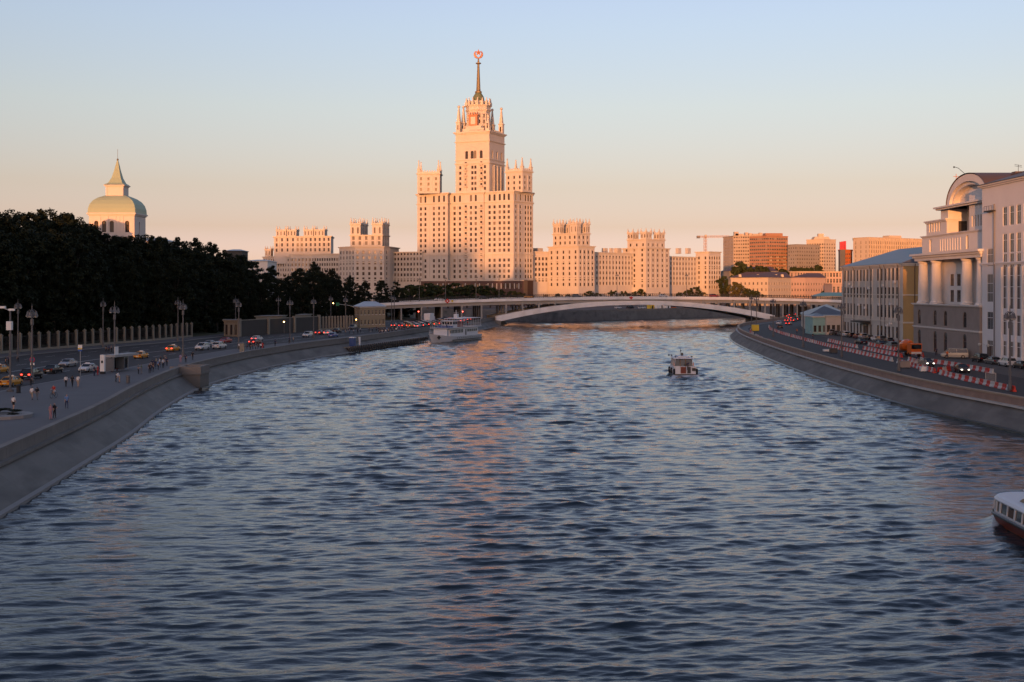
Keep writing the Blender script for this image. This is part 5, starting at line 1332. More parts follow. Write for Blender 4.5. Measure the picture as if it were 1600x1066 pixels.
B = Bld('long_shed', 'long low building with a blue-grey roof at the foot of the bridge', 'building', (112, 410, RY), mats=('beige', 'beige_trim', 'blue_roof', 'beige'), glass='glass_dim')
po = [(XU(1252, 450), 450), (XU(1262, 395), 395), (XU(1330, 395), 395), (XU(1320, 450), 450)]
zl = ZV(492, 420)
B.block(po, RY - .1, zl, [10, 4, 0, 0], [(RY + .8, 2.4)], 1.2, 2.4, cornice=.3, ch=.4, roofm=False)
e = [(*p, zl + .05) for p in offset_poly(po, .6)]; rx_ = (po[0][0] + po[3][0]) / 2
B.roof.add(e + [(rx_, 445, zl + 3.4), ((po[1][0] + po[2][0]) / 2, 402, zl + 3.4)], [(0, 1, 5, 4), (1, 2, 5), (2, 3, 4, 5), (3, 0, 4)]); B.done()

# ------------------------------------------------------------------ far town on the right
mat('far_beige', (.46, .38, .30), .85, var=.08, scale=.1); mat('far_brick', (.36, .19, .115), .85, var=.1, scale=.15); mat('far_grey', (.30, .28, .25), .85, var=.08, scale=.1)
mat('far_cream', (.55, .46, .35), .85, var=.06, scale=.1); mat('far_pink', (.50, .36, .29), .85, var=.06, scale=.2); mat('rust_roof', (.13, .07, .055), .7, var=.15, scale=.3); mat('teal_roof', (.08, .22, .20), .5, var=.1)
mat('slate', (.12, .12, .13), .6, var=.1, scale=.2); mat('facade_red', (.55, .05, .07), .5); mat('orange_panel', (.55, .16, .04), .6)
def slab(name, label, pts, z0, vtop, Ytop, specs, mats, ww=1.6, wh=1.7, step=3.2, first=1.2, frame='window_frame', roof=None, cornice=.4, kind='two', dep=.25):
    # pts: (u, Y) corners, outside on the right when walking from one to the next
    po = [(XU(u, Y), Y) for u, Y in pts]; z1 = ZV(vtop, Ytop); c = (sum(p[0] for p in po) / len(po), sum(p[1] for p in po) / len(po), z0)
    B = Bld(name, label, 'building', c, mats=mats, frame=frame)
    rows = []; z = z0 + first
    while z + wh < z1 - .8: rows.append(z); z += step
    B.block(po, z0, z1, specs, rows, ww, wh, kind, dep, cornice=cornice, ch=.6)
    return B, po, z1
# brick and beige tower blocks
B, po, z1 = slab('apartment_block', 'beige slab block left of the brick block, with a cluttered flat roof', [(1130, 1150), (1146, 1120), (1196, 1105), (1200, 1150)], 8, 368, 1115, [7, 14, 0, 0], ('far_beige', 'far_beige', 'far_grey', 'far_beige'), 1.6, 1.6)
for u, Y, w_, h in ((1150, 1130, 4, 4), (1155, 1130, 8, 2.2), (1166, 1130, 3, 3.4), (1172, 1130, 3, 2.6), (1180, 1130, 6, 2.2), (1188, 1128, 3, 3)): B.wall.prism(rect((XU(u, Y), Y), w_, 5, 0), z1, z1 + h)
B.done()
B, po, z1 = slab('apartment_block', 'orange brick apartment tower with rows of loggias, right of the crane', [(1171, 1085), (1199, 1070), (1231, 1078), (1228, 1110), (1172, 1115)], 8, 369, 1075, [9, 9, 0, 0, 0], ('far_brick', 'far_brick', 'far_grey', 'far_brick'), 2.0, 1.7, frame='window_frame')
m = MB(B.o)
for r_ in range(12):
    for k in (1, 4, 7):
        a, b = po[1], po[2]; f0, f1 = (k + .05) / 9, (k + .95) / 9; z = 8 + 1.0 + 3.2 * r_
        if z > z1 - 3: break
        lg = MB(B.o); lg.bar((a[0] + (b[0] - a[0]) * f0, a[1] + (b[1] - a[1]) * f0 - .55, z + .4), (a[0] + (b[0] - a[0]) * f1, a[1] + (b[1] - a[1]) * f1 - .55, z + .4), .9, 1.0); lg.build('loggia', ['far_beige'], B.t)
B.wall.prism(rect((XU(1208, 1090), 1092), 16, 9, R(5)), z1, z1 + 3.2)
B.done()
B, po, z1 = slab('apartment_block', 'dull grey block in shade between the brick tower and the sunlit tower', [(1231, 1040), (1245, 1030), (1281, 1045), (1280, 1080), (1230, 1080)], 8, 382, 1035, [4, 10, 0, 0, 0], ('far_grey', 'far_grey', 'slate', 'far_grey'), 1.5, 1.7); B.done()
B, po, z1 = slab('apartment_block', 'sunlit cream tower block with a small stepped cap', [(1260, 1130), (1287, 1118), (1306, 1128), (1304, 1160), (1262, 1160)], 8, 374, 1122, [7, 5, 0, 0, 0], ('far_cream', 'far_cream', 'rust_roof', 'far_cream'), 1.7, 1.7)
B.wall.prism(rect((XU(1282, 1140), 1140), 16, 12, 0), z1, z1 + 3, inset=.2); B.wall.prism(rect((XU(1282, 1140), 1140), 5, 5, 0), z1 + 3, z1 + 6); B.done()
B, po, z1 = slab('office_tower', 'small dark and orange office tower topped by three red panels', [(1310, 1000), (1318, 995), (1332, 1000), (1332, 1030), (1310, 1030)], 8, 390, 997, [0, 5, 0, 0, 0], ('orange_panel', 'orange_panel', 'slate', 'slate'), 1.2, 1.7)
for k in range(3):
    m = MB(B.o); x = XU(1312 + 3.4 * k, 998); m.box(x, 997, z1, x + 1.5, 999, z1 + 6.5 + .3 * k); m.build('red_panel', ['facade_red'], B.t)
m = MB(B.o); m.box(po[0][0] - .3, po[0][1] - 6.3, 8, po[0][0] + 4.0, po[0][1] - 1, z1 - .3); m.build('dark_cladding', ['slate'], B.t); B.done()
B, po, z1 = slab('office_slab', 'long sunlit slab with close-set vertical windows behind the grey roof', [(1333, 940), (1357, 925), (1446, 960), (1444, 990), (1333, 985)], 8, 371, 930, [3, 26, 0, 0, 0], ('far_cream', 'far_cream', 'rust_roof', 'far_cream'), .9, 2.4, 3.5); 
for k in range(27):
    a, b = po[1], po[2]; f_ = k / 26; B.trim.prism(rect((a[0] + (b[0] - a[0]) * f_, a[1] + (b[1] - a[1]) * f_ - .3), .5, .8, R(20)), 10, z1 - .5)
B.wall.prism(rect((XU(1395, 960), 962), 12, 8, R(20)), z1, z1 + 2.6); B.done()
# low houses across the river
B, po, z1 = slab('low_house', 'three-storey cream house with a dark red hipped roof across the river', [(1138, 860), (1142, 838), (1200, 815), (1236, 842), (1236, 870)], FQ - 1, 434, 825, [2, 9, 9, 0, 0], ('far_cream', 'far_cream', 'rust_roof', 'far_cream'), 1.3, 1.9, 4.3, 1.6)
e = [(*p, z1 + .05) for p in offset_poly(po, .7)]; cz = z1 + 4.2
B.roof.add(e + [(XU(1166, 846), 846, cz), (XU(1202, 838), 838, cz), (XU(1228, 855), 855, cz)], [(1, 2, 6, 5), (2, 3, 7, 6), (3, 4, 7), (0, 1, 5), (4, 0, 5, 6, 7)])
for u in (1156, 1184, 1212, 1222): m = MB(B.o); Y = 834; m.prism(rect((XU(u, Y), Y), 2, 3, 0), z1 + .6, z1 + 2.4, inset=.3); m.build('dormer', ['far_cream'], B.t)
B.done()
B, po, z1 = slab('low_house', 'three-storey pink house right of the red-roofed cream house', [(1236, 842), (1258, 848), (1290, 862), (1290, 890), (1236, 880)], FQ - 1, 434, 850, [5, 8, 0, 0, 0], ('far_pink', 'far_pink', 'rust_roof', 'far_pink'), 1.2, 1.9, 4.2, 1.6)
e = [(*p, z1 + .05) for p in offset_poly(po, .6)]; B.roof.add(e + [(XU(1262, 866), 866, z1 + 3.5), (XU(1282, 874), 874, z1 + 3.5)], [(0, 1, 5), (1, 2, 6, 5), (2, 3, 6), (3, 4, 5, 6), (4, 0, 5)])
B.done()
B, po, z1 = slab('low_house', 'taller sunlit block with dark window strips behind the pink house', [(1234, 905), (1246, 898), (1296, 905), (1320, 900), (1320, 940), (1234, 940)], FQ - 1, 424, 900, [2, 12, 5, 0, 0, 0], ('far_pink', 'far_cream', 'rust_roof', 'far_pink'), 1.5, 3.2, 4.4, 3.0, cornice=.9); B.done()
B, po, z1 = slab('low_house', 'low pink block at the bridge end with an orange panel and green roof', [(1288, 800), (1300, 780), (1340, 790), (1340, 830), (1288, 830)], FQ - 1, 443, 785, [0, 6, 0, 0, 0], ('far_pink', 'far_pink', 'teal_roof', 'far_pink'), 2.0, 4.4, 6, 3)
m = MB(B.o); a, b = po[1], po[2]; m.bar((a[0] + 1, a[1] - .4, 9), (a[0] + 6, a[1] - .2, 9), .3, 6); m.build('orange_hoarding', ['orange_panel'], B.t); B.done()
B, po, z1 = slab('low_house', 'low shed with a teal roof behind the bridge end', [(1268, 720), (1276, 700), (1320, 705), (1320, 730), (1268, 730)], 3, 463, 705, [0, 0, 0, 0, 0], ('far_grey', 'far_grey', 'teal_roof', 'far_grey'))
e = [(*p, z1 + .05) for p in offset_poly(po, .5)]; B.roof.add(e + [(XU(1285, 715), 715, z1 + 2.2), (XU(1315, 716), 716, z1 + 2.2)], [(0, 1, 5), (1, 2, 6, 5), (2, 3, 6), (3, 4, 5, 6), (4, 0, 5)]); B.done()
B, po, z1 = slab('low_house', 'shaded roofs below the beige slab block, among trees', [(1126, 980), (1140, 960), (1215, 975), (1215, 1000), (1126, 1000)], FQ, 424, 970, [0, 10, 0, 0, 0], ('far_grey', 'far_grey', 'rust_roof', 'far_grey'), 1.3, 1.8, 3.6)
e = [(*p, z1 + .05) for p in offset_poly(po, .5)]; B.roof.add(e + [(XU(1150, 985), 985, z1 + 4), (XU(1205, 988), 988, z1 + 4)], [(0, 1, 5), (1, 2, 6, 5), (2, 3, 6), (3, 4, 5, 6), (4, 0, 5)]); B.done()
far_trees = [(1132, 432, 930), (1139, 444, 850), (1146, 441, 822), (1152, 443, 820), (1160, 447, 815), (1168, 452, 810), (1176, 454, 808), (1184, 455, 806), (1155, 410, 955), (1162, 414, 955), (1168, 416, 955), (1190, 416, 960), (1197, 418, 960), (1216, 420, 1000), (1222, 421, 1000), (1238, 418, 1010), (1246, 419, 1010), (1255, 420, 1010), (1264, 419, 1005), (1277, 415, 1000), (1286, 455, 830), (1132, 446, 900)]
for i, (u, v, Y) in enumerate(far_trees):
    z = FQ - 1; h = ZV(v, Y) - z
    tree('warm' if i in (2, 3, 4) else 'street', XU(u, Y), Y, z, max(6, h), 'tree among the far houses right of the wing, number %s from its left end' % ('one two three four five six seven eight nine ten eleven twelve thirteen fourteen fifteen sixteen seventeen eighteen nineteen twenty twenty-one twenty-two'.split()[i]), 'trees among the far houses', 1.0 if h < 14 else .8)
# tower crane
cy_ = 1180; cx_ = XU(1102, cy_); zt_ = ZV(370, cy_)
t = thing('tower_crane', 'pale tower crane with a long level jib above the far roofs', 'crane', (cx_, cy_, 8)); o = (cx_, cy_, 8)
mat('crane_paint', (.45, .30, .22), .6)
def lattice(mb, a, b, w_, n_, r_):
    a, b = Vector(a), Vector(b); d = (b - a).normalized(); s1 = d.orthogonal().normalized() * w_ / 2; s2 = d.cross(s1).normalized() * w_ / 2
    cs_ = [s1 + s2, s1 - s2, -s1 - s2, -s1 + s2]
    for c in cs_: mb.tube([a + c, b + c], r_, 4)
    for i in range(n_):
        p, q = a + (b - a) * i / n_, a + (b - a) * (i + 1) / n_
        for k in range(4): mb.tube([p + cs_[k], q + cs_[(k + 1) % 4]], r_ * .7, 4)
m = MB(o); lattice(m, (cx_, cy_, 8), (cx_, cy_, zt_), 2.2, 20, .22); m.build('mast', ['crane_paint'], t)
m = MB(o); lattice(m, (cx_, cy_, zt_), (cx_ + 24, cy_, zt_ + .3), 1.4, 12, .16); m.build('jib', ['crane_paint'], t)
m = MB(o); lattice(m, (cx_, cy_, zt_), (cx_ - 8, cy_, zt_), 1.3, 4, .16); m.build('counter_jib', ['crane_paint'], t)
m = MB(o); m.box(cx_ - 8.5, cy_ - 1, zt_ - 1.6, cx_ - 5.4, cy_ + 1, zt_ + .8); m.build('counterweight', ['slate'], t)
m = MB(o); m.box(cx_ - .9, cy_ - 2.2, zt_ - .2, cx_ + 1.1, cy_ - .9, zt_ + 1.9); m.build('cab', ['far_beige'], t)

# ------------------------------------------------------------------ boats
mat('ship_white', (.62, .64, .66), .45, var=.04, scale=.5); mat('hull_dark', (.03, .032, .036), .4); mat('hull_red', (.16, .035, .022), .45, var=.1); mat('canvas_blue', (.03, .07, .22), .7); mat('canvas_red', (.22, .08, .07), .7)
mat('deck_wood', (.22, .14, .08), .7); mat('orange_ring', (.6, .14, .03), .6); mat('boat_glass', (.02, .025, .03), .08, spec=.6); mat('rubber', (.018, .018, .02), .8)
def hull(mb, L, W, keel, sheer, mi=0, bow=.38, nst=16, transom=.86, flare=.82, mi_low=None, zsplit=None, tip=0.0):
    # plan x forward; sections from stern (0) to bow (L)
    secs = []
    for i in range(nst + 1):
        t = i / nst; x = L * t
        w_ = W / 2 * (transom + (1 - transom) * min(1, t / .25)) if t < .25 else W / 2
        if t > 1 - bow: k = (t - (1 - bow)) / bow; w_ *= max(0.02, (1 - k ** 2.2))
        zt_ = sheer(t); wb = w_ * flare * (1 - .25 * max(0, (t - .7) / .3))
        xb = x - (tip * max(0, (t - .7) / .3) ** 2)
        secs.append([(xb, -wb * .5, keel), (xb, -wb, keel * .2 + .02), (x, -w_, zt_), (x, w_, zt_), (xb, wb, keel * .2 + .02), (xb, wb * .5, keel)])
    for a, b in zip(secs, secs[1:]):
        for k in range(5):
            if k == 2: continue
            mb.quad(a[k], b[k], b[k + 1], a[k + 1], mi)
        mb.quad(a[2], b[2], b[3], a[3], mi)
    mb.add(secs[0], [(5, 4, 3, 2, 1, 0)], mi); mb.add(secs[-1], [(0, 1, 2, 3, 4, 5)], mi)
    return secs
def rail(name, parent, pts, h, m='ship_white', step=1.2, r_=.025, mid=True):
    b = MB()
    for a, c in zip(pts, pts[1:]):
        a, c = Vector(a), Vector(c); n_ = max(1, int((c - a).length / step))
        b.tube([a + Vector((0, 0, h)), c + Vector((0, 0, h))], r_, 4)
        if mid: b.tube([a + Vector((0, 0, h * .5)), c + Vector((0, 0, h * .5))], r_ * .8, 4)
        for k in range(n_ + 1): p = a + (c - a) * k / n_; b.tube([p, p + Vector((0, 0, h))], r_, 4)
    o_ = b.build(name, [m], parent); return o_

# white passenger ship by the left quay
hx, hy = -.377, -.926
t = thing('passenger_ship', 'white two-deck passenger ship with a canopied upper deck beside the left pontoon', 'ship', (-12.6, 396, 0), math.atan2(hy, hx))
L = 34.0
b = MB(); hull(b, L, 6.6, -.8, lambda q: 1.75 + 1.15 * max(0, (q - .62) / .38) ** 1.5, bow=.36, transom=.9, tip=2.2); b.build('hull', ['ship_white'], t)
b = MB()
for s in (-1, 1): b.bar((1, s * 3.33, .62), (24, s * 3.33, .62), .12, .28)
b.build('rubbing_strake', ['hull_dark'], t)
b = MB(); b.box(-.05, -2.8, -.3, L - 6.5, 2.8, .2); b.build('boot_top', ['hull_dark'], t)
b = MB(); b.box(3, -2.75, 1.7, 24.5, 2.75, 4.35); b.box(24.5, -2.3, 1.9, 26.0, 2.3, 4.1); b.build('deckhouse', ['ship_white'], t)
b = MB(); b.box(1.0, -3.2, 4.35, 26.6, 3.2, 4.5); b.build('upper_deck', ['ship_white'], t)
for s in (-1, 1):
    for k in range(9):
        w_ = MB(); x = 15.0 + k * 1.12; w_.box(x, s * 2.78 - .03, 2.75, x + .72, s * 2.78 + .03, 3.85); w_.build('cabin_window', ['boat_glass'], t)
    for k in range(5):
        w_ = MB(); x = 4.0 + k * 1.6; w_.box(x, s * 2.78 - .03, 2.95, x + 1.2, s * 2.78 + .03, 3.75); w_.build('saloon_window', ['boat_glass'], t)
    w_ = MB(); w_.box(12.4, s * 2.78 - .03, 1.9, 13.2, s * 2.78 + .03, 3.8); w_.build('door', ['hull_dark'], t)
    for k in range(12):
        w_ = MB(); w_.lathe([(.17, -.03), (.17, .03)], (0, 0), 8); q = w_.build('porthole', ['boat_glass'], t); q.rotation_euler = (R(90), 0, 0); q.location = (2.5 + k * 1.6, s * 3.24, 1.15)
    an = MB(); an.box(-.5, -.06, -.5, .5, .06, .5); q = an.build('anchor', ['hull_dark'], t); q.location = (L - 3.2, s * 1.85, 1.7); q.rotation_euler = (0, R(45), -s * .5)
b = MB(); b.box(17.5, -1.9, 4.5, 21.0, 1.9, 6.5); b.box(17.2, -2.1, 6.5, 21.4, 2.1, 6.65); wh_ = b.build('wheelhouse', ['ship_white'], t)
for k in range(4): w_ = MB(); w_.box(21.0, -1.7 + k * .9, 5.4, 21.05, -1.7 + k * .9 + .7, 6.25); w_.build('pane', ['boat_glass'], wh_)
for s in (-1, 1):
    for k in range(3): w_ = MB(); w_.box(17.8 + k * 1.1, s * 1.92 - .03, 5.4, 18.6 + k * 1.1, s * 1.92 + .03, 6.25); w_.build('pane', ['boat_glass'], wh_)
b = MB(); b.box(21.2, -2.2, 4.5, 24.6, 2.2, 5.1); b.build('blue_cover', ['canvas_blue'], t)
b = MB(); b.box(12.6, -1.7, 4.5, 16.8, 1.7, 6.2); b.build('red_screen', ['canvas_red'], t)
b = MB(); b.box(1.2, -3.0, 7.15, 16.8, 3.0, 7.3); b.build('canopy', ['ship_white'], t)
b = MB()
for x in np.arange(1.4, 16.9, 1.9):
    for s in (-2.9, 2.9): b.tube([(x, s, 4.5), (x, s, 7.15)], .045, 4)
b.build('canopy_posts', ['ship_white'], t)
b = MB(); b.tube([(14.2, 0, 6.6), (14.2, 0, 9.8)], .09, 6); b.tube([(14.2, -.9, 9.0), (14.2, .9, 9.0)], .05, 4); b.box(13.6, -.6, 7.3, 14.8, .6, 8.6); b.build('mast', ['ship_white'], t)
rail('rail', t, [(1.2, -3.1, 4.5), (26.4, -3.1, 4.5), (26.4, 3.1, 4.5), (1.2, 3.1, 4.5), (1.2, -3.1, 4.5)], 1.0)
rail('bow_rail', t, [(26, -2.9, 2.5), (30, -1.9, 2.75), (33.4, -.2, 2.9), (30, 1.9, 2.75), (26, 2.9, 2.5)], .95)
b = MB(); b.tube([(33.2, 0, 2.9), (33.2, 0, 5.2)], .04, 4); b.build('jackstaff', ['ship_white'], t)

# small motor launch seen from astern
t = thing('motor_launch', 'small white motor launch with a cabin and dark corner fenders, seen from astern', 'boat', (33.6, 230.5, 0), R(90))
L = 11.5; W = 4.5
b = MB(); hull(b, L, W, -.6, lambda q: 1.05 + .75 * max(0, (q - .5) / .5) ** 1.5, bow=.45, transom=.95, flare=.88, tip=1.2); b.build('hull', ['ship_white'], t)
b = MB(); b.box(-.06, -2.05, .05, 0.3, 2.05, .30); b.box(.2, -2.18, -.1, 9, 2.18, .22); b.build('boot_top', ['hull_dark'], t)
b = MB()   # stern well: low bulwark with a gate
b.box(0.02, -2.0, 1.0, .14, -.9, 1.75); b.box(0.02, .9, 1.0, .14, 2.0, 1.75); b.box(.1, -2.1, 1.0, 2.4, -1.98, 1.75); b.box(.1, 1.98, 1.0, 2.4, 2.1, 1.75); b.build('bulwark', ['ship_white'], t)
b = MB(); b.box(-.1, -.1, .45, .12, .95, 1.7); b.build('red_door', ['hull_red'], t)
b = MB(); b.box(-.09, -1.0, .45, .13, -.35, 1.7); b.box(-.09, -1.95, .9, .13, -1.25, 1.5); b.build('vent', ['hull_dark'], t)
b = MB(); b.box(2.4, -1.85, 1.0, 8.2, 1.85, 1.7); b.add([(8.2, -1.85, 1.0), (8.2, 1.85, 1.0), (9.6, 1.2, 1.4), (9.6, -1.2, 1.4), (8.2, -1.85, 1.7), (8.2, 1.85, 1.7)], [(0, 1, 5, 4), (0, 4, 3), (1, 2, 5), (4, 5, 2, 3)]); b.build('cabin_base', ['ship_white'], t)
b = MB(); b.prism([(2.5, -1.75), (8.0, -1.75), (8.0, 1.75), (2.5, 1.75)], 1.7, 3.15, inset=.08); cg = b.build('cabin_glass', ['boat_glass'], t)
for x in (2.5, 4.2, 5.9, 7.8):
    for s in (-1, 1): b = MB(); b.bar((x, s * 1.80, 1.65), (x, s * 1.62, 3.2), .14, .1); b.build('pillar', ['ship_white'], cg)
for y_ in (-.45, .62): b = MB(); b.box(2.4, y_, 1.0, 2.5, y_ + .12, 3.15); b.build('door_post', ['deck_wood'], cg)
b = MB(); b.prism([(2.0, -1.95), (8.6, -1.85), (8.6, 1.85), (2.0, 1.95)], 3.12, 3.34, inset=.06); b.box(3.0, -1.1, 3.34, 6.4, 1.1, 3.62); b.build('cabin_roof', ['ship_white'], t)
b = MB(); b.tube([(5.2, .2, 3.6), (5.2, .2, 5.0)], .04, 5); b.ball((5.2, .2, 4.55), .16, 6, 0); b.box(5.0, -.25, 3.6, 5.4, .1, 4.15); b.build('mast', ['hull_dark'], t)
for (x, y_) in ((2.6, -1.6), (2.8, 1.6), (7.4, 1.7), (7.8, 2.2)): b = MB(); b.ball((x, y_, 3.55), .17, 6); b.tube([(x, y_, 3.3), (x, y_, 3.6)], .05, 4); b.build('deck_lamp', ['hull_dark'], t)
for (x, y_) in ((0, -2.2), (0, 2.2), (3.4, 2.28), (6.6, 2.28), (3.4, -2.28), (6.6, -2.28)): b = MB(); b.lathe([(.05, .25), (.2, .35), (.2, 1.3), (.05, 1.4)], (x - .05, y_), 8); b.build('fender', ['rubber'], t)
for s in (-1, 1): b = MB(); b.box(2.3, s * 1.9 - .05, 1.75, 2.6, s * 1.9 + .05, 2.4); b.build('life_ring', ['orange_ring'], t)
rail('bow_rail', t, [(8.4, -1.75, 1.5), (10.6, -.9, 1.75), (11.3, 0, 1.8), (10.6, .9, 1.75), (8.4, 1.75, 1.5)], .7, 'steel')

# river bus at the right edge
t = thing('river_bus', 'low river bus with a rounded glazed bow and dark red hull at the right edge', 'boat', (35.9, 66.0, 0), R(87.5))
L = 21.5; W = 4.6
def ring(z, grow, n_=14, x0=0):          # plan outline, round bow
    r_ = W / 2 * grow; pts = [(x0, -r_)]
    for k in range(n_ + 1):
        a = -math.pi / 2 + math.pi * k / n_; pts.append((L - 2.6 + (2.6 - (1 - grow) * 2.2) * math.cos(a), r_ * math.sin(a)))
    pts.append((x0, r_)); return [(p[0], p[1], z) for p in pts]
def loft(rings, mi=0, top=False):
    b = MB(); n_ = len(rings[0])
    for a, c in zip(rings, rings[1:]):
        b.add(a + c, [(k, (k + 1) % n_, n_ + (k + 1) % n_, n_ + k) for k in range(n_)], mi)
    if top: b.add(rings[-1], [tuple(range(n_))], mi)
    return b
loft([ring(-.5, .72), ring(.1, .86)]).build('boot_top', ['hull_dark'], t)
loft([ring(.1, .86), ring(.14, .872)]).build('waterline_stripe', ['orange_ring'], t)
loft([ring(.14, .87), ring(.72, .97)]).build('hull', ['hull_red'], t)
loft([ring(.72, .99), ring(.80, 1.02), ring(.90, 1.02), ring(.97, .98)]).build('rubbing_strake', ['hull_dark'], t)
loft([ring(.9, .94), ring(1.08, .94)], 0, True).build('coaming', ['ship_white'], t)
gl = loft([ring(1.06, .925), ring(1.82, .89)]).build('window_band', ['boat_glass'], t)
r0, r1 = ring(1.06, .935), ring(1.84, .90)
for k in range(1, len(r0) - 1):
    if k % 3 == 1 or k in (1, len(r0) - 2):
        b = MB(); b.bar(r0[k], r1[k], .11, .11); b.build('window_post', ['ship_white'], gl)
for i in range(12):
    for s in (-1, 1):
        x = 18.2 - i * 1.35; w_ = .13 if i % 2 else .2
        b = MB(); b.bar((x, s * W / 2 * .935, 1.06), (x, s * W / 2 * .90, 1.84), w_, .1); b.build('window_post', ['ship_white'], gl)
for i in (2, 4, 6):                      # opened sashes
    b = MB(); x = 18.2 - i * 1.35 + .15; b.box(x, W / 2 * .935, 1.1, x + .9, W / 2 * .94, 1.7); b.build('open_sash', ['frame_brown'], gl)
loft([ring(1.82, .93), ring(1.90, .935), ring(2.06, .86), ring(2.12, .74)], 0, True).build('roof', ['ship_white'], t)
b = MB(); b.prism([(2, -1.25), (17.0, -1.25), (17.0, 1.25), (2, 1.25)], 2.12, 2.36, inset=.06); hd = b.build('roof_hatch', ['boat_glass'], t)
for x in (5, 8, 11, 14): b = MB(); b.box(x, -1.26, 2.13, x + .1, 1.26, 2.385); b.build('hatch_bar', ['hull_dark'], hd)
b = MB(); b.tube([(18.7, .2, 2.1), (18.7, .2, 2.7)], .035, 5); b.ball((18.7, .2, 2.6), .12, 6); b.build('bow_light', ['ship_white'], t)


# foam along the stems: broken patches of white water
mat('foam', (.42, .45, .48), .8, var=.2, scale=3)

# pontoon along the left quay
P0, P1 = Vector((-42.3, 310.5)), Vector((-26.5, 374)); d = (P1 - P0); Lp = d.length; d.normalize(); a_ = math.atan2(d.y, d.x)
t = thing('pontoon', 'long dark landing stage on piles along the left quay', 'pier', (P0.x, P0.y, 0), a_)
b = MB(); b.box(0, 0, 1.25, Lp, 5.5, 1.6); b.build('deck', ['granite'], t)
b = MB(); b.box(0, -.12, .75, Lp, 0, 1.25); b.build('edge_beam', ['hull_dark'], t)
for k in range(int(Lp / 1.6) + 1):
    b = MB(); b.box(k * 1.6 - .15, -.34, -1, k * 1.6 + .15, -.12, 1.75); b.build('fender_pile', ['bridge_dark'], t)
for x in (0.2, 4.5, 9):
    for y_ in (.3, 2.6, 5.0): b = MB(); b.lathe([(.22, -1.5), (.22, 1.25)], (x, y_), 8); b.build('pile', ['bridge_dark'], t)
b = MB(); b.box(0, 0, .2, .3, 5.4, .55); b.build('brace', ['bridge_dark'], t)
mat('toilet_blue', (.025, .07, .22), .5)
def cabin(label, x, y, z, w_, d_, h, m, rm):
    q = thing('portable_cabin', label, 'cabin', (x, y, z), a_)
    b = MB(); b.box(-w_ / 2, -d_ / 2, 0, w_ / 2, d_ / 2, h); b.build('body', [m], q)
    b = MB(); b.box(-w_ / 2 - .06, -d_ / 2 - .06, h, w_ / 2 + .06, d_ / 2 + .06, h + .18); b.build('roof', [rm], q)
    b = MB(); b.box(-w_ / 2 + .15, -d_ / 2 - .04, .1, w_ / 2 - .15, -d_ / 2, h - .2); b.build('door', [m], q)
p = G(551, 541, 1.6); cabin('blue portable cabin with a white roof on the left end of the pontoon', p.x, p.y, 1.6, 1.4, 1.4, 2.2, 'toilet_blue', 'ship_white')
p = G(562, 540, 1.6); cabin('narrow pale notice stand beside the blue cabin on the pontoon', p.x, p.y, 1.6, .7, .3, 2.1, 'sign_white', 'sign_white')
# bastion with river stairs on the left wall
t = thing('quay_bastion', 'square granite bastion stepping out of the left embankment wall', 'bastion', (-54, 202, 0), R(90))
b = MB(); b.box(-3.0, -1.9, -2, 2.6, 3.2, 2.7); b.build('body', ['granite_slope'], t)
b = MB(); b.box(-3.2, -2.1, 2.5, 2.8, 3.2, 2.85); b.build('ledge', ['granite'], t)
b = MB(); b.box(-3.1, -2.0, 2.85, 2.7, -1.4, 3.85); b.box(-3.1, -1.4, 2.85, -2.5, 3.2, 3.85); b.box(2.1, -1.4, 2.85, 2.7, 3.2, 3.85); b.build('parapet', ['granite'], t)
b = MB(); b.box(-3.4, -2.3, -2, 3.0, 3.2, .35); b.build('footing', ['wet_stone'], t)

# ------------------------------------------------------------------ vehicles
PAINT = {}
for nm, c in {'taxi_yellow': (.55, .23, .015), 'white': (.60, .60, .60), 'black': (.012, .012, .014), 'silver': (.33, .34, .36), 'red': (.30, .02, .02), 'blue': (.05, .12, .32), 'grey': (.12, .125, .13), 'dark_red': (.13, .015, .02), 'cream': (.50, .46, .38), 'orange': (.55, .12, .015)}.items():
    PAINT[nm] = mat('paint_' + nm, c, .3, metal=.25 if nm in ('silver', 'grey') else 0, spec=.5)
mat('car_glass', (.012, .014, .016), .05, spec=.6); mat('tyre', (.015, .015, .016), .85); mat('rim', (.28, .28, .29), .35, metal=.8); mat('headlight', (.6, .6, .58), .15, spec=.6); mat('headlight_on', (1, .95, .85), .2, emit=(1, .9, .75), es=4); mat('tail', (.25, .01, .008), .25); mat('tail_on', (.5, .01, .008), .25, emit=(1, .05, .03), es=2.6); mat('plate', (.6, .6, .58), .5); mat('trim_black', (.02, .02, .022), .6)
CAR = {}
def loft_body(sect, mi=0):
    # sect: list of (x, half width, z low, z high, half width at top)
    b = MB(); R_ = []
    for x, wl, z0, z1, wt in sect:
        zm = z0 + (z1 - z0) * .55
        R_.append([(x, -wl * .92, z0), (x, -wl, zm), (x, -wt, z1), (x, wt, z1), (x, wl, zm), (x, wl * .92, z0)])
    for a, c in zip(R_, R_[1:]):
        b.add(a + c, [(k, (k + 1) % 6, 6 + (k + 1) % 6, 6 + k) for k in range(6)], mi)
    b.add(R_[0], [(5, 4, 3, 2, 1, 0)], mi); b.add(R_[-1], [(0, 1, 2, 3, 4, 5)], mi)
    return b
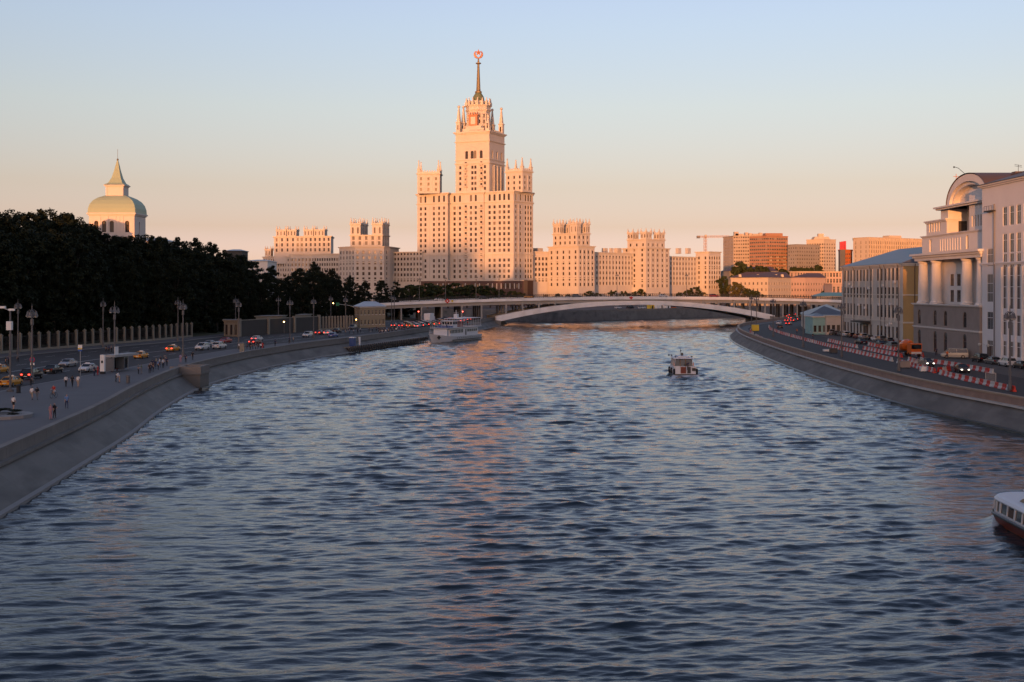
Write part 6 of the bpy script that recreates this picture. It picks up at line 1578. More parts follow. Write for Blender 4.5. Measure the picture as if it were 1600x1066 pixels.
def car_parts(kind):
    # x forward, centred; returns list of (name, MB, material, parent index)
    P = []
    if kind == 'sedan':
        L, H, hw = 4.6, 1.45, .89
        body = loft_body([(-2.3, .78, .38, .82, .70), (-2.2, .86, .28, .95, .78), (-1.5, hw, .22, 1.0, .84), (0, hw, .2, .97, .85), (1.1, hw, .22, .94, .83), (1.9, .86, .26, .82, .76), (2.3, .72, .36, .66, .62)])
        gl = [(-1.75, .96), (-1.05, 1.40), (.25, 1.42), (1.05, .95)]
    elif kind == 'suv':
        L, H, hw = 4.7, 1.75, .94
        body = loft_body([(-2.35, .84, .45, 1.0, .78), (-2.25, .92, .34, 1.1, .86), (-1.5, hw, .3, 1.12, .88), (0, hw, .3, 1.1, .88), (1.2, hw, .3, 1.06, .86), (2.0, .9, .34, .98, .82), (2.35, .78, .42, .8, .7)])
        gl = [(-2.15, 1.1), (-1.85, 1.68), (.2, 1.72), (1.1, 1.08)]
    else:
        L, H, hw = 5.2, 2.1, .97
        body = loft_body([(-2.6, .92, .4, 1.15, .90), (-2.5, hw, .3, 1.2, .93), (0, hw, .28, 1.2, .93), (1.6, hw, .3, 1.15, .9), (2.3, .9, .34, 1.0, .82), (2.6, .8, .42, .85, .72)])
        gl = [(-2.5, 1.19), (-2.38, 2.0), (1.0, 2.02), (1.95, 1.12)]
    P.append(('body', body, 'BODY', None))
    xs = [p[0] for p in gl]; zs = [p[1] for p in gl]; wb, wt = hw - .08, hw - .24
    b = MB(); lo = [(xs[0], -wb), (xs[3], -wb), (xs[3], wb), (xs[0], wb)]
    v = [(xs[0], -wb, zs[0] - .03), (xs[3], -wb, zs[3] - .03), (xs[3], wb, zs[3] - .03), (xs[0], wb, zs[0] - .03), (xs[1], -wt, zs[1] - .06), (xs[2], -wt, zs[2] - .06), (xs[2], wt, zs[2] - .06), (xs[1], wt, zs[1] - .06)]
    b.add(v, [(0, 1, 5, 4), (1, 2, 6, 5), (2, 3, 7, 6), (3, 0, 4, 7), (4, 5, 6, 7)]); P.append(('windows', b, 'car_glass', None))
    b = MB(); b.add([(xs[1] - .06, -wt - .02, zs[1] - .07), (xs[2] + .06, -wt - .02, zs[2] - .07), (xs[2] + .06, wt + .02, zs[2] - .07), (xs[1] - .06, wt + .02, zs[1] - .07), (xs[1] + .05, -wt + .1, zs[1] + .02), (xs[2] - .08, -wt + .1, zs[2] + .02), (xs[2] - .08, wt - .1, zs[2] + .02), (xs[1] + .05, wt - .1, zs[1] + .02)], [(0, 1, 5, 4), (1, 2, 6, 5), (2, 3, 7, 6), (3, 0, 4, 7), (4, 5, 6, 7), (3, 2, 1, 0)]); P.append(('roof', b, 'BODY', None))
    b = MB()
    for s in (-1, 1):
        for (xa, za), (xb, zb) in (((xs[0], zs[0]), (xs[1], zs[1] - .05)), ((xs[2], zs[2] - .05), (xs[3], zs[3])), ((-.35, zs[0]), (-.35, zs[1] - .05))):
            b.bar((xa, s * (wb + .005), za - .03), (xb, s * (wt + .01), zb), .07, .07)
    P.append(('pillars', b, 'BODY', None))
    wr = .33 if kind == 'sedan' else .37
    for x in (-L * .30, L * .31):
        for s in (-1, 1):
            b = MB(); b.lathe([(wr * .6, -.11), (wr, -.09), (wr, .09), (wr * .6, .11)], (0, 0), 14); b2 = MB(); b2.lathe([(wr * .62, -.115), (wr * .62, .115)], (0, 0), 10)
            for m_ in (b, b2): m_.v = [(p[0] + x, p[2] + s * (hw - .1), p[1] + wr) for p in m_.v]
            P.append(('wheel', b, 'tyre', None)); P.append(('rim', b2, 'rim', len(P) - 1))
    zf = body.v[-6][2] + .26; zb_ = body.v[0][2] + .34
    for s in (-1, 1):
        b = MB(); b.box(L / 2 - .16, s * .56 - .13, zf - .06, L / 2 + .015, s * .56 + .13, zf + .06); P.append(('headlight', b, 'headlight', None))
        b = MB(); b.box(-L / 2 - .02, s * .60 - .16, zb_ - .05, -L / 2 + .1, s * .60 + .16, zb_ + .14); P.append(('taillight', b, 'tail', None))
    b = MB(); b.box(-L / 2 - .015, -.26, .48, -L / 2 + .05, .26, .60); P.append(('number_plate', b, 'plate', None))
    b = MB(); b.box(L / 2 - .1, -.5, .38, L / 2 + .02, .5, .55); P.append(('grille', b, 'trim_black', None))
    for s in (-1, 1): b = MB(); b.box(.72, s * (hw + .02) - .1, zs[3] - .02, .9, s * (hw + .02) + .1, zs[3] + .14); P.append(('mirror', b, 'BODY', None))
    return P
for k_ in ('sedan', 'suv', 'van'):
    pl = car_parts(k_)
    CAR[k_] = [(n_, b_.mesh(n_, ['paint_white' if m_ == 'BODY' else m_]), m_, pi) for n_, b_, m_, pi in pl]
    j = MB(); slots = ['paint_white', 'car_glass', 'tyre', 'rim', 'headlight', 'tail', 'plate', 'trim_black']; name_of = {'BODY': 0, 'car_glass': 1, 'tyre': 2, 'rim': 3, 'headlight': 4, 'tail': 5, 'plate': 6, 'trim_black': 7}
    for n_, b_, m_, pi in pl: j.add(b_.v, b_.f, name_of[m_])
    CAR[k_ + '_joined'] = j.mesh('car', slots)
def objmat(o, slot, m):
    o.material_slots[slot].link = 'OBJECT'; o.material_slots[slot].material = m
def car(kind, colour, x, y, z, ang, label, group=None, brake=False, heads=False, taxi=False, full=True):
    cat = 'taxi' if taxi else 'van' if kind == 'van' else 'car'
    if full:
        t = thing({'sedan': 'car', 'suv': 'car', 'van': 'van'}[kind] if not taxi else 'taxi', label, cat, (x, y, z), ang, group)
        made = []
        for n_, me_, m_, pi in CAR[kind]:
            o = link(n_, me_, t if pi is None else made[pi]); made.append(o)
            if m_ == 'BODY': objmat(o, 0, PAINT[colour])
            if n_ == 'taillight' and brake: objmat(o, 0, M['tail_on'])
            if n_ == 'headlight' and heads: objmat(o, 0, M['headlight_on'])
        if taxi:
            b = MB(); b.box(-.15, -.35, 1.42, .1, .35, 1.6); b.build('roof_sign', ['sign_white'], t)
    else:
        t = link('car', CAR[kind + '_joined']); t.location = (x, y, z); t.rotation_euler = (0, 0, ang); tag(t, label, cat, group)
        objmat(t, 0, PAINT[colour])
        if brake: objmat(t, 5, M['tail_on'])
        if heads: objmat(t, 4, M['headlight_on'])
    return t
def road_ang(y, away=True):
    dx = (xRF(y + 4) * .4 + xRN(y + 4) * .6) - (xRF(y - 4) * .4 + xRN(y - 4) * .6); a = math.atan2(8, dx); return a if away else a + math.pi
def lcar(u, v, kind, colour, away, label, **k):
    p = G(u, v, RY + .01); return car(kind, colour, p.x, p.y, RY + .01, road_ang(p.y, away), label, 'cars on the left quay road', **k)
lcar(18, 603, 'sedan', 'taxi_yellow', True, 'yellow taxi nearest the left edge, beside the promenade kerb', taxi=True)
lcar(-2, 583, 'sedan', 'taxi_yellow', False, 'white and yellow taxi cut off by the left edge of the picture', taxi=True)
lcar(50, 592, 'suv', 'black', True, 'black car with red tail lights behind the round no-parking sign', brake=True)
lcar(84, 583, 'sedan', 'black', True, 'black saloon left of the white fronted taxi', heads=False)
lcar(106, 573, 'sedan', 'silver', False, 'silver saloon in the far lanes above the black saloon')
lcar(137, 581, 'sedan', 'white', False, 'white taxi facing the viewer next to the bus stop sign', taxi=True)
lcar(221, 560, 'sedan', 'taxi_yellow', True, 'yellow taxi behind the bus shelter', taxi=True)
lcar(271, 549, 'sedan', 'taxi_yellow', True, 'orange-yellow taxi alone left of the pair of lamps', taxi=True, brake=True)
lcar(316, 547, 'suv', 'white', False, 'white estate car right of the pair of lamps')
lcar(327, 541, 'sedan', 'silver', False, 'pale saloon behind the white estate car')
lcar(343, 545, 'suv', 'white', True, 'white car near the kerb behind a knot of people')
lcar(352, 536, 'sedan', 'red', False, 'red and white car in the middle lanes right of the white estate')
lcar(402, 533, 'sedan', 'white', True, 'white saloon with red tail lights ahead of the dark red car', brake=True)
lcar(399, 538, 'sedan', 'dark_red', True, 'dark red car with lit tail lights close behind the white saloon', brake=True)
lcar(481, 527, 'suv', 'white', False, 'white car alone left of the blue car')
lcar(500, 523, 'sedan', 'dark_red', True, 'dark red car right of the lone white car', brake=True)
lcar(513, 523, 'sedan', 'white', True, 'white car with red lights between two dark cars', brake=True)
lcar(521, 527, 'sedan', 'blue', True, 'light blue car parked at the promenade kerb')
lcar(527, 520, 'sedan', 'black', True, 'black car ahead of the light blue car')
lcar(551, 515, 'suv', 'grey', False, 'grey car left of the yellow house')
# queue before the bridge
qs = []
names = ['black', 'white', 'grey', 'red', 'taxi_yellow', 'silver', 'taxi_yellow', 'dark_red', 'white', 'black']
for lane in range(4):
    for k in range(-5, 8):
        y = 470 + k * 7.6 + lane * 2.1
        x = xRN(y) - 3.2 - lane * 3.4
        i = lane * 8 + k; c = names[(i * 7 + lane * 3) % 10]
        if lane == 3 and k in (2, 3): continue
        car('sedan' if i % 3 else 'suv', c, x, y, RY + .01, road_ang(y), '%s car in the queue by the left bridge end, lane %s from the river' % (c.replace('_', ' '), ('one', 'two', 'three', 'four')[lane]), 'traffic queue by the bridge', brake=True, full=False)
# box lorry in the queue
y = 488; x = xRN(y) - 3.2 - 3 * 3.4
t = thing('box_lorry', 'white box lorry standing among the queued cars before the bridge', 'lorry', (x, y, RY + .01), road_ang(y))
b = MB(); b.box(-4.2, -1.25, 1.1, 2.2, 1.25, 4.0); b.build('cargo_box', ['sign_white'], t)
b = MB(); b.box(2.4, -1.15, .6, 4.0, 1.15, 2.7); cb = b.build('cab', ['paint_white'], t); b = MB(); b.box(3.6, -1.05, 1.7, 4.05, 1.05, 2.5); b.build('windscreen', ['car_glass'], cb)
b = MB(); b.box(-4.2, -.5, .7, 3.8, .5, 1.1); b.build('chassis', ['trim_black'], t)
for xx in (-2.9, 3.0):
    for s in (-1, 1): b = MB(); b.lathe([(.45, -.15), (.45, .15)], (0, 0), 12); b.v = [(p[0] + xx, p[2] + s * 1.05, p[1] + .45) for p in b.v]; b.build('wheel', ['tyre'], t)
for s in (-1, 1): b = MB(); b.box(-4.24, s * 1.0 - .15, .8, -4.18, s * 1.0 + .15, 1.0); b.build('taillight', ['tail_on'], t)
# right bank traffic
def rcar(u, v, kind, colour, ang, label, **k):
    p = G(u, v, RY + .01); return car(kind, colour, p.x, p.y, RY + .01, ang, label, 'cars on the right quay road', **k)
rcar(1448, 572, 'sedan', 'black', R(-92), 'black car with headlights on, the left one of two among the barriers', heads=True)
rcar(1503, 582, 'sedan', 'black', R(-97), 'black car with headlights on, the right one of two among the barriers', heads=True)
rcar(1491, 560, 'van', 'cream', R(168), 'cream minivan parked side-on before the granite base')
rcar(1391, 545, 'suv', 'grey', R(100), 'grey car parked by the beige building, left of the concrete mixer')
rcar(1375, 541, 'sedan', 'black', R(95), 'black car parked by the beige building beside the grey one')
rcar(1345, 538, 'sedan', 'black', R(95), 'dark car parked below the door canopy of the beige building')
rcar(1217, 507, 'sedan', 'white', R(70), 'white car driving off beyond the barriers towards the bridge', full=False)
rcar(1219, 513, 'sedan', 'black', R(75), 'black car following the white car beyond the barriers', full=False)
for i, (u, v) in enumerate(((1231, 503), (1236, 499), (1242, 497), (1233, 508), (1240, 503), (1246, 501), (1229, 496), (1237, 494), (1243, 493), (1249, 496))):
    rcar(u, v, 'sedan', ['black', 'grey', 'red', 'dark_red', 'black'][i % 5], R(62), '%s car in the queue under the right end of the bridge' % ['black', 'grey', 'red', 'dark red', 'black'][i % 5], brake=True, full=False)
# cars parked along the right-hand facades
for i in range(11):
    y = 312 + i * 5.6; c = ['black', 'grey', 'white', 'black', 'silver', 'dark_red', 'black', 'white', 'grey', 'black', 'silver'][i]
    car('suv' if i % 3 == 1 else 'sedan', c, 98.6 + random.uniform(-.2, .2), y, RY + .012, R(90), '%s car parked along the beige building, %s from the near end' % (c.replace('_', ' '), 'first second third fourth fifth sixth seventh eighth ninth tenth eleventh'.split()[i]), 'cars parked along the beige building', full=i < 5)
for i in range(5):
    y = 206 + i * 6.4; c = ['silver', 'black', 'white', 'grey', 'black'][i]
    car('sedan' if i % 2 else 'suv', c, 91.0, y, RY + .012, R(90), '%s car parked before the white office block, %s from the right' % (c, 'first second third fourth fifth'.split()[i]), 'cars parked before the office block')
# concrete mixer lorry
p = G(1418, 557, RY)
t = thing('concrete_mixer', 'orange concrete mixer lorry facing the viewer beside the beige building', 'lorry', (p.x, p.y, RY + .01), R(-84))
b = MB(); b.box(2.4, -1.2, .7, 4.2, 1.2, 2.9); cb = b.build('cab', ['paint_orange'], t)
b = MB(); b.box(4.15, -1.05, 1.75, 4.25, 1.05, 2.65); b.build('windscreen', ['car_glass'], cb); b = MB(); b.box(4.18, -1.1, .75, 4.3, 1.1, 1.15); b.build('bumper', ['paint_white'], cb)
b = MB(); b.lathe([(.5, -2.8), (1.0, -1.8), (1.25, -.3), (1.2, .8), (.7, 2.0)], (0, 0), 14); dm = b.build('drum', ['paint_orange'], t); dm.rotation_euler = (0, R(80), 0); dm.location = (-.6, 0, 2.35)
b = MB(); b.box(-4.2, -.5, .8, 3.4, .5, 1.15); b.build('chassis', ['trim_black'], t)
b = MB(); b.bar((-3.6, 0, 3.2), (-4.6, 0, 1.6), .5, .1); b.build('chute', ['paint_orange'], t)
for xx in (-3.0, -1.8, 3.1):
    for s in (-1, 1): b = MB(); b.lathe([(.5, -.17), (.5, .17)], (0, 0), 12); b.v = [(q[0] + xx, q[2] + s * 1.05, q[1] + .5) for q in b.v]; b.build('wheel', ['tyre'], t)
# a few vehicles on the bridge deck
for i, (u, c) in enumerate(((690, 'white'), (760, 'black'), (830, 'taxi_yellow'), (905, 'grey'), (1040, 'white'), (1120, 'red'))):
    p = walk(bp_(0, 6, 0), (bd.x, bd.y), u); s = (p[0] - bo[0]) / bd.x; q = bp_(s, 7, zdeck(s) - .24)
    car('suv' if i % 2 else 'sedan', c, q[0], q[1], q[2], math.atan2(bd.y, bd.x), '%s car crossing the bridge, %s from the left' % (c.replace('_', ' '), 'first second third fourth fifth sixth'.split()[i]), 'cars on the bridge', full=False)

# ------------------------------------------------------------------ road works on the right bank
mat('barrier_red', (.50, .035, .02), .55, var=.08, scale=2); mat('barrier_white', (.50, .49, .47), .55, var=.08, scale=2)
def barrier_mesh(m):
    b = MB(); pr = [(-.24, 0), (-.24, .18), (-.1, .38), (-.08, .8), (.08, .8), (.1, .38), (.24, .18), (.24, 0)]
    n_ = len(pr); v = [(-.72, p[0], p[1]) for p in pr] + [(.72, p[0], p[1]) for p in pr]
    b.add(v, [(k, (k + 1) % n_, n_ + (k + 1) % n_, n_ + k) for k in range(n_)] + [tuple(range(n_ - 1, -1, -1)), tuple(range(n_, 2 * n_))])
    for x in (-.4, .4): b.lathe([(.05, .8), (.05, .86)], (x, 0), 6)
    return b.mesh('road_barrier', [m])
BMR, BMW = barrier_mesh('barrier_red'), barrier_mesh('barrier_white')
def barrier_row(path, label, group, start=0, gaps=()):
    pts = resample(path, 1.52)
    for i in range(len(pts) - 1):
        if any(a <= pts[i][1] <= b_ for a, b_ in gaps): continue
        a, b_ = pts[i], pts[i + 1]; red = (i + start) % 2 == 0
        o = link('road_barrier', BMR if red else BMW); o.location = ((a[0] + b_[0]) / 2 + random.uniform(-.08, .08), (a[1] + b_[1]) / 2, RY + .004); o.rotation_euler = (0, 0, math.atan2(b_[1] - a[1], b_[0] - a[0]) + random.uniform(-.07, .07))
        tag(o, '%s plastic road barrier %s' % ('red' if red else 'white', label), 'barrier', '%s %s' % ('red' if red else 'white', group))
barrier_row([(69.8, 165), (70.6, 190), (72.0, 205), (74.6, 235), (76.2, 270), (78.0, 300)], 'in the near row between the road and the right parapet', 'barriers of the near row', gaps=((197, 201), (228, 232)))
barrier_row([(80.8, 200), (81.2, 218), (80.4, 232), (81.5, 262), (83, 292), (85, 320)], 'in the far row along the middle of the right road', 'barriers of the far row', 1, gaps=((234, 246), (278, 284)))
barrier_row([(78.0, 300), (80.5, 330), (84, 370), (89, 410), (95, 440)], 'in the distant row curving towards the bridge', 'barriers of the distant row', 1, gaps=((350, 354),))
barrier_row([(85.5, 150), (84.5, 178), (83.5, 188)], 'at the right edge by the white office block', 'barriers by the office block')
barrier_row([(73.0, 204), (76.5, 207.5)], 'in the short row set across the works strip', 'barriers set across the strip', 0)
barrier_row([(75.5, 222), (77.5, 228), (78.5, 236)], 'in the short loose row between the near and far rows', 'loose barriers between the rows', 1)
barrier_row([(86.5, 250), (88, 275), (89.5, 300)], 'in the row along the parked cars', 'barriers along the parked cars', 0)
barrier_row([(66.8, 300), (70.5, 340), (77, 385), (86, 425)], 'in the row right behind the parapet near the bend', 'barriers behind the parapet', 1, gaps=((318, 330), (352, 366)))
# mesh fence panels, a yellow compressor and pallets on the works strip
def site_box(name, label, cat, u, v, w_, d_, h, m, extra=None, rz=0):
    p = G(u, v, QZ); t = thing(name, label, cat, (p.x, p.y, RY + .004 if p.x > xRP(p.y) + 3.2 else QZ), rz)
    b = MB(); b.box(-w_ / 2, -d_ / 2, .12, w_ / 2, d_ / 2, h); b.build('body', [m], t)
    b = MB(); b.box(-w_ / 2 - .04, -d_ / 2 - .04, h, w_ / 2 + .04, d_ / 2 + .04, h + .07); b.build('lid', [m], t)
    for x in (-w_ * .35, w_ * .35): b = MB(); b.box(x - .08, -d_ / 2, 0, x + .08, d_ / 2, .12); b.build('skid', ['trim_black'], t)
    return t
site_box('compressor', 'yellow site compressor near the far bend of the right parapet', 'machine', 1180, 517, 2.2, 1.6, 2.1, 'sign_yellow')
site_box('site_container', 'brown site box behind the right parapet below the second lamp', 'box', 1413, 574, 1.8, 1.2, 1.2, 'granite_brown')
site_box('cable_drum_box', 'dark open crate on the works strip behind the parapet', 'box', 1302, 551, 1.6, 1.0, 1.0, 'bridge_dark')
site_box('material_bag', 'white bag of building material by the near barriers', 'bag', 1442, 580, .9, .9, .85, 'sign_white')
site_box('sand_bin', 'small white bin on the works strip, left of the dark crate', 'bin', 1291, 549, 1.3, .9, .5, 'sign_white')
for i, (u0, v0, u1, v1) in enumerate(((1434, 576, 1447, 577), (1540, 598, 1556, 600), (1426, 573, 1434, 576))):
    a, b_ = G(u0, v0, RY), G(u1, v1, RY); t = thing('fence_panel', 'light mesh fence panel among the near barriers, %s' % ('beside the white bag', 'right of the last red block', 'beside the brown box')[i], 'fence panel', (a.x, a.y, RY))
    m = MB((a.x, a.y, RY))
    for p in (a, b_): m.bar((p.x, p.y, RY), (p.x, p.y, RY + 1.6), .06, .06)
    for z in (.25, 1.6): m.bar((a.x, a.y, RY + z), (b_.x, b_.y, RY + z), .05, .05)
    m.build('frame', ['lamp_glass'], t); m = MB((a.x, a.y, RY))
    for k in range(1, 14): q = a + (b_ - a) * k / 14; m.bar((q.x, q.y, RY + .25), (q.x, q.y, RY + 1.6), .02, .02)
    m.build('mesh', ['lamp_glass'], t)['kind'] = 'stuff'

# odds and ends on the far quay, seen under the arch
def far_cabin(label, u, v, w_, h, m):
    Y = 690.0; x = XU(u, Y); z = FQ - .9
    t = thing('site_cabin', label, 'cabin', (x, Y, z), R(40)); b = MB(); b.box(-w_ / 2, -1.2, 0, w_ / 2, 1.2, h); b.build('body', [m], t)
    b = MB(); b.box(-w_ / 2 - .1, -1.3, h, w_ / 2 + .1, 1.3, h + .2); b.build('roof', ['grey_roof'], t)
    b = MB(); b.box(-.5, -1.24, .1, .5, -1.2, h - .4); b.build('door', ['car_glass'], t)
far_cabin('white site cabin on the far quay seen under the arch', 1032, 482, 7.5, 3.2, 'sign_white')
far_cabin('white site cabin on the far quay, right one of two under the arch', 1042, 482, 4.0, 3.0, 'sign_white')
far_cabin('yellow machine shelter on the far quay left of the white cabins', 1017, 482, 4.0, 2.4, 'sign_yellow')
for i, (u, c) in enumerate(((1003, 'white'), (1052, 'orange'), (985, 'black'), (966, 'white'), (1075, 'red'), (1096, 'grey'))):
    car('van' if i % 2 == 0 else 'suv', c, XU(u, 700), 700, FQ - .9, R(42), '%s vehicle on the far quay under the arch, %s' % (c, ('left of the yellow shelter', 'right of the cabins', 'second from the left', 'leftmost', 'past the orange one', 'rightmost')[i]), 'vehicles on the far quay', full=False)

# ------------------------------------------------------------------ people
mat('skin', (.42, .26, .19), .6); mat('hair_dark', (.025, .018, .014), .6); mat('hair_fair', (.22, .14, .07), .6); mat('shoe', (.05, .05, .05), .6); mat('shoe_white', (.5, .5, .5), .6)
CL = {}
for nm, c in {'white': (.60, .60, .60), 'black': (.015, .015, .018), 'navy': (.025, .035, .08), 'red': (.45, .03, .025), 'blue': (.12, .22, .42), 'grey': (.14, .14, .15), 'beige': (.36, .29, .21), 'pink': (.45, .22, .24), 'lilac': (.30, .24, .38), 'orange': (.55, .13, .03), 'green': (.07, .13, .07)}.items(): CL[nm] = mat('cloth_' + nm, c, .85)
def person_mesh(pose, skirt=False, shorts=False):
    # joints of a 1.74 m figure facing +x; pose gives offsets for limbs
    J = {'pel': (0, 0, .95), 'wai': (0, 0, 1.10), 'che': (.01, 0, 1.32), 'nec': (.01, 0, 1.48), 'hd0': (.02, 0, 1.56), 'hd1': (.03, 0, 1.68)}
    st = {'walk': (.26, -.24), 'stand': (.03, -.02), 'step': (.14, -.16), 'bend': (.05, -.08), 'ride': (.25, .12)}[pose]
    for s, k in ((1, 0), (-1, 1)):
        f = st[k]
        J['hip%d' % s] = (0, s * .09, .90); J['kne%d' % s] = (f * .55 + .05, s * .10, .49); J['ank%d' % s] = (f, s * .10, .09 if f > -.2 else .14); J['toe%d' % s] = (f + .17, s * .11, .04)
        if pose == 'ride': J['kne%d' % s] = (.34, s * .11, .78 + .14 * k); J['ank%d' % s] = (.16, s * .11, .36 + .22 * k); J['toe%d' % s] = (.32, s * .11, .33 + .22 * k)
        J['sho%d' % s] = (.0, s * .18, 1.42); a = -f * .5
        J['elb%d' % s] = (a * .5 - .03, s * .23, 1.14); J['wri%d' % s] = (a + .06, s * .22, .90); J['han%d' % s] = (a + .09, s * .21, .80)
        if pose == 'ride': J['elb%d' % s] = (.24, s * .24, 1.18); J['wri%d' % s] = (.46, s * .24, 1.06); J['han%d' % s] = (.54, s * .23, 1.05)
        if pose == 'bend': J['elb%d' % s] = (.30, s * .2, .98); J['wri%d' % s] = (.40, s * .18, .76); J['han%d' % s] = (.43, s * .17, .67)
        if pose == 'stand' and s == 1: J['elb%d' % s] = (.02, s * .25, 1.14); J['wri%d' % s] = (.24, s * .17, 1.16); J['han%d' % s] = (.32, s * .14, 1.22)
    if pose == 'bend':
        for n_, dx, dz in (('wai', .10, -.03), ('che', .28, -.12), ('nec', .42, -.19), ('hd0', .49, -.2), ('hd1', .58, -.22), ('sho1', .30, -.15), ('sho-1', .30, -.15)): J[n_] = (J[n_][0] + dx, J[n_][1], J[n_][2] + dz)
    if pose == 'ride':
        for n_, dx in (('wai', .06), ('che', .15), ('nec', .2), ('hd0', .23), ('hd1', .25), ('sho1', .16), ('sho-1', .16)): J[n_] = (J[n_][0] + dx, J[n_][1], J[n_][2])
    E_ = [('pel', 'wai'), ('wai', 'che'), ('che', 'nec'), ('nec', 'hd0'), ('hd0', 'hd1')]
    for s in (1, -1): E_ += [('pel', 'hip%d' % s), ('hip%d' % s, 'kne%d' % s), ('kne%d' % s, 'ank%d' % s), ('ank%d' % s, 'toe%d' % s), ('che', 'sho%d' % s), ('sho%d' % s, 'elb%d' % s), ('elb%d' % s, 'wri%d' % s), ('wri%d' % s, 'han%d' % s)]
    rad = {'pel': .135, 'wai': .125, 'che': .145, 'nec': .06, 'hd0': .085, 'hd1': .095, 'hip': .095, 'kne': .062, 'ank': .042, 'toe': .04, 'sho': .065, 'elb': .045, 'wri': .033, 'han': .036}
    names = list(J); me = bpy.data.meshes.new('p'); me.from_pydata([J[n_] for n_ in names], [(names.index(a), names.index(b)) for a, b in E_], [])
    ob = bpy.data.objects.new('p', me); col.objects.link(ob); ob.modifiers.new('s', 'SKIN'); sk = ob.modifiers.new('d', 'SUBSURF'); sk.levels = 1
    if not me.skin_vertices:
        bpy.context.view_layer.objects.active = ob
    for i, n_ in enumerate(names):
        r_ = rad[n_.rstrip('-1')] if n_.rstrip('-1') in rad else rad[n_]
        d_ = me.skin_vertices[0].data[i]; d_.radius = (r_, r_ * (1.25 if n_ in ('che', 'pel', 'wai') else 1)); d_.use_root = n_ == 'pel'
    dg = bpy.context.evaluated_depsgraph_get(); ev = ob.evaluated_get(dg); out = bpy.data.meshes.new_from_object(ev, depsgraph=dg)
    bpy.data.objects.remove(ob)
    out.materials.clear()
    for m_ in ('skin', 'cloth_white', 'cloth_navy', 'hair_dark', 'shoe'): out.materials.append(M[m_])
    segs = [(np.array(J[a]), np.array(J[b]), a[:3] + b[:3]) for a, b in E_]
    for p in out.polygons:
        c = np.array(p.center); best = 9; nm = ''
        for a, b, n_ in segs:
            t_ = np.clip(np.dot(c - a, b - a) / np.dot(b - a, b - a), 0, 1); d_ = np.linalg.norm(c - a - (b - a) * t_)
            if d_ < best: best, nm, tt_ = d_, n_, t_
        if nm in ('hd0hd1',) or (nm == 'nechd0' and tt_ > .6): mi = 3 if (c[2] > J['hd1'][2] + .02 or c[0] < J['hd1'][0] - .02) else 0
        elif nm in ('nechd0', 'chenec') and tt_ > .75: mi = 0
        elif nm[:3] in ('elb', 'wri'): mi = 0
        elif nm == 'anktoe': mi = 4
        elif nm[:3] == 'kne': mi = 0 if (shorts or skirt) else 2
        elif nm[:3] == 'hip' or nm == 'pelhip' or (nm == 'pelwai' and tt_ < .4): mi = 0 if shorts and nm[:3] == 'hip' and tt_ > .75 else 2
        else: mi = 1
        p.material_index = mi; p.use_smooth = True
    return out
PM = {}
for pose in ('walk', 'stand', 'step', 'bend', 'ride'):
    for v_ in ('long', 'shorts'): PM[(pose, v_)] = person_mesh(pose, shorts=(v_ == 'shorts'))
def person(x, y, z, ang, top, bot, pose, label, group=None, shorts=False, hair='hair_dark', h=1.0):
    o = link('person', PM[(pose, 'shorts' if shorts else 'long')]); o.location = (x, y, z); o.rotation_euler = (0, 0, ang); o.scale = (h, h, h)
    objmat(o, 1, CL[top]); objmat(o, 2, CL[bot]); objmat(o, 3, M[hair]); tag(o, label, 'person', group); return o
g_ = 'people on the promenade'
def pp(u, v, ang, top, bot, pose, label, **k): p = G(u, v, QZ); return person(p.x, p.y, QZ, R(ang), top, bot, pose, label, g_, **k)
pp(21, 641, 80, 'white', 'black', 'step', 'person in white shirt and black shorts walking away, nearest the left edge', shorts=True)
pp(50, 625, 85, 'white', 'beige', 'walk', 'person in white shirt and beige shorts walking beside one in dark', shorts=True)
pp(58, 625, 88, 'black', 'grey', 'walk', 'person in black top beside the one in white and beige')
pp(48, 603, 80, 'navy', 'black', 'stand', 'person in dark clothes standing by the no-parking sign')
pp(104, 639, -60, 'blue', 'navy', 'walk', 'person in pale blue shirt walking along the parapet')
pp(103, 605, 95, 'white', 'black', 'step', 'person in white top, left of a group of three walking')
pp(113, 605, 92, 'black', 'black', 'walk', 'person all in black, in the middle of a group of three')
pp(122, 605, 88, 'white', 'beige', 'step', 'person in white top, right of a group of three walking', shorts=True)
pp(147, 588, 0, 'navy', 'navy', 'stand', 'person in dark clothes left of the white pylon')
pp(153, 587, 180, 'red', 'red', 'stand', 'person in a red dress next to the white pylon')
pp(181, 597, 30, 'white', 'black', 'bend', 'person in white bending down, left of two')
pp(187, 598, 200, 'white', 'beige', 'bend', 'person in white bending down, right of two', shorts=True)
pp(216, 585, 10, 'grey', 'black', 'stand', 'person in grey left of a pair right of the bus shelter')
pp(221, 585, 190, 'green', 'grey', 'stand', 'person in dull green right of a pair right of the bus shelter')
pp(282, 567, 100, 'lilac', 'pink', 'stand', 'person in lilac by the bastion')
pp(290, 567, 80, 'navy', 'black', 'stand', 'person in dark blue right of the one in lilac')
pp(301, 563, 90, 'black', 'black', 'step', 'person in black beyond the bastion')
p = G(82, 660, QZ); 
pp(79, 656, -20, 'pink', 'pink', 'stand', 'person in pink leaning at the parapet', hair='hair_fair')
pp(85, 654, -30, 'black', 'black', 'stand', 'person in black behind the one in pink at the parapet')
cols_ = ['black', 'white', 'navy', 'grey', 'black', 'beige', 'navy', 'white', 'blue', 'black']
for i in range(13):
    u, v = 233 + i * 2.3 + random.uniform(-1, 1), 584 - i * .95 - (i % 3) * 3; c = cols_[(i * 3) % 10]
    pp(u, v, random.uniform(0, 360), c, ['black', 'navy', 'grey'][i % 3], ['stand', 'step', 'stand'][i % 3], 'person in %s in the tight group before the bastion, %s from the left' % (c, ORD[i]))
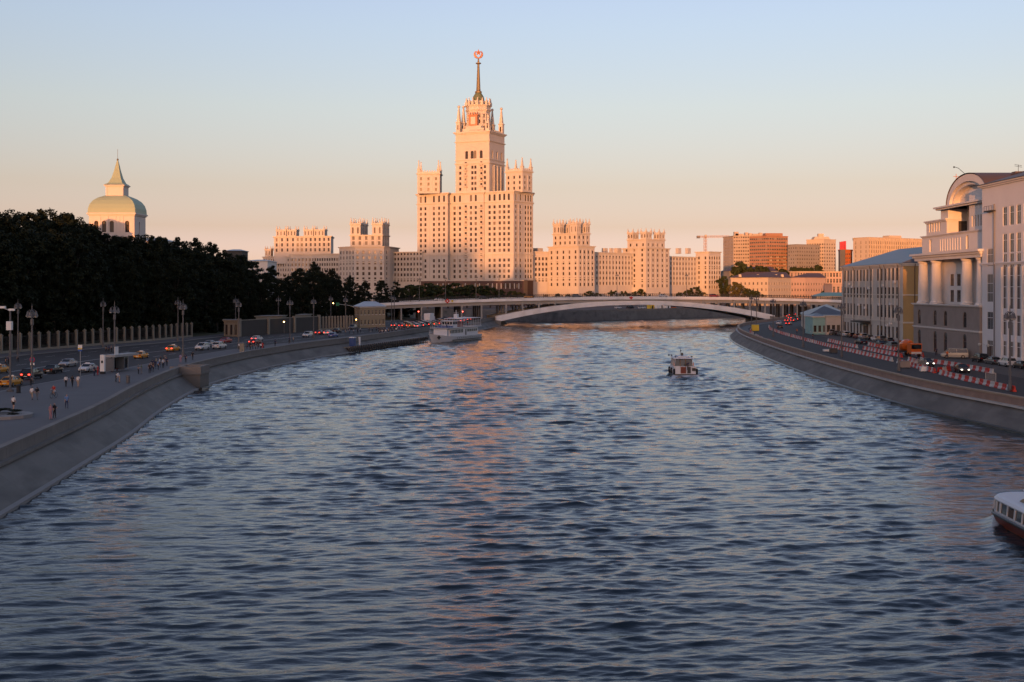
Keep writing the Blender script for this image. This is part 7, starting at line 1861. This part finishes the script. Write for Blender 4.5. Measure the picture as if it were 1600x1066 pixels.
for i in range(10):
    u = 374 + i * 4.2; c = cols_[(i * 7 + 1) % 10]; pp(u, 547.5 - .0 * i - (i % 2) * 1.5, random.uniform(0, 360), c, 'black', ['stand', 'step'][i % 2], 'person in %s in the row along the parapet past the bastion, %s from the left' % (c, ORD[i]))
pp(410, 546.5, 90, 'red', 'red', 'stand', 'person in red at the right end of the row along the parapet')
pp(430, 541.5, 120, 'navy', 'black', 'stand', 'person in dark blue alone by the parapet past the row')
for i, (u, v) in enumerate(((452, 537), (458, 536), (546, 522), (553, 523), (559, 522), (563, 520), (577, 519), (582, 519), (588, 518), (592, 520))):
    c = cols_[(i * 3 + 2) % 10]; pp(u, v, random.uniform(0, 360), c, 'black', 'stand', 'person in %s on the quay above the pontoon, %s from the left' % (c, ORD[i]))
for i in range(24):
    u = 594 + (i * 2.0) + random.uniform(-1, 1); v = float(np.interp(u, [594, 642], [523.5, 515])) + random.uniform(-2.5, 1.5); c = cols_[(i * 7 + 3) % 10]
    pp(u, v, random.uniform(0, 360), c, ['black', 'navy', 'grey'][i % 3], ['stand', 'step', 'walk'][i % 3], 'person in %s in the crowd by the landing stage, %s from the left' % (c, ORD[i]))
for i, (u, v) in enumerate(((166, 551), (170, 552), (174, 551), (9, 571), (13, 570), (28, 567))):
    p = G(u, v, QZ + .02); c = ['black', 'navy', 'grey'][i % 3]; person(p.x, p.y, QZ + .02, random.uniform(0, 6), c, 'black', 'step', 'person in %s on the far pavement by the park fence, %s' % (c, ('left of three', 'middle of three', 'right of three', 'at the picture edge', 'second from the picture edge', 'by the first lamp')[i]), 'people by the park fence')
p = G(1463, 556, RY); person(p.x, p.y, RY, 1.5, 'navy', 'black', 'step', 'person in dark blue crossing before the granite base')
for i, (x, y, z, c) in enumerate(((-20.5, 372.5, 4.5, 'navy'), (-17.2, 383, 4.5, 'white'), (-15.6, 386, 4.5, 'black'), (-14.5, 391, 4.5, 'red'))):
    person(x, y, z, random.uniform(0, 6), c, 'black', 'stand', 'person in %s standing on the upper deck of the white ship' % c)
person(34.2, 231.6, 1.0, 1.6, 'navy', 'black', 'stand', 'person in dark blue standing in the stern of the launch')
person(35.9, 82.4, .55, 3.0, 'black', 'black', 'stand', 'person in black sitting at an open window of the river bus', h=.72)
for i, (u, v) in enumerate(((1480, 561), (1432, 569), (1372, 549), (1335, 543), (1270, 530), (1245, 522))):
    p = G(u, v, RY); c = ['orange', 'navy', 'orange', 'grey', 'black', 'orange'][i]
    person(p.x, p.y, RY, random.uniform(0, 6), c, 'navy', 'step', 'person in %s on the right-hand road works, %s from the right' % (c, 'first second third fourth fifth sixth'.split()[i]), 'people on the right road')
# cyclist
p = G(84, 622, QZ); a = R(-100)
t = thing('bicycle', 'bicycle with thin black frame ridden towards the viewer on the promenade', 'bicycle', (p.x, p.y, QZ), a)
for x in (-.5, .55):
    b = MB(); n_ = 20; b.tube([(x + .33 * math.cos(k * 2 * math.pi / n_), 0, .34 + .33 * math.sin(k * 2 * math.pi / n_)) for k in range(n_ + 1)], .022, 5); wl_ = b.build('wheel', ['tyre'], t)
    b = MB()
    for k in range(6): q = k * math.pi / 6; b.tube([(x + .32 * math.cos(q), 0, .34 + .32 * math.sin(q)), (x - .32 * math.cos(q), 0, .34 - .32 * math.sin(q))], .004, 3)
    b.build('spokes', ['steel'], wl_)
b = MB()
for q, r_ in (((-.5, .34), (-.05, .30)), ((-.05, .30), (-.18, .80)), ((-.18, .78), (.38, .80)), ((-.05, .30), (.42, .70)), ((-.5, .34), (-.17, .72)), ((.55, .34), (.36, .95))): b.tube([(q[0], 0, q[1]), (r_[0], 0, r_[1])], .022, 5)
b.build('frame', ['trim_black'], t); b = MB(); b.tube([(.36, -.26, 1.0), (.36, .26, 1.0)], .018, 5); b.build('handlebar', ['trim_black'], t); b = MB(); b.box(-.30, -.07, .82, -.06, .07, .88); b.build('saddle', ['trim_black'], t)
o = person(p.x - .16 * math.cos(a), p.y - .16 * math.sin(a), QZ, a, 'red', 'white', 'ride', 'person in a red top riding the bicycle towards the viewer', None, shorts=True)

# ------------------------------------------------------------------ street furniture on the left
mat('shelter_white', (.32, .32, .315), .5); mat('ad_glow', (.13, .14, .15), .3)
p = G(16, 612, QZ); t = thing('camera_mast', 'grey mast with traffic cameras and a white control box at the left edge', 'mast', (p.x, p.y, QZ))
Hm = p.y * (612 - 483) / F
b = MB(); b.lathe([(.5, 0), (.5, .3), (.18, .5), (.13, Hm)], (0, 0), 8); b.build('pole', ['lamp_grey'], t)
b = MB(); b.tube([(0, 0, Hm - .2), (-.9, 0, Hm + .1)], .06, 5); b.build('arm', ['lamp_glass'], t)
for x, z in ((-1.0, Hm + .25), (.25, Hm - .1)): b = MB(); b.box(x - .35, -.18, z - .15, x + .35, .18, z + .15); b.lathe([(.12, z - .12), (.12, z + .12)], (x - .45, 0), 8); b.build('camera', ['sign_white'], t)
b = MB(); b.box(-.45, -.3, Hm - 2.9, .25, .3, Hm - 1.7); b.build('control_box', ['sign_white'], t)
p = G(51, 594, QZ); t = thing('no_parking_sign', 'round red-rimmed no-parking sign on a post with a small white plate', 'sign', (p.x, p.y, QZ), R(-22)); k = p.y / F
b = MB(); b.lathe([(.05, 0), (.05, 36 * k)], (0, 0), 6); b.build('post', ['lamp_glass'], t)
for r_, y_, m_ in ((4.8 * k, -.08, 'sign_red'), (3.9 * k, -.10, 'sign_blue')):
    b = MB(); b.lathe([(r_, 0), (r_, .03)], (0, 0), 20); q = b.build('disc', [m_], t); q.rotation_euler = (R(90), 0, 0); q.location = (0, y_, 32 * k)
b = MB(); b.bar((-2.7 * k, -.14, 34.7 * k), (2.7 * k, -.14, 29.3 * k), .03, 1.1 * k); b.bar((-2.7 * k, -.145, 29.3 * k), (2.7 * k, -.145, 34.7 * k), .03, 1.1 * k); b.build('cross', ['sign_red'], t)
b = MB(); b.box(-4.3 * k, -.1, 23.5 * k, 4.3 * k, -.06, 27 * k); b.build('plate', ['sign_white'], t)
p = G(125.5, 587, QZ); t = thing('bus_stop_sign', 'bus stop flag sign in white, yellow and blue on a thin post', 'sign', (p.x, p.y, QZ), R(-15)); k = p.y / F
b = MB(); b.lathe([(.05, 0), (.05, 48 * k)], (0, 0), 6); b.build('post', ['lamp_glass'], t)
for z0, z1, m_ in ((38, 41, 'sign_blue'), (41, 43, 'sign_yellow'), (43, 48, 'sign_white')): b = MB(); b.box(-3.6 * k, -.09, z0 * k, 3.6 * k, -.03, z1 * k); b.build('panel', [m_], t)
p = G(160.5, 584.5, QZ); t = thing('information_pylon', 'tall white information pylon with a dark screen and black foot', 'pylon', (p.x, p.y, QZ), R(-12)); k = p.y / F
b = MB(); b.box(-3.6 * k, -.2, 4 * k, 3.6 * k, .2, 30 * k); b.build('body', ['sign_white'], t); b = MB(); b.box(-3.7 * k, -.22, 0, 3.7 * k, .22, 4 * k); b.build('foot', ['trim_black'], t); b = MB(); b.box(-1.6 * k, -.23, 17 * k, 1.6 * k, -.2, 21 * k); b.build('screen', ['trim_black'], t)
p = G(176, 582, QZ); q = G(211, 577.5, QZ); a = math.atan2(q.y - p.y, q.x - p.x)
t = thing('bus_shelter', 'glazed bus shelter with a pale flat roof and poster panels', 'bus shelter', (p.x, p.y, QZ), a); Ls = (q - p).length; k = p.y / F
b = MB(); b.box(-.3, -.6, 2.55, Ls + .3, 1.6, 2.95); b.build('roof', ['shelter_white'], t)
for x in (0, Ls * .33, Ls * .66, Ls): b = MB(); b.box(x - .06, 1.3, 0, x + .06, 1.42, 2.6); b.build('post', ['shelter_white'], t)
for x0_, x1_ in ((.1, .31), (.36, .64), (.69, .98)): b = MB(); b.box(Ls * x0_, 1.34, .3, Ls * x1_, 1.38, 2.4); b.build('pane', ['boat_glass'], t)
for x, m_ in ((0, 'ad_glow'), (Ls * .45, 'ad_glow')): b = MB(); b.box(x - .1, -.3, .25, x + .1, 1.25, 2.4); b.build('poster_panel', [m_], t)
b = MB(); b.box(Ls * .15, .7, .42, Ls * .42, 1.1, .5); b.box(Ls * .16, .85, 0, Ls * .18, .95, .42); b.box(Ls * .39, .85, 0, Ls * .41, .95, .42); b.build('bench', ['hull_red'], t)
b = MB(); b.box(.4, -.2, 2.95, 1.5, -.1, 4.3); b.box(.9, -.2, 2.95, 1.0, -.1, 3.2); b.build('stop_board', ['sign_white'], t)
p = G(200, 599, QZ); t = thing('waste_bin', 'slim dark litter bin on the open promenade before the shelter', 'bin', (p.x, p.y, QZ)); b = MB(); b.lathe([(.32, 0), (.32, .1), (.28, .15), (.30, 1.0), (.34, 1.05)], (0, 0), 10); b.build('body', ['lamp_grey'], t); b = MB(); b.lathe([(.34, 1.12), (.3, 1.25), (.05, 1.32)], (0, 0), 10); b.build('cover', ['lamp_grey'], t)
p = G(29, 614, QZ); t = thing('waste_bin', 'dark litter bin at the foot of the camera mast', 'bin', (p.x, p.y, QZ)); b = MB(); b.lathe([(.32, 0), (.32, .1), (.28, .15), (.30, .9), (.34, .95)], (0, 0), 10); b.build('body', ['trim_black'], t); b = MB(); b.lathe([(.34, 1.0), (.3, 1.12), (.05, 1.18)], (0, 0), 10); b.build('cover', ['trim_black'], t)
p = G(361, 552, QZ); t = thing('stone_pillar', 'pale stone marker pillar standing on the left parapet', 'pillar', (p.x + 2, p.y + 2, QZ)); b = MB(); b.box(-.5, -.4, 0, .5, .4, 1.9); b.build('shaft', ['fence_stone'], t); b = MB(); b.box(-.58, -.48, 1.9, .58, .48, 2.1); b.build('cap', ['fence_stone'], t)
# traffic lights on a cantilever by the yellow house
mat('amber_on', (.9, .4, .05), .3, emit=(1, .55, .15), es=10); mat('red_on', (.9, .05, .03), .3, emit=(1, .08, .05), es=8); mat('sign_green', (.02, .20, .09), .5)
p = G(557, 511, QZ); t = thing('traffic_signal', 'traffic light post with a long arm and green direction board left of the yellow house', 'traffic light', (p.x, p.y, QZ)); k = p.y / F
b = MB(); b.lathe([(.16, 0), (.13, 28 * k)], (0, 0), 8); b.build('post', ['lamp_glass'], t); b = MB(); b.tube([(0, 0, 28 * k), (-8 * k, 0, 33 * k), (-30 * k, 0, 36 * k)], .09, 5); b.build('arm', ['lamp_glass'], t)
b = MB(); b.box(-32 * k, -.1, 33 * k, -27 * k, .05, 38 * k); b.build('direction_board', ['sign_green'], t); b = MB(); b.box(-37 * k, -.2, 33.5 * k, -35.3 * k, .2, 39 * k); b.build('signal_head', ['trim_black'], t); b = MB(); b.ball((-36.1 * k, -.2, 37 * k), .18, 8); b.build('amber_lamp', ['amber_on'], t)
b = MB(); b.box(-.3, -.4, 10 * k, .3, 0, 16 * k); b.build('low_signal_head', ['trim_black'], t); b = MB(); b.ball((-.05, -.42, 11.5 * k), .2, 8); b.build('low_lamp', ['amber_on'], t)
for i, (u, v, vb, col_, nm) in enumerate(((444, 503, 521, 'amber_on', 'post by the grey wall'), (654, 487, 505, 'red_on', 'post under the left end of the bridge'), (723, 487, 503, 'red_on', 'post behind the white ship'))):
    p = G(u, vb, QZ); k = p.y / F; t = thing('traffic_signal', 'lit traffic light on a %s' % nm, 'traffic light', (p.x, p.y, QZ)); b = MB(); b.lathe([(.1, 0), (.08, (vb - v) * k + .5)], (0, 0), 6); b.build('post', ['lamp_grey'], t)
    b = MB(); b.box(-.22, -.3, (vb - v) * k - .6, .22, 0, (vb - v) * k + .6); b.build('signal_head', ['trim_black'], t); b = MB(); b.ball((0, -.32, (vb - v) * k), .2, 8); b.build('lamp', [col_], t)
# planting bed at the left edge
p = G(4, 652, QZ); t = thing('planting_bed', 'low kerbed planting bed with greenery at the left edge of the promenade', 'planter', (p.x, p.y, QZ))
b = MB(); b.prism(ngon((0, 0), 3.2, 14), 0, .35); b.build('kerb_ring', ['kerb'], t)
o = link('greenery', TREE[('bush', 0)][0], t); o.scale = (1.0, 1.0, .22); o.location = (0, 0, .5)
